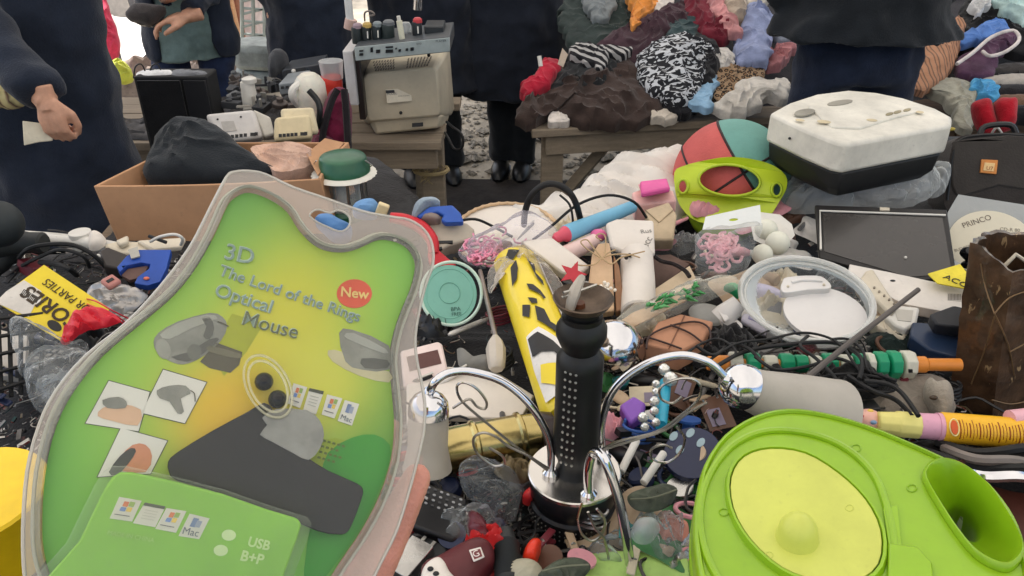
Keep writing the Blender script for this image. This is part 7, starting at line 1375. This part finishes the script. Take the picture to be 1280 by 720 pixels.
# ================================================================ THE BLISTER PACK HELD IN FRONT
pc = CAM + ray(280, 470) * .415
fb = Fr(pc, (CAM - pc).normalized() + V((.05, 0, .22)), 0)
MP = .415 / F
T = thing('blister_pack', fb.hit(250, 720), 'clear blister pack with green and yellow card reading optical mouse, held by a hand', 'blister pack')
OUT = [(283, 222), (293, 215), (312, 214), (332, 218), (366, 234), (410, 249), (453, 264), (489, 271), (512, 275), (530, 287), (540, 305), (541, 330), (532, 356), (525, 384), (519, 420), (521, 450), (526, 474), (531, 505), (530, 535), (525, 561), (514, 604), (496, 662), (475, 705), (453, 749), (420, 800), (340, 850), (220, 872), (110, 850), (56, 800), (38, 760), (31, 720), (29, 662), (34, 590), (49, 532), (70, 489), (107, 445), (157, 405), (200, 359), (237, 310), (262, 262)]
INN = [(283, 258), (295, 246), (312, 241), (338, 250), (359, 265), (374, 288), (392, 306), (410, 314), (432, 315), (453, 308), (468, 301), (482, 300), (500, 305), (513, 316), (519, 334), (513, 362), (503, 386), (493, 414), (487, 445), (488, 470), (491, 500), (493, 532), (489, 575), (475, 619), (453, 662), (424, 705), (395, 749), (350, 790), (230, 815), (130, 800), (84, 765), (66, 730), (54, 690), (52, 648), (56, 590), (70, 532), (92, 489), (128, 445), (179, 402), (218, 368), (246, 332), (268, 292)]
so = [fb.hit(*p) for p in OUT]; so = smooth_loop(so, 3); si = smooth_loop([fb.hit(*p) for p in INN], 3); bc_ = sum(si, V()) / len(si)
hl = smooth_loop([fb.hit(*p) for p in [(387, 270), (391, 264), (399, 262), (407, 265), (414, 266), (421, 263), (430, 265), (437, 272), (437, 281), (431, 288), (422, 289), (410, 284), (397, 278)]], 2)
FLG = film((224, 212, 200), .30, .22, bump=.25, bs=14); CLR = film((240, 244, 240), .015, .05, bump=.35, bs=16, frn=.36); WAL = film((150, 152, 138), .42, .12, bump=.3, bs=30)
obj('flange', MB().prism([p + fb.n * .0004 for p in so], -fb.n * .0012, [hl, [p + fb.n * .0004 for p in si]]), FLG, T)
obj('flange_edge', MB().tube([p for p in so], .0009, 6, closed=True), film((220, 216, 206), .55, .1, bump=.1), T)
obj('hang_hole_edge', MB().tube(hl, .0006, 5, closed=True), film((220, 216, 206), .5, .1, bump=.1), T)
def ins(P, d, w_):
    out = []; n = len(P)
    for i in range(n):
        t = (P[(i + 1) % n] - P[i - 1]).normalized(); nn = fb.n.cross(t)
        if nn.dot(bc_ - P[i]) < 0 and False: nn = -nn
        out.append(P[i] + nn * d + fb.n * w_)
    return out
sgn = 1 if sum((fb.n.cross((si[(i + 1) % len(si)] - si[i - 1])).dot(bc_ - si[i]) > 0) for i in range(len(si))) > len(si) / 2 else -1
HB = .0115
obj('bubble_wall', MB().loft([ins(si, -.0030 * sgn, .0004), ins(si, -.0024 * sgn, .003), ins(si, -.0012 * sgn, HB * .8), ins(si, .0, HB), ins(si, .0014 * sgn, HB + .0004)], False, False), WAL, T, ang=80)
obj('bubble_edge', MB().tube(ins(si, -.0034 * sgn, .001), .0009, 6, closed=True), film((206, 206, 190), .6, .08, bump=.1), T)
obj('bubble_front', MB().prism(ins(si, .0012 * sgn, HB), -fb.n * .0005), CLR, T)
# printed card
cmn = bpy.data.materials.new("printed_card"); cmn.use_nodes = True; nt = cmn.node_tree; N = nt.nodes; Lk = nt.links; B_ = N["Principled BSDF"]; B_.inputs['Roughness'].default_value = .38
tc = N.new("ShaderNodeTexCoord")
def dot_(vec, sc_):
    d = N.new("ShaderNodeVectorMath"); d.operation = 'DOT_PRODUCT'; Lk.new(tc.outputs['Object'], d.inputs[0]); d.inputs[1].default_value = vec * (sc_); return d.outputs['Value']
base_c = world_loc(T); off0 = (base_c - fb.o)
def m2(op, a, b=None, c=None, clamp=False):
    q = N.new("ShaderNodeMath"); q.operation = op; q.use_clamp = clamp
    for i, v in enumerate((a, b, c)):
        if v is None: continue
        if isinstance(v, (int, float)): q.inputs[i].default_value = v
        else: Lk.new(v, q.inputs[i])
    return q.outputs[0]
pu = m2('ADD', dot_(fb.x, 1 / MP), 280 + off0.dot(fb.x) / MP); pv = m2('SUBTRACT', 470 - off0.dot(fb.y) / MP, dot_(fb.y, 1 / MP))   # photo-scale print coordinates on the card
def blobm(cx, cy, rx, ry, rot=0, soft=1.0):
    ca, sa = math.cos(R(rot)), math.sin(R(rot)); a = m2('SUBTRACT', pu, cx); b = m2('SUBTRACT', pv, cy)
    u = m2('ADD', m2('MULTIPLY', a, ca / rx), m2('MULTIPLY', b, sa / rx)); v = m2('ADD', m2('MULTIPLY', a, -sa / ry), m2('MULTIPLY', b, ca / ry))
    r2 = m2('ADD', m2('MULTIPLY', u, u), m2('MULTIPLY', v, v)); return m2('DIVIDE', 1.0, m2('ADD', 1.0, m2('POWER', r2, 1.6 * soft)), clamp=True)
base_col = lin((104, 180, 62))
colr = mixc(nt, blobm(300, 250, 60, 60), base_col, lin((52, 150, 52)))
colr = mixc(nt, blobm(200, 420, 70, 110), colr, lin((124, 190, 60)))
colr = mixc(nt, blobm(400, 360, 80, 60), colr, lin((132, 190, 58)))
colr = mixc(nt, blobm(460, 600, 60, 130, 0, 1.4), colr, lin((44, 140, 26)))
colr = mixc(nt, blobm(80, 600, 40, 110), colr, lin((70, 156, 34)))
colr = mixc(nt, blobm(340, 430, 78, 150, 14, 1.2), colr, lin((196, 192, 34)))
colr = mixc(nt, blobm(390, 470, 70, 60), colr, lin((196, 200, 60)))
colr = mixc(nt, blobm(285, 515, 62, 60, -30), colr, lin((214, 176, 18)))
Lk.new(colr, B_.inputs['Base Color'])
card = obj('printed_card', MB().prism(ins(si, .0005 * sgn, .0012), -fb.n * .0008), cmn, T)
def pr(name, ol, m, off=.0016, th=.0003, k=1, parent=None, fr_=None): return obj(name, MB().plate(fr_ or fb, ol, off, th, k), m, parent or T)
pr('print_wedge', [(290, 392), (330, 404), (308, 440), (280, 470), (262, 440)], mat((164, 170, 32), .4), .0014)
pr('print_and_shade_arch', [(400, 600), (410, 566), (440, 547), (468, 543), (487, 556), (486, 580), (471, 619), (450, 660), (421, 702), (395, 735), (380, 735), (384, 680)], mat((48, 142, 28), .4, var=.04), .0014, k=2)  # darker green painted in for the part that catches no milky reflection
pr('print_and_shade_arch', [(345, 590), (360, 566), (395, 552), (438, 552), (438, 620), (400, 620)], mat((150, 170, 24), .4), .00135, k=2)
GT = mat((128, 150, 140), .4); GT2 = mat((176, 196, 178), .4); DT = mat((92, 100, 70), .4)
for s_, a, b_, m_, m2_, bo in (('3D', (280, 323), (315, 330), GT, GT2, .006), ('The Lord of the Rings', (272, 343), (448, 402), GT, GT2, .006), ('Optical', (267, 369), (337, 391), GT, GT2, .008), ('Mouse', (302, 405), (370, 423), DT, GT2, .004)):
    text(s_, fb, a, b_, m2_, .0019, T, bold=bo * 1.6); text(s_, fb, (a[0] + .6, a[1] + .8), (b_[0] + .6, b_[1] + .8), m_, .0022, T, bold=0)
pr('new_badge', ell(443, 367, 22, 18, 28), mat((222, 84, 52), .4)); text('New', fb, (426, 370), (461, 374), mat((236, 200, 120), .4), .002, T, bold=.02)
GR1 = mat((132, 132, 122), .4, var=.2, vs=40); GR2 = mat((84, 80, 62), .4); WHP = mat((214, 212, 200), .4, var=.05); TAN = mat((206, 168, 136), .4, var=.15)
pr('printed_product', [(192, 428), (198, 416), (222, 402), (262, 391), (278, 396), (284, 408), (276, 426), (256, 444), (236, 454), (222, 455), (206, 448), (196, 440)], GR1, k=2)
pr('printed_lens', ell(204, 436, 9, 13, 20, -20), mat((150, 150, 138), .4), .0019); pr('printed_button', ell(243, 440, 9, 10, 16), mat((110, 110, 100), .4), .0019)
pr('printed_handle', [(270, 428), (303, 440), (299, 456), (288, 466), (262, 460), (250, 452)], GR2)
pr('printed_product', [(424, 416), (440, 412), (486, 432), (486, 462), (452, 462), (432, 452)], GR1, k=2); pr('printed_hand', [(410, 438), (428, 440), (436, 456), (486, 464), (486, 478), (450, 470), (416, 452)], mat((198, 190, 150), .4), .0015, k=2)
for ol_, m_ in (([(200, 418), (222, 404), (258, 393), (272, 398), (240, 410), (212, 424)], mat((164, 164, 152), .4)), ([(214, 446), (236, 440), (262, 424), (274, 424), (254, 442), (234, 452)], mat((92, 92, 84), .4)), ([(252, 398), (262, 396), (268, 410), (262, 424), (254, 420), (258, 408)], mat((100, 100, 92), .4)), ([(262, 432), (300, 442), (297, 448), (262, 440)], mat((110, 106, 84), .4)), ([(430, 420), (442, 416), (482, 436), (480, 442), (444, 428)], mat((160, 160, 150), .4)), ([(452, 448), (484, 450), (484, 460), (456, 460)], mat((92, 92, 84), .4))): pr('product_shading', ol_, m_, .00185, k=2)
obj('printed_cord', MB().tube([fb.hit(p[0], p[1], .0022) for p in [(272, 402), (278, 404), (286, 408)]], .0004, 4, k=3), GR2, T)
for i_, q in enumerate(([(136, 476), (187, 490), (173, 539), (107, 529)], [(204, 462), (258, 478), (231, 529), (177, 516)], [(151, 535), (209, 551), (188, 592), (122, 596)])):
    c_ = (sum(p[0] for p in q) / 4, sum(p[1] for p in q) / 4); big = [(c_[0] + (p[0] - c_[0]) * 1.035, c_[1] + (p[1] - c_[1]) * 1.035) for p in q]
    pr('photo_border', big, mat((70, 76, 50), .4), .0017); pr('inset_photo', q, WHP, .0020)
pr('printed_hand', [(128, 510), (150, 505), (176, 512), (172, 532), (140, 526), (122, 520)], TAN, .0024, k=2); pr('printed_mouse', [(128, 500), (148, 496), (158, 502), (156, 510), (134, 510)], GR1, .0027, k=2)
pr('printed_mouse', [(196, 488), (212, 482), (232, 482), (238, 492), (226, 498), (230, 514), (222, 517), (212, 502), (200, 498)], GR1, .0024, k=2)
pr('printed_hand', [(150, 572), (166, 556), (182, 556), (190, 570), (182, 590), (150, 588)], mat((196, 130, 96), .4), .0024, k=2); pr('printed_mouse', [(136, 590), (150, 570), (164, 560), (170, 564), (160, 580), (146, 594)], mat((60, 60, 58), .4), .0027, k=2)
obj('printed_cord', MB().tube([fb.hit(p[0], p[1], .0024) for p in [(238, 488), (243, 492), (244, 502)]], .0003, 4, k=3), GR2, T)
def icons(qs, off, fr_, par):
    for i_, q in enumerate(qs):
        o = obj('icon_card', MB().plate(fr_, q, off, .0003), WHP, par)
        def lerp(u, v): a = (q[0][0] * (1 - u) + q[1][0] * u, q[0][1] * (1 - u) + q[1][1] * u); b = (q[3][0] * (1 - u) + q[2][0] * u, q[3][1] * (1 - u) + q[2][1] * u); return (a[0] * (1 - v) + b[0] * v, a[1] * (1 - v) + b[1] * v)
        def sub(u0, v0, u1, v1, c, of=.0003): pr('icon_mark', [lerp(u0, v0), lerp(u1, v0), lerp(u1, v1), lerp(u0, v1)], mat(c, .4), off + of, .0002, parent=o, fr_=fr_)
        if i_ in (0, 2): sub(.3, .15, .52, .38, (216, 120, 70)); sub(.55, .12, .78, .34, (150, 180, 90)); sub(.26, .42, .5, .6, (110, 140, 200)); sub(.54, .38, .76, .58, (232, 200, 90)); sub(.12, .76, .8, .8, (120, 120, 120))
        elif i_ == 1:
            sub(.0, .0, 1, .14, (70, 76, 60))
            for k in range(4): sub(.2, .3 + .13 * k, .8, .33 + .13 * k, (190, 190, 176))
        else: sub(.28, .12, .55, .52, (110, 130, 170)); sub(.5, .2, .75, .5, (150, 160, 180), .0004); text('Mac', fr_, lerp(.12, .88), lerp(.88, .9), mat((100, 110, 120)), off + .0004, o)
icons([[(367, 479), (384, 484), (375, 510), (359, 504)], [(387, 485), (405, 489), (395, 518), (379, 512)], [(409, 493), (428, 498), (418, 523), (402, 518)], [(431, 500), (449, 505), (440, 532), (422, 526)]], .0020, fb, T)
for r_ in range(4):
    for k in range(5 - (r_ % 2)): x, y = 404 + k * 6 - r_ * 2.2, 549 + k * 1.7 + r_ * 7; pr('print_tick', [(x, y), (x + 3.6, y + 1), (x + 3, y + 3.6), (x - .6, y + 2.6)], mat((92, 110, 20), .4), .0019)
# the mouse in its bubble
MBK = mat((20, 20, 19), .45, var=.12, vs=30, bump=.08, bs=300)
obj('mouse_body', MB().plate(fb, [(211, 590), (210, 577), (222, 565), (266, 538), (309, 515), (330, 503), (341, 512), (340, 524), (333, 536), (352, 552), (383, 571), (410, 588), (446, 604), (454, 612), (452, 624), (440, 656), (432, 667), (420, 668), (398, 664), (340, 640), (262, 612), (220, 600)], .0092, .0075, 2), MBK, T, bevel=.0018, seg=3)
pr('mouse_handle', [(325, 543), (334, 531), (328, 522), (346, 511), (384, 513), (400, 526), (405, 543), (400, 560), (386, 575), (366, 566), (340, 552)], mat((134, 134, 126), .35, var=.15, vs=60), .0104, .003, 2)
for a in ((330, 477), (347, 499)): obj('mouse_button', MB().ball(fb.hit(a[0], a[1], .007), (11.5 * MP,) * 3, 20, 14), plastic((24, 24, 24), .2), T)
for rr_, dz in ((1.0, .0115), (.82, .0125)): obj('bubble_ridge', MB().tube([fb.hit(p[0], p[1], dz) for p in ell(335, 483, 26 * rr_, 42 * rr_, 36, -28)], .0007, 6, closed=True), film((230, 226, 190), .3, .06, bump=.05), T)
# green carton at the lower left
GB = plastic((124, 188, 26), .35, var=.08, vs=12, bump=.04, coat=.3)
BX = [(130, 611), (140, 596), (150, 590), (165, 590), (216, 601), (278, 617), (332, 636), (372, 648), (377, 655), (372, 672), (356, 716), (345, 760), (320, 830), (120, 830), (50, 770), (58, 722), (98, 677)]
bo = obj('green_carton', MB().plate(fb, BX, .0185, .016), GB, T, bevel=.0025, seg=3)
icons([[(149, 621), (177, 626), (165, 652), (137, 648)], [(181, 628), (207, 633), (194, 659), (166, 654)], [(208, 635), (233, 639), (220, 666), (194, 661)], [(237, 642), (262, 648), (249, 674), (223, 670)]], .0190, fb, T)
CT = mat((196, 222, 150), .4); text('MADE IN CHINA', fb, (134, 668), (192, 678), mat((170, 212, 110), .4), .0189, T); text('USB', fb, (309, 682), (336, 688), CT, .0189, T, bold=.03); text('B+P', fb, (300, 700), (328, 706), CT, .0189, T, bold=.03)
for a in ((286, 669), (276, 688)): pr('dot_print', ell(a[0], a[1], 9, 7, 20), mat((206, 226, 170), .4), .0189)
bxl = [fb.hit(p[0], p[1], 0) for p in BX]; bcn = sum(bxl, V()) / len(bxl)
obj('carton_bubble', MB().loft([[bcn.lerp(p, 1.07) + fb.n * .011 for p in bxl], [bcn.lerp(p, 1.045) + fb.n * .020 for p in bxl], [bcn.lerp(p, 1.0) + fb.n * .0212 for p in bxl]], False, True), film((236, 244, 226), .07, .07, bump=.35, bs=22), T, ang=60)
# ---------------- the holding hand
T = thing('person', fb.hit(520, 900, -.05), 'bare hand of the photographer holding the blister pack from behind at its lower right', 'person')
hm = MB(); wr0 = fb.hit(206, 1050, -.058); tp_ = fb.hit(396, 660, -.040)
hand(hm, wr0, (tp_ - wr0).normalized(), fb.n, curl=.03, s=1.3, side=1, thumb=-1.1, spread=.0)
hm.tube([wr0, wr0 + (wr0 - tp_).normalized() * .12 + V((-.0, -.03, -.03)), wr0 + (wr0 - tp_).normalized() * .25 + V((.0, -.08, -.07))], [.028, .036, .044], 14, k=3)
o = obj('body', hm, mat((206, 142, 124), .42, var=.10, vs=30, bump=.3, bs=420, sub=.15), T); rem(o, .0028, 0, 3)
